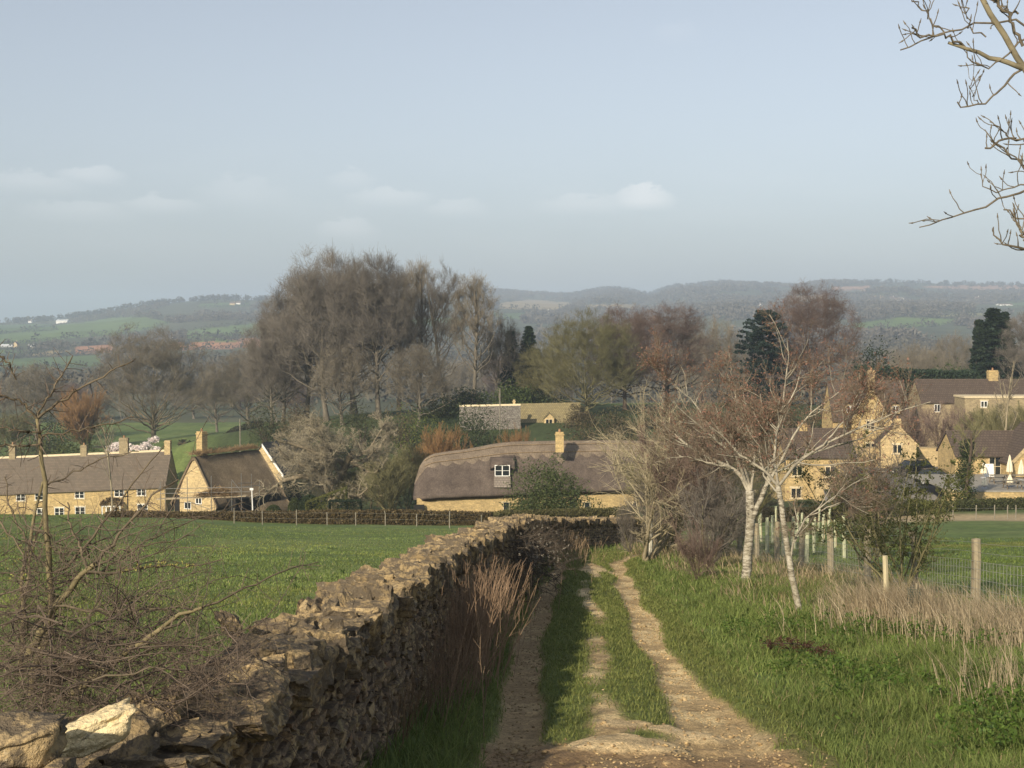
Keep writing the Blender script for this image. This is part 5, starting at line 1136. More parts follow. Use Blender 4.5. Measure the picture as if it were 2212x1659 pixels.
def tiles(name, c, dark, row=.22, amt=.5, lich=None):
    m, nt, b = _nt(name)
    tc = nt.nodes.new('ShaderNodeTexCoord'); sx = nt.nodes.new('ShaderNodeSeparateXYZ'); nt.links.new(tc.outputs['Object'], sx.inputs[0]); cb = nt.nodes.new('ShaderNodeCombineXYZ')
    nt.links.new(sx.outputs[0], cb.inputs[0]); nt.links.new(sx.outputs[2], cb.inputs[1])
    br = nt.nodes.new('ShaderNodeTexBrick'); nt.links.new(cb.outputs[0], br.inputs[0]); br.inputs['Scale'].default_value = 1; br.inputs['Brick Width'].default_value = .3; br.inputs['Row Height'].default_value = row; br.inputs['Mortar Size'].default_value = .02
    br.inputs['Color1'].default_value = (*c, 1); br.inputs['Color2'].default_value = (*[x*.72 for x in c], 1); br.inputs['Mortar'].default_value = (*[x*.4 for x in c], 1)
    n = noise(nt, .8, 5, rough=.68); n2 = noise(nt, 5, 4)
    cc = mix(nt, ramp(nt, n, [(.4, (0, 0, 0)), (.7, (amt,)*3)]), br.outputs[0], dark)
    if lich: cc = mix(nt, ramp(nt, n2, [(.5, (0, 0, 0)), (.62, (.8,)*3)]), cc, lich)
    nt.links.new(cc, b.inputs['Base Color']); b.inputs['Roughness'].default_value = .95; bump(nt, b, br.outputs[1], -.5, .03); return m
def thatchmat(name, c1, c2, c3):
    m, nt, b = _nt(name)
    n = noise(nt, .7, 5, rough=.65); n2 = noise(nt, 9, 4, stretch=(1, 1, .16), rough=.7); n3 = noise(nt, 30, 3, stretch=(1, 1, .1))
    cc = ramp(nt, n, [(.3, c1), (.55, c2), (.75, c3)]); cc = mix(nt, 1, cc, ramp(nt, n2, [(.25, (.6,)*3), (.75, (1.4,)*3)]), 'MULTIPLY')
    nt.links.new(cc, b.inputs['Base Color']); b.inputs['Roughness'].default_value = 1; bump(nt, b, n3, .7, .05); return m
COT = masonry('cotswold_stone', (.60, .44, .20), (.27, .21, .12), (.40, .31, .17)); COT2 = masonry('pale_stone', (.62, .47, .24), (.34, .27, .17), (.45, .36, .21)); SHST = masonry('weathered_stone', (.40, .32, .19), (.22, .18, .12), (.3, .25, .16))
SLATE = tiles('stone_slates', (.205, .165, .125), (.11, .095, .075), .2, .5); BROWN = tiles('brown_tiles', (.125, .095, .075), (.08, .062, .052)); MOSSY = tiles('lichened_slates', (.17, .15, .125), (.10, .09, .075), .22, .5, (.25, .235, .20)); OCH = tiles('ochre_slates', (.30, .25, .13), (.17, .145, .09), .22, .6)
GREYS = tiles('grey_slates', (.09, .09, .09), (.06, .06, .06))
THATCH = thatchmat('thatch', (.072, .056, .046), (.122, .096, .078), (.165, .132, .105)); THNEW = thatchmat('thatch_ridge', (.15, .118, .088), (.205, .163, .12), (.26, .208, .155)); THOLD = thatchmat('old_thatch', (.13, .10, .065), (.20, .155, .10), (.28, .22, .14)); STRAW = thatchmat('loose_straw', (.20, .135, .07), (.31, .22, .12), (.40, .30, .17))
WHITE = plain('white_paint', (.80, .79, .74), .5, 0, .06, 4); GLASS_, nt, b = _nt('window_glass'); b.inputs['Base Color'].default_value = (.018, .022, .024, 1); b.inputs['Roughness'].default_value = .08; b.inputs['Specular IOR Level'].default_value = .5
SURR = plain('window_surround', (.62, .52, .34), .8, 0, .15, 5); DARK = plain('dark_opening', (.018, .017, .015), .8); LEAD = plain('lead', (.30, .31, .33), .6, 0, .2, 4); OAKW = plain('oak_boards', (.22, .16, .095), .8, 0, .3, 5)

def window(par, x, y, z, w, h, face, frame=WHITE, lights=2, bars=0, surround=True, name='window'):
    "casement on a wall face: 'F' looks to -y, 'R' to +x, 'L' to -x; x,y is the middle on the wall plane"
    def add(m, u0, u1, z0, z1, o0, o1):
        if face == 'F': m.box(x+u0, x+u1, y-o1, y-o0, z+z0, z+z1)
        elif face == 'R': m.box(x+o0, x+o1, y+u0, y+u1, z+z0, z+z1)
        else: m.box(x-o1, x-o0, y+u0, y+u1, z+z0, z+z1)
    t = .075; m = MB()
    add(m, -w/2, -w/2+t, 0, h, -.05, .05); add(m, w/2-t, w/2, 0, h, -.05, .05); add(m, -w/2+t, w/2-t, h-t, h, -.05, .05); add(m, -w/2+t, w/2-t, 0, t, -.05, .05)
    for k in range(1, lights): c = -w/2+w*k/lights; add(m, c-.045, c+.045, t, h-t, -.05, .045)
    for k in range(1, bars+1):
        c = h*k/(bars+1)
        for q in range(lights): add(m, -w/2+w*q/lights+.05, -w/2+w*(q+1)/lights-.05, c-.018, c+.018, -.05, .03)
    f = m.build(name, frame, par)
    m = MB(); add(m, -w/2+t*.5, w/2-t*.5, t*.5, h-t*.5, -.05, .012); m.build('pane', GLASS_, f)
    if surround:
        m = MB(); add(m, -w/2-.12, w/2+.12, h+.003, h+.16, -.05, .055); add(m, -w/2-.15, w/2+.15, -.12, -.003, -.05, .10); m.build('sill', SURR, f)
    return f
def chimney(par, x, y, z0, z1, w, d, mat=SHST, pots=1, name='chimney'):
    m = MB(); m.box(x-w/2, x+w/2, y-d/2, y+d/2, z0, z1-.32); m.box(x-w/2-.06, x+w/2+.06, y-d/2-.06, y+d/2+.06, z1-.317, z1-.2); m.box(x-w/2+.02, x+w/2-.02, y-d/2+.02, y+d/2-.02, z1-.197, z1)
    c = m.build(name, mat, par)
    if pots:
        m = MB()
        for k in range(pots): q = x+(k-(pots-1)/2)*.35; m.bar((q, y, z1-.02), (q, y, z1+.32), .12, 8, .10)
        m.build('pot', plain('chimney_pot', (.36, .21, .12)), c)
    return c
def walls(par, L, D, he, hr, mat, base=-2.5, sh=0.0, name='wall', hip=(0, 0)):
    "four walls with gables; ridge along x. sh: rise along the length"
    x0, x1, y0, y1 = -L/2, L/2, -D/2, D/2; zz = lambda x, z: z+sh*x
    v = [(x0, y0, base), (x1, y0, base), (x1, y1, base), (x0, y1, base), (x0, y0, zz(x0, he)), (x1, y0, zz(x1, he)), (x1, y1, zz(x1, he)), (x0, y1, zz(x0, he)), (x0, 0, zz(x0, hr)), (x1, 0, zz(x1, hr))]
    m = MB(); m.add(v, [(0, 1, 5, 4), (2, 3, 7, 6), (1, 2, 6, 9, 5), (3, 0, 4, 8, 7)]); return m.build(name, mat, par)
def roof(par, L, D, he, hr, mat, ov=.28, th=.16, sh=0.0, gov=.12, name='roof'):
    x0, x1 = -L/2-gov, L/2+gov; zz = lambda x, z: z+sh*x; sl = (hr-he)/(D/2); ye = D/2+ov; ze = he-sl*ov
    v = []; 
    for x in (x0, x1):
        for y, z in ((-ye, ze), (0, hr), (ye, ze)): v += [(x, y, zz(x, z)+.02), (x, y, zz(x, z)+th+.02)]
    f = []
    for a in (0, 2): f += [(a, 6+a, 8+a, a+2), (a+1, a+3, 9+a, 7+a)]
    f += [(0, 1, 7, 6), (4, 10, 11, 5)]
    for b in (0, 6): f += [(b, b+2, b+3, b+1), (b+2, b+4, b+5, b+3)]
    m = MB(); m.add(v, f); r = m.build(name, mat, par)
    m = MB(); v = []
    for x in (x0, x1):
        for y, z in ((-.16, -.16*sl+th+.03), (0, th+.10), (.16, -.16*sl+th+.03), (0, th-.1)): v.append((x, y, zz(x, hr+z)))
    m.add(v, [(0, 4, 5, 1), (1, 5, 6, 2), (0, 1, 2, 3), (4, 7, 6, 5)]); m.build('ridge_tiles', SURR if mat in (SLATE, MOSSY) else mat, r); return r
def house_at(name, label, px, d, py, rz=0, cat='house', group=None):
    p = P(px, py, d); return empty(name, p, label, cat, group, rz)

# --- row of slate-roofed cottages at the left (front parallel to the picture)
d = 200; x0, x1 = PX(-260, d), PX(357, d); L = x1-x0; D = 7.2; zb = PZ(1120, d); he = PZ(1056, d)-zb; hr = PZ(987, d)-zb; sh = .95/ (PX(350, d)-PX(0, d))
o = empty('cottage_row', ((x0+x1)/2, d+D/2, zb), 'long row of two-storey yellow stone cottages under one brown stone-slate roof', 'houses'); cx = (x0+x1)/2; sh_ = sh
xm = PX(178, d)-cx
he -= sh*xm; hr -= sh*xm
walls(o, L, D, he, hr, COT, -4, sh); roof(o, L, D, he, hr, SLATE, .3, .14, sh, .05)
for k, (px, w) in enumerate(((-60, 1.3), (44, 1.25), (84, 1.2), (171, 1.3), (257, 1.35), (305, 1.25))): xx = PX(px, d)-cx; window(o, xx, -D/2, he+sh*xx-1.28, w, 1.05, 'F', WHITE, 2, 1)
for px, w in ((-40, 1.3), (88, 1.2), (127, 1.3), (172, 1.38), (307, 1.4)): xx = PX(px, d)-cx; window(o, xx, -D/2, he+sh*xx-3.75, w, 1.35, 'F', WHITE, 2, 1)
for px, top in ((8, 965), (165, 966), (253, 950)): xx = PX(px, d)-cx; chimney(o, xx, .1, hr+sh*xx-.8, PZ(top, d)-zb, .85 if px != 253 else 1.2, .8, SHST, 1)
xx = L/2-.45; chimney(o, xx, .0, hr+sh*xx-1.2, PZ(952, d+3)-zb, .8, 1.0, COT2, 0)
# trellis porch with climber
xx = PX(243, d)-cx; zz0 = he+sh*xx-4.7
m = MB()
for u in (-1.2, -.65, -.05, .55, 1.2): m.box(xx+u-.07, xx+u+.07, -D/2-1.0, -D/2-.86, zz0, zz0+2.2)
m.box(xx-1.3, xx+1.3, -D/2-1.02, -D/2-.84, zz0+2.203, zz0+2.34); pch = m.build('porch', WHITE, o)
rng = np.random.default_rng(6); c = unit(rng.normal(size=(160, 3))); c[:, 2] = np.abs(c[:, 2]); c = c*np.array([1.5, .7, 1.1])+np.array([xx, -D/2-.6, zz0+2.3]); V, Q, idx = leaves(rng, c, np.full(160, .18), 8, .10)
link(npmesh('climber', V, Q, None, LEAF, False, leafcol(rng, idx, ((.085, .062, .035), (.13, .09, .05)))), 'climber', pch)
m = MB(); m.box(xx-.5, xx+.5, -D/2-.03, -D/2+.1, zz0, zz0+2.05); m.build('door', DARK, o)
m = MB()
for u in (PX(178, d)-cx, ): pass
m.bar((PX(275, d)-cx, -D/2-.07, he+sh*10-.1), (PX(275, d)-cx, -D/2-.07, zz0), .05, 6); m.build('drainpipe', DARK, o)

# --- thatched house under repair, with its scaffold
a = P(419, 985, 160); bb = np.array([PX(553, 168.5), 168.5, PZ(960, 168.5)]); ax = bb-a; L = math.hypot(ax[0], ax[1]); rz = math.atan2(ax[1], ax[0])
zb = PZ(1112, 160); hr = a[2]-zb; D = 6.1; slope = 1.52; he = hr-slope*D/2
o = empty('repair_cottage', ((a[0]+bb[0])/2, (a[1]+bb[1])/2, zb), 'thatched stone house under repair with frayed ridge straw and a pale gable', 'house', None, rz)
walls(o, L-.1, D, he, hr-.05, COT2, -3)
def thatch(par, st, mat, th=.38, name='roof', seed=1, hipends=(False, False), rows=14, sag=.0, ridge_round=.35):
    "st: stations (x, front eave y,z, ridge y,z, back eave y,z); rounded thick thatch"
    n = len(st); V = []
    for (x, fy_, fz, ry, rz_, by_, bz) in st:
        row = []
        for k in range(rows+1):
            t = k/rows; row.append((x, fy_+(ry-fy_)*t, fz+(rz_-fz)*t+math.sin(t*math.pi)*.10-ridge_round*max(0, (t-.88)/.12)**2))
        for k in range(1, rows+1):
            t = k/rows; row.append((x, ry+(by_-ry)*t, rz_+(bz-rz_)*t+math.sin(t*math.pi)*.10-ridge_round*max(0, (1-t-.88)/.12)**2))
        V.append(row+[(q[0], q[1]+(.30 if k_ == 0 else (-.30 if k_ == 2*rows else 0)), q[2]-th*(1 if k_ in (0, 2*rows) else 1.15)) for k_, q in reversed(list(enumerate(row)))])
    V = np.array(V); m_ = V.shape[1]; nn = (fbm(V[..., 0]*1.3, V[..., 2]*1.3+V[..., 1], 3, seed)-.5)*.14; V[..., 2] += nn; V[..., 1] -= nn*.5
    vs = V.reshape(-1, 3); i = np.arange(n-1)[:, None]*m_+np.arange(m_)[None]; j = np.arange(n-1)[:, None]*m_+(np.arange(m_)[None]+1) % m_
    Q = np.stack([i, j, j+m_, i+m_], -1).reshape(-1, 4)
    h_ = m_//2; E = []
    for k in range(h_-1): E.append((k, m_-1-k, m_-2-k, k+1)); o_ = (n-1)*m_; E.append((o_+k+1, o_+m_-2-k, o_+m_-1-k, o_+k))
    return link(npmesh(name, vs, np.vstack([Q[:, ::-1], np.array(E)]), None, mat, True), name, par)
xs = np.linspace(-L/2-.12, L/2+.2, 26); ov = .45
st = []
for x in xs:
    # local -y is the side facing right/towards the viewer here; its eave sweeps lower towards the far end
    t = (x+L/2)/L; run = D/2+ov+1.9*sstep(.2, .7, t); low = hr-slope*(D/2+ov)-1.3*sstep(.2, .7, t)
    st.append((x, -run, low, 0, hr+.30, D/2+ov, hr-slope*(D/2+ov)))
rf_ = thatch(o, st, THOLD, .35, 'roof', 3)
rng = np.random.default_rng(33); n = 2600; tx = rng.uniform(-L/2-.1, L/2, n); p0 = np.stack([tx, rng.normal(size=n)*.28, hr+.18+0*tx], -1); dd = np.stack([rng.normal(size=n)*.5, rng.normal(size=n)*.9, np.abs(rng.normal(size=n))*.7], -1)
pp, rr = grow(rng, p0, dd, rng.uniform(.2, .75, n), np.full(n, .022), np.full(n, .01), 3, .15, -.15); V, Q = tubes([(pp, rr, 3)]); link(npmesh('loose_straw', V, Q, None, STRAW), 'loose_straw', rf_)
chimney(o, -L/2+1.6, .35, hr-1, hr+2.55, .85, .85, COT, 1)
# lower lean-to porch roof on the right with dark opening beneath
oL = o
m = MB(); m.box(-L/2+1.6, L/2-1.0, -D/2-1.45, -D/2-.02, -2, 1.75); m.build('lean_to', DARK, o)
for (yy, z, w, h) in ((-.6, 1.2, .9, .8), (1.0, .55, 1.0, .75)): window(o, -L/2+.05, yy, z, w, h, 'L', WHITE, 2, 0, False)
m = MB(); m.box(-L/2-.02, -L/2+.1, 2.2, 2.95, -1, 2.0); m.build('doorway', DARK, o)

# second wing with a slate roof behind
a = P(568, 960, 181); L2 = 11; rz2 = math.radians(70); hx, hy = math.cos(rz2), math.sin(rz2); zb = PZ(1110, 175); hr = a[2]-zb; D = 5.2; he = hr-1.28*D/2
o = empty('slate_wing', (a[0]+hx*L2/2, a[1]+hy*L2/2, zb), 'stone wing with a dark slate roof and pale verge behind the thatched house', 'house', None, rz2)
walls(o, L2, D, he, hr, COT2, -3); roof(o, L2, D, he, hr, GREYS, .3, .12, 0, .15)
m = MB(); v = [(-L2/2-.19, 0, hr+.12), (-L2/2-.19, -D/2-.32, he-.40+.12), (-L2/2-.17, -D/2-.32, he-.7), (-L2/2-.17, 0, hr-.25)]; m.poly(v, .08); m.build('verge_board', WHITE, o)
chimney(o, 1.5, -D/2-.1, 0, PZ(966, 184)-zb, .55, .55, SHST, 0)

# scaffold
sc = empty('scaffold', P(440, 1110, 154.5), 'metal scaffold with a boarded deck wrapped round the thatched gable', 'scaffold')
STEEL = plain('scaffold_tube', (.33, .32, .30), .4, .7, .25, 3); BOARD = plain('scaffold_board', (.45, .37, .24), .85, 0, .3, 3)
lx = lambda px, dd_: PX(px, dd_)-sc.location[0]; lz = lambda py, dd_: PZ(py, dd_)-sc.location[2]
for px, dd_, t_, b_ in ((346, 154, 1040, 1108), (356, 157, 1050, 1108), (404, 154, 1030, 1110), (456, 154, 1028, 1112), (500, 154, 1040, 1112), (521, 154, 1022, 1140), (543, 156, 1024, 1112), (560, 158, 1036, 1110)):
    m = MB(); m.bar((lx(px, dd_), dd_-154.5, lz(b_, dd_)-.5), (lx(px, dd_), dd_-154.5, lz(t_, dd_)), .035, 6); m.build('pole', STEEL, sc)
for (pa, ya, da), (pb, yb, db) in (((340, 1056, 154), (545, 1052, 154)), ((346, 1066, 154), (545, 1062, 154)), ((340, 1108, 154), (560, 1103, 155)), ((404, 1082, 154), (452, 1100, 154)), ((521, 1085, 154), (560, 1100, 158)), ((345, 1050, 157), (345, 1056, 154)), ((515, 1044, 154), (548, 1043, 156)), ((521, 1052, 154), (560, 1048, 158)), ((500, 1036, 154), (521, 1062, 154))):
    m = MB(); m.bar((lx(pa, da), da-154.5, lz(ya, da)), (lx(pb, db), db-154.5, lz(yb, db)), .03, 6); m.build('rail', STEEL, sc)
m = MB(); 
za, zb_ = lz(1080, 154), lz(1073, 154)
for k in range(5):
    y0 = -.5+k*.26; m.add([(lx(336, 154), y0, za), (lx(530, 154), y0, zb_), (lx(530, 154), y0+.24, zb_), (lx(336, 154), y0+.24, za), (lx(336, 154), y0, za+.06), (lx(530, 154), y0, zb_+.06), (lx(530, 154), y0+.24, zb_+.06), (lx(336, 154), y0+.24, za+.06)], [(3, 2, 1, 0), (4, 5, 6, 7), (0, 1, 5, 4), (1, 2, 6, 5), (2, 3, 7, 6), (3, 0, 4, 7)])
m.build('deck', BOARD, sc)
rng = np.random.default_rng(34); n = 900; p0 = np.stack([rng.uniform(lx(425, 154), lx(505, 154), n), rng.uniform(-.4, .6, n), 0*rng.uniform(size=n)], -1); p0[:, 2] = zb_+.06+rng.uniform(0, 1, n)*.9*np.exp(-((p0[:, 0]-lx(470, 154))/1.6)**2)
pp, rr = grow(rng, p0, rng.normal(size=(n, 3))*np.array([1, 1, .25]), rng.uniform(.3, .8, n), np.full(n, .025), np.full(n, .015), 3, .1, -.05); V, Q = tubes([(pp, rr, 3)])
tag(link(npmesh('straw_heap', V, Q, None, STRAW), 'straw_heap', None, sc.location), 'heap of loose brown thatching straw lying on the scaffold deck', 'straw')
lp = empty('lamp_post', P(547, 1110, 149), 'white post with a small lantern head by the lean-to', 'lamp post'); h = PZ(1059, 149)-lp.location[2]
m = MB(); m.bar((0, 0, -.8), (-.12, 0, h), .075, 8, .05); m.build('post', WHITE, lp); m = MB(); m.box(-.32, .04, -.11, .11, h, h+.22); m.build('head', WHITE, lp)
for px, d_, tp, bs, lab in ((1080, 206, 839, 885, 'thin grey telegraph pole above the lichened stone roof'), (519, 190, 905, 985, 'slim pale pole behind the frayed thatch ridge')):
    q = empty('telegraph_pole', P(px, bs, d_), lab, 'pole'); m = MB(); h = PZ(tp, d_)-q.location[2]; m.bar((0, 0, -4), (0, 0, h), .09, 8, .07); m.build('shaft', PALEW, q)

# --- the long thatched cottage in the middle
zb = PZ(1120, 150); cx = PX(1180, 151)
o = empty('thatched_cottage', (cx, 154, zb), 'long yellow stone cottage with a sweeping brown thatched roof and scalloped ridge', 'house')
S_px = [893, 900, 912, 930, 960, 1000, 1040, 1070, 1110, 1160, 1210, 1260, 1310, 1360, 1420, 1480, 1520]
eave = [1083, 1084, 1083, 1082, 1080, 1078, 1077, 1076, 1074, 1072, 1070, 1068, 1066, 1065, 1064, 1063, 1063]; ridg = [1040, 1012, 992, 980, 975, 970, 963, 957, 953, 952, 951, 951, 950, 951, 952, 953, 960]
fd = lambda px: 148.5+ (px-893)*.010
sx = np.linspace(893, 1520, 60); st = []
for px in sx:
    f_ = fd(px); e = np.interp(px, S_px, eave); r_ = np.interp(px, S_px, ridg); hipk = sstep(893, 925, px); rd_ = f_+3.9
    x = PX(px, f_+1.5)-cx; st.append((x, f_-154+.8*(1-hipk), PZ(e, f_)-zb+.40, rd_-154, PZ(r_, rd_)-zb, f_-154+7.8-1.0*(1-hipk), PZ(e, f_)-zb+.40))
rf_ = thatch(o, st, THATCH, .42, 'roof', 9, rows=18, ridge_round=.22)
# scalloped ridge block: a raised skin along the top with a wavy lower edge
V = []; ns = 420; xs_ = np.linspace(0, 59, ns); SA = np.array(st)
for q in xs_:
    row = [np.interp(q, range(60), SA[:, k]) for k in range(7)]; x, fy_, fz, ry, rz_, by_, bz = row
    u = (x-SA[0, 0])/1.32; sc_ = abs(math.sin(u*math.pi)); low = .30+.075*sc_
    cpx = np.interp(q, [0, 59], [893, 1520]); low += .11*math.exp(-((cpx-1212)/16)**2)
    for k in range(9):
        t = 1-low*(1-k/8.0); y = fy_+(ry-fy_)*t; z = fz+(rz_-fz)*t+math.sin(t*math.pi)*.10-.22*max(0, (t-.88)/.12)**2
        e = .10 if k > 0 else -.05; e += .10*max(0, (k-5)/3.); V.append((x, y-e*.6, z+e))
    for k in range(1, 5):
        t = k*.07; y = ry+(by_-ry)*t; z = rz_+(bz-rz_)*t-.22*max(0, (1-t-.88)/.12)**2+math.sin(t*math.pi)*.1; V.append((x, y+.06, z+(.2-.03*k if k < 4 else -.05)))
m_ = 13; V = np.array(V); i = np.arange(ns-1)[:, None]*m_+np.arange(m_-1)[None]; Q = np.stack([i+1, i+m_+1, i+m_, i], -1).reshape(-1, 4)
link(npmesh('ridge_cap', V, Q[:, ::1], None, THNEW, True), 'ridge_cap', rf_)
# ligger rods pinning the ridge
tl = []
for lowk in (.27, .12):
    tl.append([(np.interp(q, range(60), SA[:, 0]), np.interp(q, range(60), SA[:, 1])*lowk+np.interp(q, range(60), SA[:, 3])*(1-lowk)-.10, np.interp(q, range(60), SA[:, 2])*lowk+np.interp(q, range(60), SA[:, 4])*(1-lowk)+.24) for q in np.linspace(2, 59, 60)])
V, Q = tubes([(np.array(tl), np.full((2, 60), .03), 4)]); link(npmesh('ridge_rods', V, Q, None, STRAW), 'ridge_rods', rf_)
# walls below the thatch
m = MB(); pts = [(PX(px, fd(px)+.5)-cx, fd(px)-154+.55, PZ(np.interp(px, S_px, eave), fd(px))-zb+.30) for px in (900, 1000, 1100, 1200, 1300, 1400, 1515)]; bk = [(p[0], p[1]+6.6, p[2]) for p in pts]
v = [(p[0], p[1], -2.0) for p in pts]+pts+[(p[0], p[1], -2.0) for p in bk]+bk; n = len(pts)
f = [(k, k+1, n+k+1, n+k) for k in range(n-1)]+[(2*n+k+1, 2*n+k, 3*n+k, 3*n+k+1) for k in range(n-1)]+[(2*n, 0, n, 3*n), (n-1, 3*n-1, 4*n-1, 2*n-1)]; m.add(v, f); m.build('wall', COT, o)
def wy(px): return fd(px)-154+.55
def wx(px): return PX(px, fd(px)+.5)-cx
for px, w in ((1087, 1.3), (1262, 1.3), (1367, .9)): window(o, wx(px), wy(px), PZ(1104, fd(px))-zb-.3, w, 1.2, 'F', SURR, 2, 0, False)
m = MB(); px = 1234; m.box(wx(px)-.5, wx(px)+.5, wy(px)-.05, wy(px)+.1, PZ(1120, fd(px))-zb, PZ(1078, fd(px))-zb); m.build('door', DARK, o)
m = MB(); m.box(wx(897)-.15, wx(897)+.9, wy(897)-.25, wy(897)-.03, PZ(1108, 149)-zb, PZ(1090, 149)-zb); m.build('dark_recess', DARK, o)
# dormer: white casement with a slate apron below
dz = PZ(1034, 149)-zb; px = 1085; yy = fd(px)-154+.95; xx = PX(px, fd(px)+.9)-cx
m = MB(); m.box(xx-.78, xx+.78, yy, yy+2.2, dz-.1, dz+1.12); dm = m.build('dormer', THATCH, o)
window(o, xx, yy, dz, 1.55, 1.15, 'F', WHITE, 2, 1, False, 'dormer_window')
m = MB(); m.poly([(xx-.85, yy-.75, dz-1.05), (xx+.85, yy-.75, dz-1.05), (xx+.85, yy-.02, dz-.04), (xx-.85, yy-.02, dz-.04)], .08); m.build('apron', tiles('apron_slates', (.27, .23, .19), (.18, .15, .12)), o)
st2 = [(xx-1.25+2.5*k/10, yy-.30+.5*abs(k/5-1), dz+1.10-.55*abs(k/5-1)**1.5+.14, yy+1.6, dz+1.95, yy+2.4, dz+1.85) for k in range(11)]; thatch(o, st2, THATCH, .12, 'dormer_roof', 4, rows=8)
chimney(o, PX(1209, 152)-cx, -.4-1.4+.4, PZ(965, 152)-zb-.6, PZ(934, 152)-zb, .84, .84, COT, 1)

# --- stone houses behind it
d = 213; o = empty('stone_barn', (PX(1058, d), d+3, PZ(965, d)), 'low stone building with a lichen-spotted grey slate roof', 'house'); zb = o.location[2]; L = PX(1124, d)-PX(992, d)
hr = PZ(877, d+3)-zb; he = PZ(936, d)-zb; walls(o, L, 6.4, he, hr, SHST, -3, .02); roof(o, L, 6.4, he, hr, MOSSY, .3, .14, .02, .05)
chimney(o, L/2-.9, .5, hr-.5, PZ(866, d)-zb, .35, .35, COT2, 0); window(o, 1, -3.2, he-1.3, 1.1, .9, 'F')
d = 219; o = empty('dormer_house', (PX(1190, d), d+3.2, PZ(965, d)), 'stone house with a golden stone-slate roof and one small dormer', 'house'); zb = o.location[2]; L = PX(1255, d)-PX(1126, d)
hr = PZ(874, d+3)-zb; he = PZ(932, d)-zb; walls(o, L, 6.4, he, hr, COT, -3, .02); roof(o, L, 6.4, he, hr, OCH, .3, .14, .02, .05)
xx = PX(1186, d)-PX(1190, d); z0 = PZ(920, d)-zb
m = MB(); m.add([(xx-.75, -2.9, z0-.2), (xx+.75, -2.9, z0-.2), (xx+.75, -2.9, z0+1.2), (xx, -2.9, z0+1.9), (xx-.75, -2.9, z0+1.2), (xx-.75, .5, z0-.2), (xx+.75, .5, z0-.2), (xx+.75, .5, z0+1.2), (xx, .5, z0+1.9), (xx-.75, .5, z0+1.2)], [(0, 1, 2, 3, 4), (1, 6, 7, 2), (5, 0, 4, 9)]); m.build('dormer', COT2, o)
m = MB(); m.poly([(xx-.95, -3.1, z0+1.08), (xx, -3.1, z0+2.0), (xx, .6, z0+2.0), (xx-.95, .6, z0+1.08)], .1); m.poly([(xx, -3.1, z0+2.003), (xx+.95, -3.1, z0+1.083), (xx+.95, .6, z0+1.083), (xx, .6, z0+2.003)], .1); m.build('dormer_roof', OCH, o)
window(o, xx, -2.9, z0, 1.05, 1.0, 'F', SURR, 2, 0, False); window(o, 2.0, -3.2, he-1.5, 1.1, 1.1, 'F')

# --- yellow cottages on the right
def gable_house(name, label, px, d, base, apex, eave, halfw, Ld, wallm, roofm, chim=None, rz=90, wins=(), cop=True):
    "house whose gable faces the viewer; ridge runs away from it"
    zb = PZ(base, d); D = halfw*2/F0*d; hr = PZ(apex, d)-zb; he = PZ(eave, d)-zb; a = math.radians(rz); o = empty(name, (PX(px, d)+math.cos(a)*Ld/2, d+math.sin(a)*Ld/2, zb), label, 'house', None, a)
    walls(o, Ld, D, he, hr, wallm, -3); roof(o, Ld-.3, D, he, hr, roofm, .25, .13, 0, 0.0)
    if cop:
        m = MB()
        for s in (1, -1): v = [(-Ld/2-.12, 0, hr+.32), (-Ld/2-.12, s*(D/2+.3), he-.0), (-Ld/2+.3, s*(D/2+.3), he), (-Ld/2+.3, 0, hr+.32)]; m.poly(v if s < 0 else v[::-1], .2)
        m.build('gable_coping', COT2, o)
    if chim: chimney(o, -Ld/2+.45, 0, hr-.8, PZ(chim, d)-zb, .85, .8, COT2, 1)
    for (u, z, w, h) in wins: window(o, -Ld/2, u, z, w, h, 'L', SURR, 2, 0, True)
    return o
o = gable_house('gabled_cottage', 'tall stone gable topped by a square chimney, above the driveway', 1881, 178, 1000, 842, 915, 42, 9, COT, BROWN, 800, 84, ((.1, 4.0, 1.0, 1.1), (0, 1.2, 1.3, 1.2)))
o = empty('brown_roof_house', (PX(1880, 184), 187, PZ(1000, 184)), 'brown-roofed cottage range running behind the tall chimney gable', 'house'); zb = o.location[2]; L = PX(1960, 184)-PX(1795, 184)
walls(o, L, 6.5, PZ(905, 184)-zb, PZ(826, 187)-zb, COT, -3); roof(o, L, 6.5, PZ(905, 184)-zb, PZ(826, 187)-zb, BROWN)
for u in (-2.6, 3.0):
    z0 = PZ(893, 184)-zb; m = MB(); m.box(u-.6, u+.6, -3.2, -1, z0, z0+1.1); m.build('dormer', COT2, o); window(o, u, -3.2, z0+.1, .9, .85, 'F', WHITE, 2, 0, False); m = MB(); m.poly([(u-.8, -3.4, z0+1.02), (u, -3.4, z0+1.7), (u, -.6, z0+1.7), (u-.8, -.6, z0+1.02)], .1); m.poly([(u, -3.4, z0+1.703), (u+.8, -3.4, z0+1.023), (u+.8, -.6, z0+1.023), (u, -.6, z0+1.703)], .1); m.build('dormer_roof', BROWN, o)
o = gable_house('small_gable_cottage', 'squat yellow stone gable with a capped finial behind the parked cars', 1938, 163, 1005, 922, 962, 40, 8, COT2, BROWN, 905, 78, ((.0, 1.3, 1.0, 1.0),))
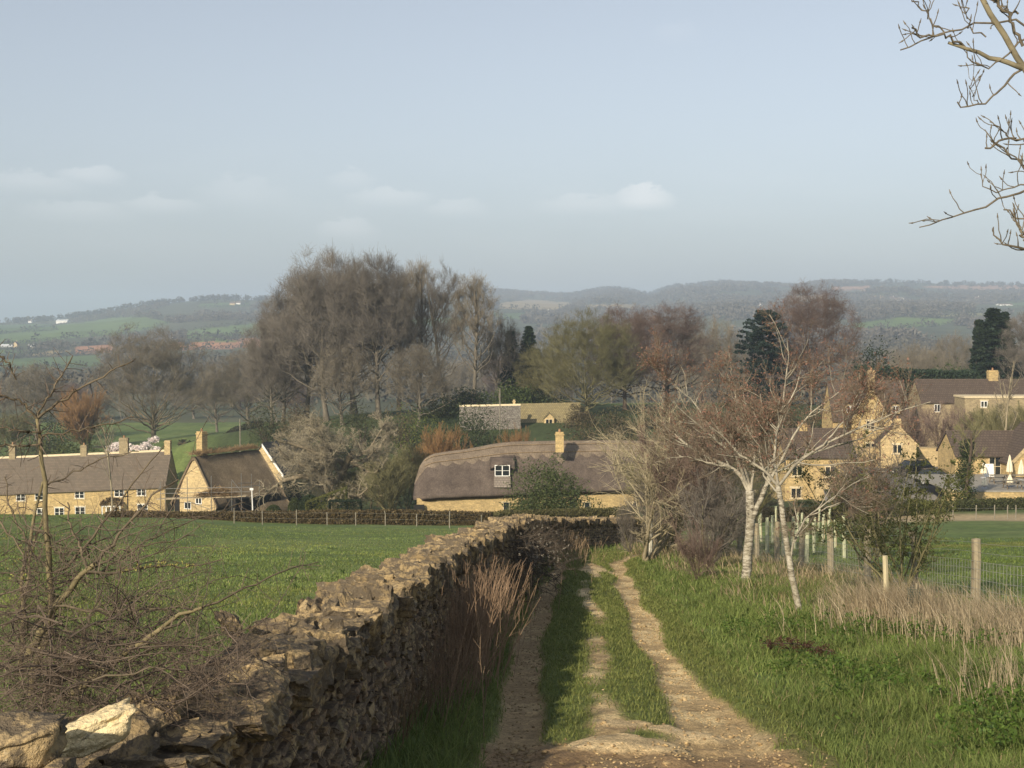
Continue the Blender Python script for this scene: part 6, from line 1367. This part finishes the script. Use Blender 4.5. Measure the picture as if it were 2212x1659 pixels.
# front range with the yellow end wall
d = 150; o = empty('yellow_cottage', (PX(1768, d), d+3.2, PZ(1092, d)), 'two-storey yellow stone cottage with dark windows behind the white-barked trees', 'house', None, R(4)); zb = o.location[2]; L = PX(1845, d)-PX(1690, d)
he = PZ(986, d)-zb; hr = PZ(930, d+3)-zb; walls(o, L, 6.2, he, hr, COT, -3); roof(o, L, 6.2, he, hr, BROWN)
for px, py in ((1717, 1028), (1715, 1076), (1790, 1030), (1795, 1078)): window(o, PX(px, d)-PX(1768, d), -3.1, PZ(py, d)-zb, 1.1, 1.05, 'F', SURR, 2, 0, True)
chimney(o, -1.0, .1, hr-.6, PZ(915, d+3)-zb, .8, .8, COT, 1)
o = empty('garden_wall', (PX(1850, 146), 146, PZ(1092, 146)), 'stepped yellow stone retaining wall between the cottage and the driveway', 'wall')
m = MB()
for px0, px1, t in ((1762, 1800, 1042), (1800.3, 1850, 1040), (1850.3, 1880, 1052), (1880.3, 1925, 1072)): m.box(PX(px0, 146)-PX(1850, 146), PX(px1, 146)-PX(1850, 146), 0, .5, -2.5, PZ(t, 146)-PZ(1092, 146))
m.build('masonry', COT2, o)
m = MB(); m.box(PX(1762, 146)-PX(1850, 146), PX(1850, 146)-PX(1850, 146), -.05, .55, PZ(1040, 146)-PZ(1092, 146)+.003, PZ(1040, 146)-PZ(1092, 146)+.12); m.build('coping', COT2, o)
o = empty('courtyard_wall', (PX(1900, 166), 166, PZ(1012, 166)), 'long yellow stone wall behind the parked cars', 'wall'); m = MB(); m.box(PX(1780, 166)-PX(1900, 166), PX(2075, 166)-PX(1900, 166), 0, .5, -2, PZ(968, 166)-PZ(1012, 166)); m.build('masonry', COT2, o)
m = MB(); m.box(PX(1780, 166)-PX(1900, 166), PX(2075, 166)-PX(1900, 166), -.05, .55, PZ(968, 166)-PZ(1012, 166)+.003, PZ(968, 166)-PZ(1012, 166)+.13); m.build('coping', SHST, o)
# driveway as a sloping sheet
ASPH = plain('driveway_asphalt', (.19, .18, .17), .9, 0, .15, 1.2)
dzf = lambda d: -16.35+(d-142)*.022
m = MB(); ds_ = (142, 147, 152, 158, 165)
for i in range(4):
    a0, a1 = ds_[i], ds_[i+1]; q = [(PX(1782, a0), a0), (PX(2078, a0), a0), (PX(2082, a1), a1), (PX(1778, a1), a1)]; v = [(x, y, dzf(y)) for x, y in q]; m.add(v, [(0, 1, 2, 3)])
v0 = [(PX(1782, 142), 142, dzf(142)), (PX(2078, 142), 142, dzf(142)), (PX(2078, 142), 142, -21), (PX(1782, 142), 142, -21)]; m.add(v0, [(3, 2, 1, 0)])
tag(m.build('driveway', ASPH), 'grey sloping driveway of the inn', None, None, 'structure')
# long brown roof at the far right, with its chimney
d = 190; o = empty('long_brown_house', (PX(2140, d), d+3.4, PZ(905, d)), 'long brown-tiled roof with a stone chimney before the tall conifers', 'house'); zb = o.location[2]; L = PX(2290, d)-PX(1990, d)
hr = PZ(823, d+3)-zb; he = PZ(868, d)-zb; walls(o, L, 6.8, he, hr, SHST, -4); roof(o, L, 6.8, he, hr, BROWN); chimney(o, PX(2161, d)-PX(2140, d), .2, hr-.6, PZ(800, d+3)-zb, 1.25, .9, COT, 1)
window(o, PX(2023, d)-PX(2140, d), -3.4, he-1.3, .8, 1.0, 'F')
d = 172; o = empty('pale_outbuilding', (PX(2165, d), d+2, PZ(900, d)), 'low stone outbuilding with a pale coping under the long brown roof', 'house'); zb = o.location[2]; L = PX(2260, d)-PX(2095, d)
m = MB(); m.box(-L/2, L/2, -2, 2, -3, PZ(860, d)-zb); m.build('wall', SHST, o); m = MB(); m.box(-L/2-.1, L/2+.1, -2.1, 2.1, PZ(860, d)-zb+.003, PZ(856, d)-zb+.003); m.build('roof', SURR, o); window(o, PX(2124, d)-PX(2165, d), -2, PZ(880, d)-zb, .8, .75, 'F')
# inn at the right edge: low range with a door, gable beyond the frame edge
d = 147; o = empty('inn', (PX(2150, d), d+3, PZ(1052, d)), 'low yellow stone inn range with a dark glazed door by the terrace', 'house'); zb = o.location[2]; L = PX(2235, d)-PX(2062, d)
he = PZ(982, d)-zb; hr = PZ(935, d+3)-zb; walls(o, L, 6, he, hr, COT, -3); roof(o, L, 6, he, hr, GREYS if False else BROWN, .35)
xx = PX(2150, d)-PX(2150, d); dz0 = PZ(1035, d)-zb
m = MB(); t = .09; w, h = 1.25, PZ(985, d)-PZ(1034, d); xx = PX(2149, d)-PX(2150, d)
m.box(xx-w/2, xx-w/2+t, -3.06, -2.95, dz0, dz0+h); m.box(xx+w/2-t, xx+w/2, -3.06, -2.95, dz0, dz0+h); m.box(xx-w/2+t, xx+w/2-t, -3.06, -2.95, dz0+h-t, dz0+h); m.box(xx-.03, xx+.03, -3.05, -2.95, dz0, dz0+h-t); m.box(xx-w/2+t, xx-.033, -3.05, -2.95, dz0+h*.55, dz0+h*.55+.05); m.box(xx+.033, xx+w/2-t, -3.05, -2.95, dz0+h*.55, dz0+h*.55+.05)
dr = m.build('door', SURR, o); m = MB(); m.box(xx-w/2+.03, xx+w/2-.03, -3.02, -2.96, dz0, dz0+h-.05); m.build('glass', GLASS_, dr); m = MB(); m.box(xx+w/2+.05, xx+w/2+.5, -3.08, -3.0, dz0, dz0+h); m.build('shutter', OAKW, o)
gable_house('inn_gable', 'big yellow stone gable rising at the right edge of the terrace', 2262, 143.5, 1052, 925, 1000, 72, 7, COT, BROWN, None, 92)
# terrace with its stone front
tz = PZ(1060, 132); o = empty('terrace', (PX(2165, 134), 134, tz), 'paved terrace raised on a low stone wall in front of the inn', 'terrace'); x0, x1 = PX(2056, 132)-PX(2165, 134), PX(2300, 132)-PX(2165, 134)
m = MB(); m.box(x0, x1, -2, 12.6, -.12, 0.0); m.build('paving', plain('terrace_paving', (.30, .28, .24), .9, 0, .2, 2), o); m = MB(); m.box(x0+.02, x1, -1.95, -1.4, -3.2, -.123); m.build('wall', COT, o)
pr_ = empty('gate_pier', (PX(2052, 131), 131, PZ(1090, 131)), 'short square stone gate pier with a pale domed cap', 'pier'); m = MB(); m.box(-.38, .38, -.38, .38, -1.5, 1.15); m.build('shaft', COT2, pr_)
m = MB(); m.add([(-.45, -.45, 1.153), (.45, -.45, 1.153), (.45, .45, 1.153), (-.45, .45, 1.153), (-.38, -.38, 1.32), (.38, -.38, 1.32), (.38, .38, 1.32), (-.38, .38, 1.32), (0, 0, 1.5)], [(3, 2, 1, 0), (0, 1, 5, 4), (1, 2, 6, 5), (2, 3, 7, 6), (3, 0, 4, 7), (4, 5, 8), (5, 6, 8), (6, 7, 8), (7, 4, 8)]); m.build('cap', SURR, pr_)
# closed parasols, tables
CANV = plain('parasol_canvas', (.72, .66, .50), .8, 0, .1, 3, .2, (1, 1, .1))
def parasol(px, d, top, base, label):
    z = tz if base is None else PZ(base, d); h = PZ(top, d)-z; o = empty('parasol', (PX(px, d), d, z), label, 'parasol', 'closed cream parasols on the inn terrace')
    m = MB(); m.bar((0, 0, 0), (0, 0, h-.05), .03, 6); m.build('pole', WOOD, o); m = MB(); m.bar((0, 0, 0), (0, 0, .12), .3, 10, .22); m.build('base', LEAD, o)
    v = []; n = 16; zs = (h*.30, h*.34, h*.62, h*.86, h*.97, h+.12); rs = (.28, .30, .25, .13, .09, .02)
    for z_, r_ in zip(zs, rs):
        for k in range(n): a = k*math.tau/n; q = r_*(1.0 if k % 2 else .68); v.append((q*math.cos(a), q*math.sin(a), z_+(.10*(k % 4 == 1) if z_ == zs[0] else 0)))
    m = MB(); m.add(v, [(j*n+k, j*n+(k+1) % n, (j+1)*n+(k+1) % n, (j+1)*n+k) for j in range(5) for k in range(n)]); m.build('canopy', CANV, o)
parasol(2181, 142, 985, None, 'tallest closed cream parasol right of the dark door'); parasol(2206, 141, 995, None, 'closed cream parasol nearest the frame edge'); parasol(2182, 135, 1026, None, 'lower closed cream parasol standing over the dark bench'); parasol(2125, 143, 1000, None, 'closed white parasol left of the dark door'); parasol(2127, 134, 1034, None, 'white folded parasol at the corner of the terrace wall')
def picnic(px, d, label, rz=0):
    o = empty('picnic_table', (PX(px, d), d, tz), label, 'table', 'picnic tables on the inn terrace', rz); m = MB()
    for k in range(4): m.box(-.9, .9, -.36+k*.185, -.36+k*.185+.17, .72, .76)
    m.build('tabletop', PALEW, o)
    for s in (-1, 1): m = MB(); m.box(-.9, .9, s*.72-.13, s*.72+.13, .43, .47); m.build('bench', PALEW, o)
    for s in (-1, 1):
        m = MB(); m.bar((s*.65, -.65, 0), (s*.65, -.2, .715), .04, 4); m.bar((s*.65, .65, 0), (s*.65, .2, .715), .04, 4); m.box(s*.65-.03, s*.65+.03, -.8, .8, .37, .427); m.build('leg', OAKW, o)
picnic(2188, 133.6, 'weathered picnic table at the front of the terrace'); picnic(2205, 138.5, 'weathered picnic table farther back beside the gable', .1); picnic(2158, 138.5, 'weathered picnic table before the dark door', .05)
SB = empty('menu_board', (PX(2136, 144), 144, tz), 'white painted panel leaning by the inn door', 'board'); m = MB(); m.add([(-.55, 0, 0), (.55, 0, 0), (.55, .25, 1.25), (-.55, .25, 1.25), (-.55, .05, 0), (.55, .05, 0), (.55, .3, 1.25), (-.55, .3, 1.25)], [(0, 1, 2, 3), (5, 4, 7, 6), (1, 5, 6, 2), (4, 0, 3, 7), (3, 2, 6, 7)]); m.build('panel', WHITE, SB); m = MB(); m.bar((-.4, .3, 1.1), (-.4, .75, 0), .025, 4); m.bar((.4, .3, 1.1), (.4, .75, 0), .025, 4); m.build('leg', OAKW, SB)

# --- cars
def car(px, d, py, label, col, rz, s=1.0):
    z = dzf(d)+.005; o = empty('parked_car', (PX(px, d), d, z), label, 'car', None, rz); o.scale = (s, s, s)
    CP, nt, b = _nt('car_paint'); b.inputs['Base Color'].default_value = (*col, 1); b.inputs['Roughness'].default_value = .25; b.inputs['Metallic'].default_value = .3; b.inputs['Coat Weight'].default_value = .6
    sec = [(-2.2, .35, .72, .72, .80), (-2.12, .28, .95, .98, .84), (-1.5, .25, 1.02, 1.06, .88), (-.4, .22, 1.02, 1.05, .9), (.8, .22, 1.0, 1.03, .9), (1.5, .25, .92, .96, .88), (2.05, .28, .8, .84, .82), (2.2, .38, .62, .64, .70)]
    V = []; 
    for x, z0, z1, zc, w in sec:
        V += [(x, -w*.94, z0), (x, -w, z0+.22), (x, -w, z1-.12), (x, -w*.93, z1), (x, 0, zc), (x, w*.93, z1), (x, w, z1-.12), (x, w, z0+.22), (x, w*.94, z0)]
    n = 9; m = MB(); m.add(V, [(i*n+k, (i+1)*n+k, (i+1)*n+k+1, i*n+k+1) for i in range(len(sec)-1) for k in range(n-1)]+[(0, 1, 2, 3, 4, 5, 6, 7, 8)]+[tuple((len(sec)-1)*n+k for k in range(8, -1, -1))]+[(i*n, i*n+8, (i+1)*n+8, (i+1)*n) for i in range(len(sec)-1)])
    m.build('body', CP, o, True)
    cab = [(-1.95, .98, .80, .80), (-1.6, 1.46, .66, .66), (-.2, 1.52, .68, .68), (.35, 1.46, .66, .66), (1.05, 1.0, .78, .78)]
    V = []; 
    for x, zt, w, _ in cab: V += [(x, -w, zt), (x, w, zt)]
    lo = [(-1.95, .96, .86), (-1.6, 1.0, .87), (-.2, 1.0, .88), (.35, 1.0, .88), (1.05, .98, .84)]
    VL = []
    for x, zt, w in lo: VL += [(x, -w, zt), (x, w, zt)]
    A = V+VL; m = MB(); f = [(2*i, 2*i+2, 2*i+3, 2*i+1) for i in range(4)]+[(10+2*i, 10+2*i+2, 2*i+2, 2*i) for i in range(4)]+[(2*i+1, 2*i+3, 10+2*i+3, 10+2*i+1) for i in range(4)]
    m.add(A, f[4:]+[f[0], f[3]]); m.build('windows', GLASS_, o); m = MB(); rr_ = [(x, s_*w*1.02, zt+.015) for x, zt, w, _ in cab[1:4] for s_ in (-1, 1)]; rr2 = [(x, y, z_+.04) for x, y, z_ in rr_]
    m.add(rr_+rr2, [(6, 8, 9, 7), (8, 10, 11, 9), (0, 1, 3, 2), (2, 3, 5, 4), (0, 2, 8, 6), (2, 4, 10, 8), (1, 7, 9, 3), (3, 9, 11, 5), (0, 6, 7, 1), (4, 5, 11, 10)]); m.build('roof', CP, o, False)
    for x in (-1.35, 1.38):
        for y in (-.80, .80):
            m = MB(); m.bar((x, y-.11, .33), (x, y+.11, .33), .33, 20); wh = m.build('wheel', plain('tyre', (.02, .02, .02)), o); m = MB(); m.bar((x, y-.125, .33), (x, y+.125, .33), .20, 14); m.build('rim', plain('alloy', (.45, .45, .46), .35, .8), wh)
    for y in (-.62, .62): m = MB(); m.box(2.02, 2.16, y-.16, y+.16, .62, .76); m.build('headlight', plain('lamp_glass', (.7, .7, .7), .1), o); m = MB(); m.box(-2.215, -2.1, y-.14, y+.14, .74, .9); m.build('tail_light', plain('tail_red', (.35, .02, .02), .2), o)
    m = MB(); m.box(2.19, 2.225, -.3, .3, .42, .53); m.build('number_plate', WHITE, o)
car(1968, 157, 1031, 'black parked car, upper of the two on the inn driveway', (.012, .013, .016), R(200), 1.06); car(2030, 149, 1043, 'black parked car, lower of the two, nearest the ivy-clad tree', (.02, .021, .022), R(-25), 1.06)

# --- far houses: each a small thing of its own on the hillsides
RD = plain('far_roof', (.16, .12, .10)); WR = plain('render_white', (.85, .84, .80), .8, 0, .05, .2); YS = plain('far_stone', (.60, .48, .28), .9, 0, .1, .2); WRF = plain('pale_metal_roof', (.75, .77, .78), .5, 0, .05, .2)
def find_d(px, py, lo=900, hi=5400):
    ds = np.linspace(lo, hi, 700); x = (px-1106)/F0*ds; z = H(x, ds); _, yy = topix(x, ds, z); k = np.where(yy <= py)[0]
    return float(ds[k[0]]) if len(k) else 3200.
def farhouse(px, py, wpx, hpx, label, wm=WR, rm=RD, gable=False, group=None):
    d = find_d(px, py); w = wpx/F0*d; h = hpx/F0*d; z = Hs(PX(px, d), d); o = empty('far_house', (PX(px, d), d, z), label, 'house', group, R(90) if gable else R(random.uniform(-12, 12)))
    L, D = (w*1.5, w) if gable else (w, max(w*.55, 7)); walls(o, L, D, h*.58, h, wm, -4); roof(o, L, D, h*.58, h, rm, .5, .5, 0, .4)
    m = MB(); m.box(L*.3, L*.3+h*.12, -h*.06, h*.06, h*.8, h*1.22); m.build('chimney', wm, o)
random.seed(2)
farhouse(1147, 684, 15, 9, 'left white far house of the three on the middle hillside', gable=True); farhouse(1184, 682, 12, 11, 'tallest white gabled far house on the middle hillside', gable=True); farhouse(1199, 681, 10, 9, 'small greyish far house right of the white gabled one', YS, gable=True)
farhouse(38, 751, 9, 12, 'yellow-gabled far farmhouse on the left valley side', YS, gable=True); farhouse(74, 750, 17, 5, 'long white far barn right of the yellow gable', WR, WRF); farhouse(18, 751, 24, 5, 'long grey far barn left of the yellow gable', plain('grey_barn', (.5, .52, .52)), WRF)
farhouse(140, 697, 26, 6, 'long white far building below the left ridge wood', WR, WRF); farhouse(70, 697, 8, 6, 'tiny white far house left of the long one below the ridge', WR); farhouse(382, 735, 34, 6, 'row of white far buildings at the top of the ploughed field', WR, WRF); farhouse(247, 745, 7, 7, 'tiny pale far house beside the ploughed field', WR)
farhouse(505, 659, 12, 6, 'pale far house among trees near the left ridge top', YS); farhouse(518, 658, 9, 6, 'second pale far house near the left ridge top', WR); farhouse(440, 676, 10, 6, 'dim far house in the ridge wood', YS)
for k, (a, b, c, e, l) in enumerate(((1881, 651, 17, 10, 'broad yellow far house at the left of the hillside village'), (1900, 650, 12, 10, 'dim yellow far house right of the broad one'), (1923, 649, 9, 8, 'small far house in the middle of the hillside village'), (1934, 651, 13, 7, 'white far house in the middle of the hillside village'), (1944, 650, 8, 6, 'pale far house just right of the white one'), (1901, 664, 14, 7, 'low white far house below the hillside village'), (1872, 657, 9, 7, 'pale far cottage at the lower left of the hillside village'),
    (2083, 653, 10, 7, 'low far house in the right part of the hillside village'), (2106, 652, 8, 10, 'narrow gabled far house in the right part of the village'), (2118, 653, 12, 9, 'cream gabled far house at the right end of the village'), (1640, 665, 9, 9, 'dim far house in the wood above the cedar'), (2165, 660, 30, 4, 'long white far barn near the right edge'))):
    farhouse(a, b, c, e, l, YS if k in (0, 1, 5, 6, 9) else WR, RD, k % 3 == 1)
for k, (a, b, c, e, l) in enumerate(((412, 801, 11, 12, 'white gabled house among the trees right of the fan-limbed tree'), (438, 795, 8, 8, 'small white house beside a dark yew in the valley'), (452, 824, 24, 12, 'white rendered house seen through valley trees'), (486, 822, 13, 12, 'white house end seen beside the valley trees'))):
    d = 900+40*k; w = c/F0*d; h = e/F0*d*1.1; z = Hs(PX(a, d), d); o = empty('valley_house', (PX(a, d), d, z), l, 'house', None, R(90) if k < 2 else 0); L, D = (8, w) if k < 2 else (w, 6); walls(o, L, D, h*.6, h, WR, -1); roof(o, L, D, h*.6, h, RD); window(o, -L/2 if k < 2 else 0, 0 if k < 2 else -D/2, h*.25, .9, .9, 'L' if k < 2 else 'F', WHITE, 1)

# ---------------------------------------------------------------- far woods (masses nobody could count)
def wood(name, label, n, gen, size, cols, seed, nl=44):
    size *= .72
    rng = np.random.default_rng(seed); x, y, r = gen(rng, n); z = H(x, y); c = np.stack([x, y, z+r*.75], -1)
    V, Q, idx = leaves(rng, c, r, nl, 1.0, .85, .45); s = np.repeat(r*size, nl*4)
    ctr = np.repeat(V.reshape(-1, 4, 3).mean(1), 4, axis=0); V = ctr+(V-ctr)*s[:, None]
    tag(link(npmesh(name, V, Q, None, attrmat(name+'_mat', .95, .15, .05), False, leafcol(rng, idx, cols, .12)), name), label, None, None, 'stuff')
def gen_px(x0, x1, d0, d1, r0, r1, mask=True, thr=.5, sc=1/170.):
    def g(rng, n):
        px = rng.uniform(x0, x1, n*4); d = rng.uniform(d0, d1, n*4); x = (px-1106)/F0*d; k = np.ones(len(x), bool)
        if mask:
            z = H(x, d); a, b = topix(x, d, z)
            for kk, pl in FIELDS:
                for up_ in (0, 4., 8.): k &= ~inpoly(a, b-up_/d*F0, pl)
            k &= fbm(x*sc, d*sc, 3, 88) > thr
        x, d = x[k][:n], d[k][:n]; return x, d, rng.uniform(r0, r1, len(x))
    return g
GREYW = ((.095, .086, .072), (.145, .13, .105)); DKW = ((.055, .058, .045), (.095, .09, .07)); MIXW = ((.07, .066, .05), (.125, .112, .082))
def ridgeline(pts, k=.985, jit=40):
    def g(rng, n):
        px = np.interp(rng.uniform(0, 1, n), np.linspace(0, 1, len(pts)), pts); D = np.interp(px, _rpx, _rdd); d = D*k+rng.uniform(-jit, jit, n); return (px-1106)/F0*d, d, rng.uniform(4, 8.5, n)
    return g
wood('ridge_wood', 'line of trees along the left ridge against the sky', 330, ridgeline([-150, 30, 60, 100, 180, 230, 320, 400, 470, 520, 600], .985, 60), .40, DKW, 1)
wood('ridge_wood', 'wooded crest of the middle and right hills', 900, ridgeline([1040, 1150, 1240, 1300, 1370, 1440, 1560, 1680, 1760, 1900, 2100, 2350], .98, 110), .40, DKW, 2)
wood('hill_wood', 'woods and hedges over the left hillside', 1500, gen_px(-200, 620, 1250, 3250, 3.5, 7, True, .56), .42, GREYW, 3)
wood('hill_wood', 'grey wood covering the middle hills', 3600, gen_px(1020, 1800, 1500, 5000, 5, 9, True, .47), .42, GREYW, 4)
wood('hill_wood', 'hazy woods covering the right hillside', 3400, gen_px(1750, 2420, 1400, 4250, 4, 8.5, True, .50), .42, GREYW, 5)
wood('valley_wood', 'hazy bare wood on the valley floor to the left', 1500, gen_px(-200, 640, 560, 1250, 3.0, 6, True, .44, 1/90.), .36, MIXW, 6, 34)
wood('valley_wood', 'hazy bare wood on the valley floor behind the tall clump', 1500, gen_px(600, 1700, 560, 1450, 3.5, 6.5, True, .36, 1/90.), .36, MIXW, 7, 34)
wood('valley_wood', 'hazy brown copse on the valley floor to the right', 1500, gen_px(1650, 2420, 480, 1400, 3.0, 6, True, .40, 1/90.), .36, MIXW, 8, 34)
def hedgelines(rng, n):
    X_ = []; Y_ = []
    for kk, pl in FIELDS:
        for i in range(len(pl)):
            a, b = pl[i], pl[(i+1) % len(pl)]
            for t in np.arange(0, 1, 4.0/max(4., math.hypot(a[0]-b[0], a[1]-b[1]))):
                if rng.random() < .8:
                    px, py = a[0]+(b[0]-a[0])*t, a[1]+(b[1]-a[1])*t
                    if -200 < px < 2400: d = find_d(px, py+.6); X_.append(PX(px, d)); Y_.append(d)
    x = np.array(X_); y = np.array(Y_); r = np.where(rng.random(len(x)) < .16, rng.uniform(4, 8, len(x)), rng.uniform(1.8, 3.4, len(x))); return x, y, r
wood('field_hedges', 'thin dark hedgerows dividing the far fields', 0, hedgelines, .45, DKW, 9, 18)
HAZE, SUN, SKY, SKY_SAT, SKY_VAL, EXPO, CLOUD = 0.00022, 4.3, .15, .46, .69, 0.30, (6.1, 6.1, 6.0, 1)
# ================================================================ air, sky, sun, camera
m = bpy.data.materials.new('haze_air'); m.use_nodes = True; nt = m.node_tree; nt.nodes.clear(); out = nt.nodes.new('ShaderNodeOutputMaterial'); v = nt.nodes.new('ShaderNodeVolumePrincipled')
v.inputs['Color'].default_value = (.66, .80, 1.0, 1); v.inputs['Density'].default_value = HAZE; v.inputs['Anisotropy'].default_value = .0; nt.links.new(v.outputs[0], out.inputs[1])
mb = MB(); mb.box(-9600, 9600, -13, 10600, -60, 205); hz = mb.build('haze', m); tag(hz, 'thin blue haze lying over the valley', None, None, 'stuff')
SUN_AZ, SUN_EL = R(29), R(26)     # sun behind the viewer, to the left
S = np.array([-math.sin(SUN_AZ)*math.cos(SUN_EL), -math.cos(SUN_AZ)*math.cos(SUN_EL), math.sin(SUN_EL)])
from mathutils import Vector
L = bpy.data.lights.new('sun', 'SUN'); L.energy = SUN; L.angle = R(.55); L.color = (1.0, .86, .65)
lo = bpy.data.objects.new('sun', L); COL.objects.link(lo); lo.rotation_euler = Vector(S).to_track_quat('Z', 'Y').to_euler()
w = bpy.data.worlds.new('World'); SC.world = w; w.use_nodes = True; nt = w.node_tree; nt.nodes.clear()
out = nt.nodes.new('ShaderNodeOutputWorld'); bg = nt.nodes.new('ShaderNodeBackground'); sky = nt.nodes.new('ShaderNodeTexSky'); sky.sky_type = 'NISHITA'; sky.sun_disc = False
sky.sun_elevation = SUN_EL; sky.sun_rotation = math.atan2(S[0], S[1]); sky.air_density = 1.0; sky.dust_density = 1.5; sky.ozone_density = 3.0; sky.altitude = 100
# soft broken bands of cloud low in the sky
tc = nt.nodes.new('ShaderNodeTexCoord')
def math_(op, a, b=None, clamp=False):
    q = nt.nodes.new('ShaderNodeMath'); q.operation = op; q.use_clamp = clamp
    for k, c in enumerate((a, b)):
        if c is None: continue
        if isinstance(c, (int, float)): q.inputs[k].default_value = c
        else: nt.links.new(c, q.inputs[k])
    return q.outputs[0]
sp = nt.nodes.new('ShaderNodeSeparateXYZ'); nt.links.new(tc.outputs['Generated'], sp.inputs[0])
az = math_('ARCTAN2', sp.outputs[0], sp.outputs[1]); el = math_('ARCSINE', sp.outputs[2])
cb = nt.nodes.new('ShaderNodeCombineXYZ'); nt.links.new(az, cb.inputs[0]); nt.links.new(el, cb.inputs[1])
def nz(scale, sx, sy, det=5):
    mp = nt.nodes.new('ShaderNodeMapping'); mp.inputs['Scale'].default_value = (sx, sy, 1); nt.links.new(cb.outputs[0], mp.inputs[0]); n = nt.nodes.new('ShaderNodeTexNoise'); n.inputs['Scale'].default_value = scale; n.inputs['Detail'].default_value = det; n.inputs['Roughness'].default_value = .58; nt.links.new(mp.outputs[0], n.inputs['Vector']); return n.outputs[0]
wisp = nz(9, 1, 3.6); fine = nz(62, 1, 1.9, 8)
def cloud(px, py, wpx, hup, hdn, amp):
    "one low cloud: flat soft base, lumpy top, at a bearing and height in the sky"
    u = (px-1106)/F0; vv = (829.5-py)/F0; dy = CT+vv*ST; dz = -ST+vv*CT; a0 = math.atan2(u, dy); e0 = math.atan2(dz, math.hypot(u, dy)); ww = wpx/F0; hu = hup/F0; hd = hdn/F0
    x = math_('DIVIDE', math_('SUBTRACT', az, a0), ww); fall = math_('SUBTRACT', 1.0, math_('POWER', math_('ABSOLUTE', x), 2.0), True)
    top = math_('MULTIPLY', fall, math_('SUBTRACT', math_('MULTIPLY', fine, 3.2), .9)); e = math_('SUBTRACT', el, e0)
    up = math_('SUBTRACT', 1.0, math_('DIVIDE', math_('SUBTRACT', e, math_('MULTIPLY', top, hu)), hu*.30), True); dn = math_('ADD', 1.0, math_('DIVIDE', e, hd), True)
    return math_('MULTIPLY', math_('MULTIPLY', math_('MULTIPLY', up, dn), fall), amp)
tot = None
for c in ((195, 378, 80, 20, 26, .50), (70, 392, 130, 20, 30, .34), (345, 440, 100, 18, 26, .42), (170, 452, 130, 20, 30, .32), (520, 415, 110, 34, 40, .22), (840, 425, 100, 22, 24, .42), (760, 388, 60, 22, 24, .28), (985, 450, 80, 22, 24, .34), (750, 497, 75, 30, 28, .42), (1390, 436, 75, 42, 22, .95), (1270, 443, 130, 26, 26, .38), (1460, 70, 60, 26, 30, .10)):
    q = cloud(*c); tot = q if tot is None else math_('MAXIMUM', tot, q)
band = math_('MULTIPLY', math_('SUBTRACT', wisp, .42, True), math_('MULTIPLY', math_('SUBTRACT', 1.0, math_('MULTIPLY', math_('ABSOLUTE', math_('SUBTRACT', el, .075)), 16.0), True), .55))
tot = math_('ADD', tot, band, True)
hs = nt.nodes.new('ShaderNodeHueSaturation'); hs.inputs['Saturation'].default_value = SKY_SAT; hs.inputs['Value'].default_value = SKY_VAL; nt.links.new(sky.outputs[0], hs.inputs['Color'])
mx = nt.nodes.new('ShaderNodeMix'); mx.data_type = 'RGBA'; nt.links.new(math_('MULTIPLY', tot, .5), mx.inputs[0]); nt.links.new(hs.outputs[0], mx.inputs[6]); mx.inputs[7].default_value = CLOUD
nt.links.new(mx.outputs[2], bg.inputs[0]); bg.inputs[1].default_value = SKY; nt.links.new(bg.outputs[0], out.inputs[0])
cam = bpy.data.cameras.new('camera'); cam.sensor_width = 36; cam.lens = 36*F0/W0; cam.clip_start = .1; cam.clip_end = 20000
co = bpy.data.objects.new('camera', cam); COL.objects.link(co); co.location = (0, 0, 0); co.rotation_euler = (R(90)-TH, 0, 0); SC.camera = co
SC.view_settings.view_transform = 'Standard'; SC.view_settings.look = 'None'; SC.view_settings.exposure = EXPO; SC.view_settings.gamma = 1
cy = SC.cycles; cy.max_bounces = 5; cy.diffuse_bounces = 3; cy.glossy_bounces = 2; cy.transmission_bounces = 2; cy.volume_bounces = 1; cy.transparent_max_bounces = 4
cy.use_denoising = True; cy.denoiser = 'OPENIMAGEDENOISE'; cy.denoising_input_passes = 'RGB_ALBEDO_NORMAL'; cy.use_adaptive_sampling = True; cy.adaptive_threshold = .009; cy.caustics_reflective = False; cy.caustics_refractive = False
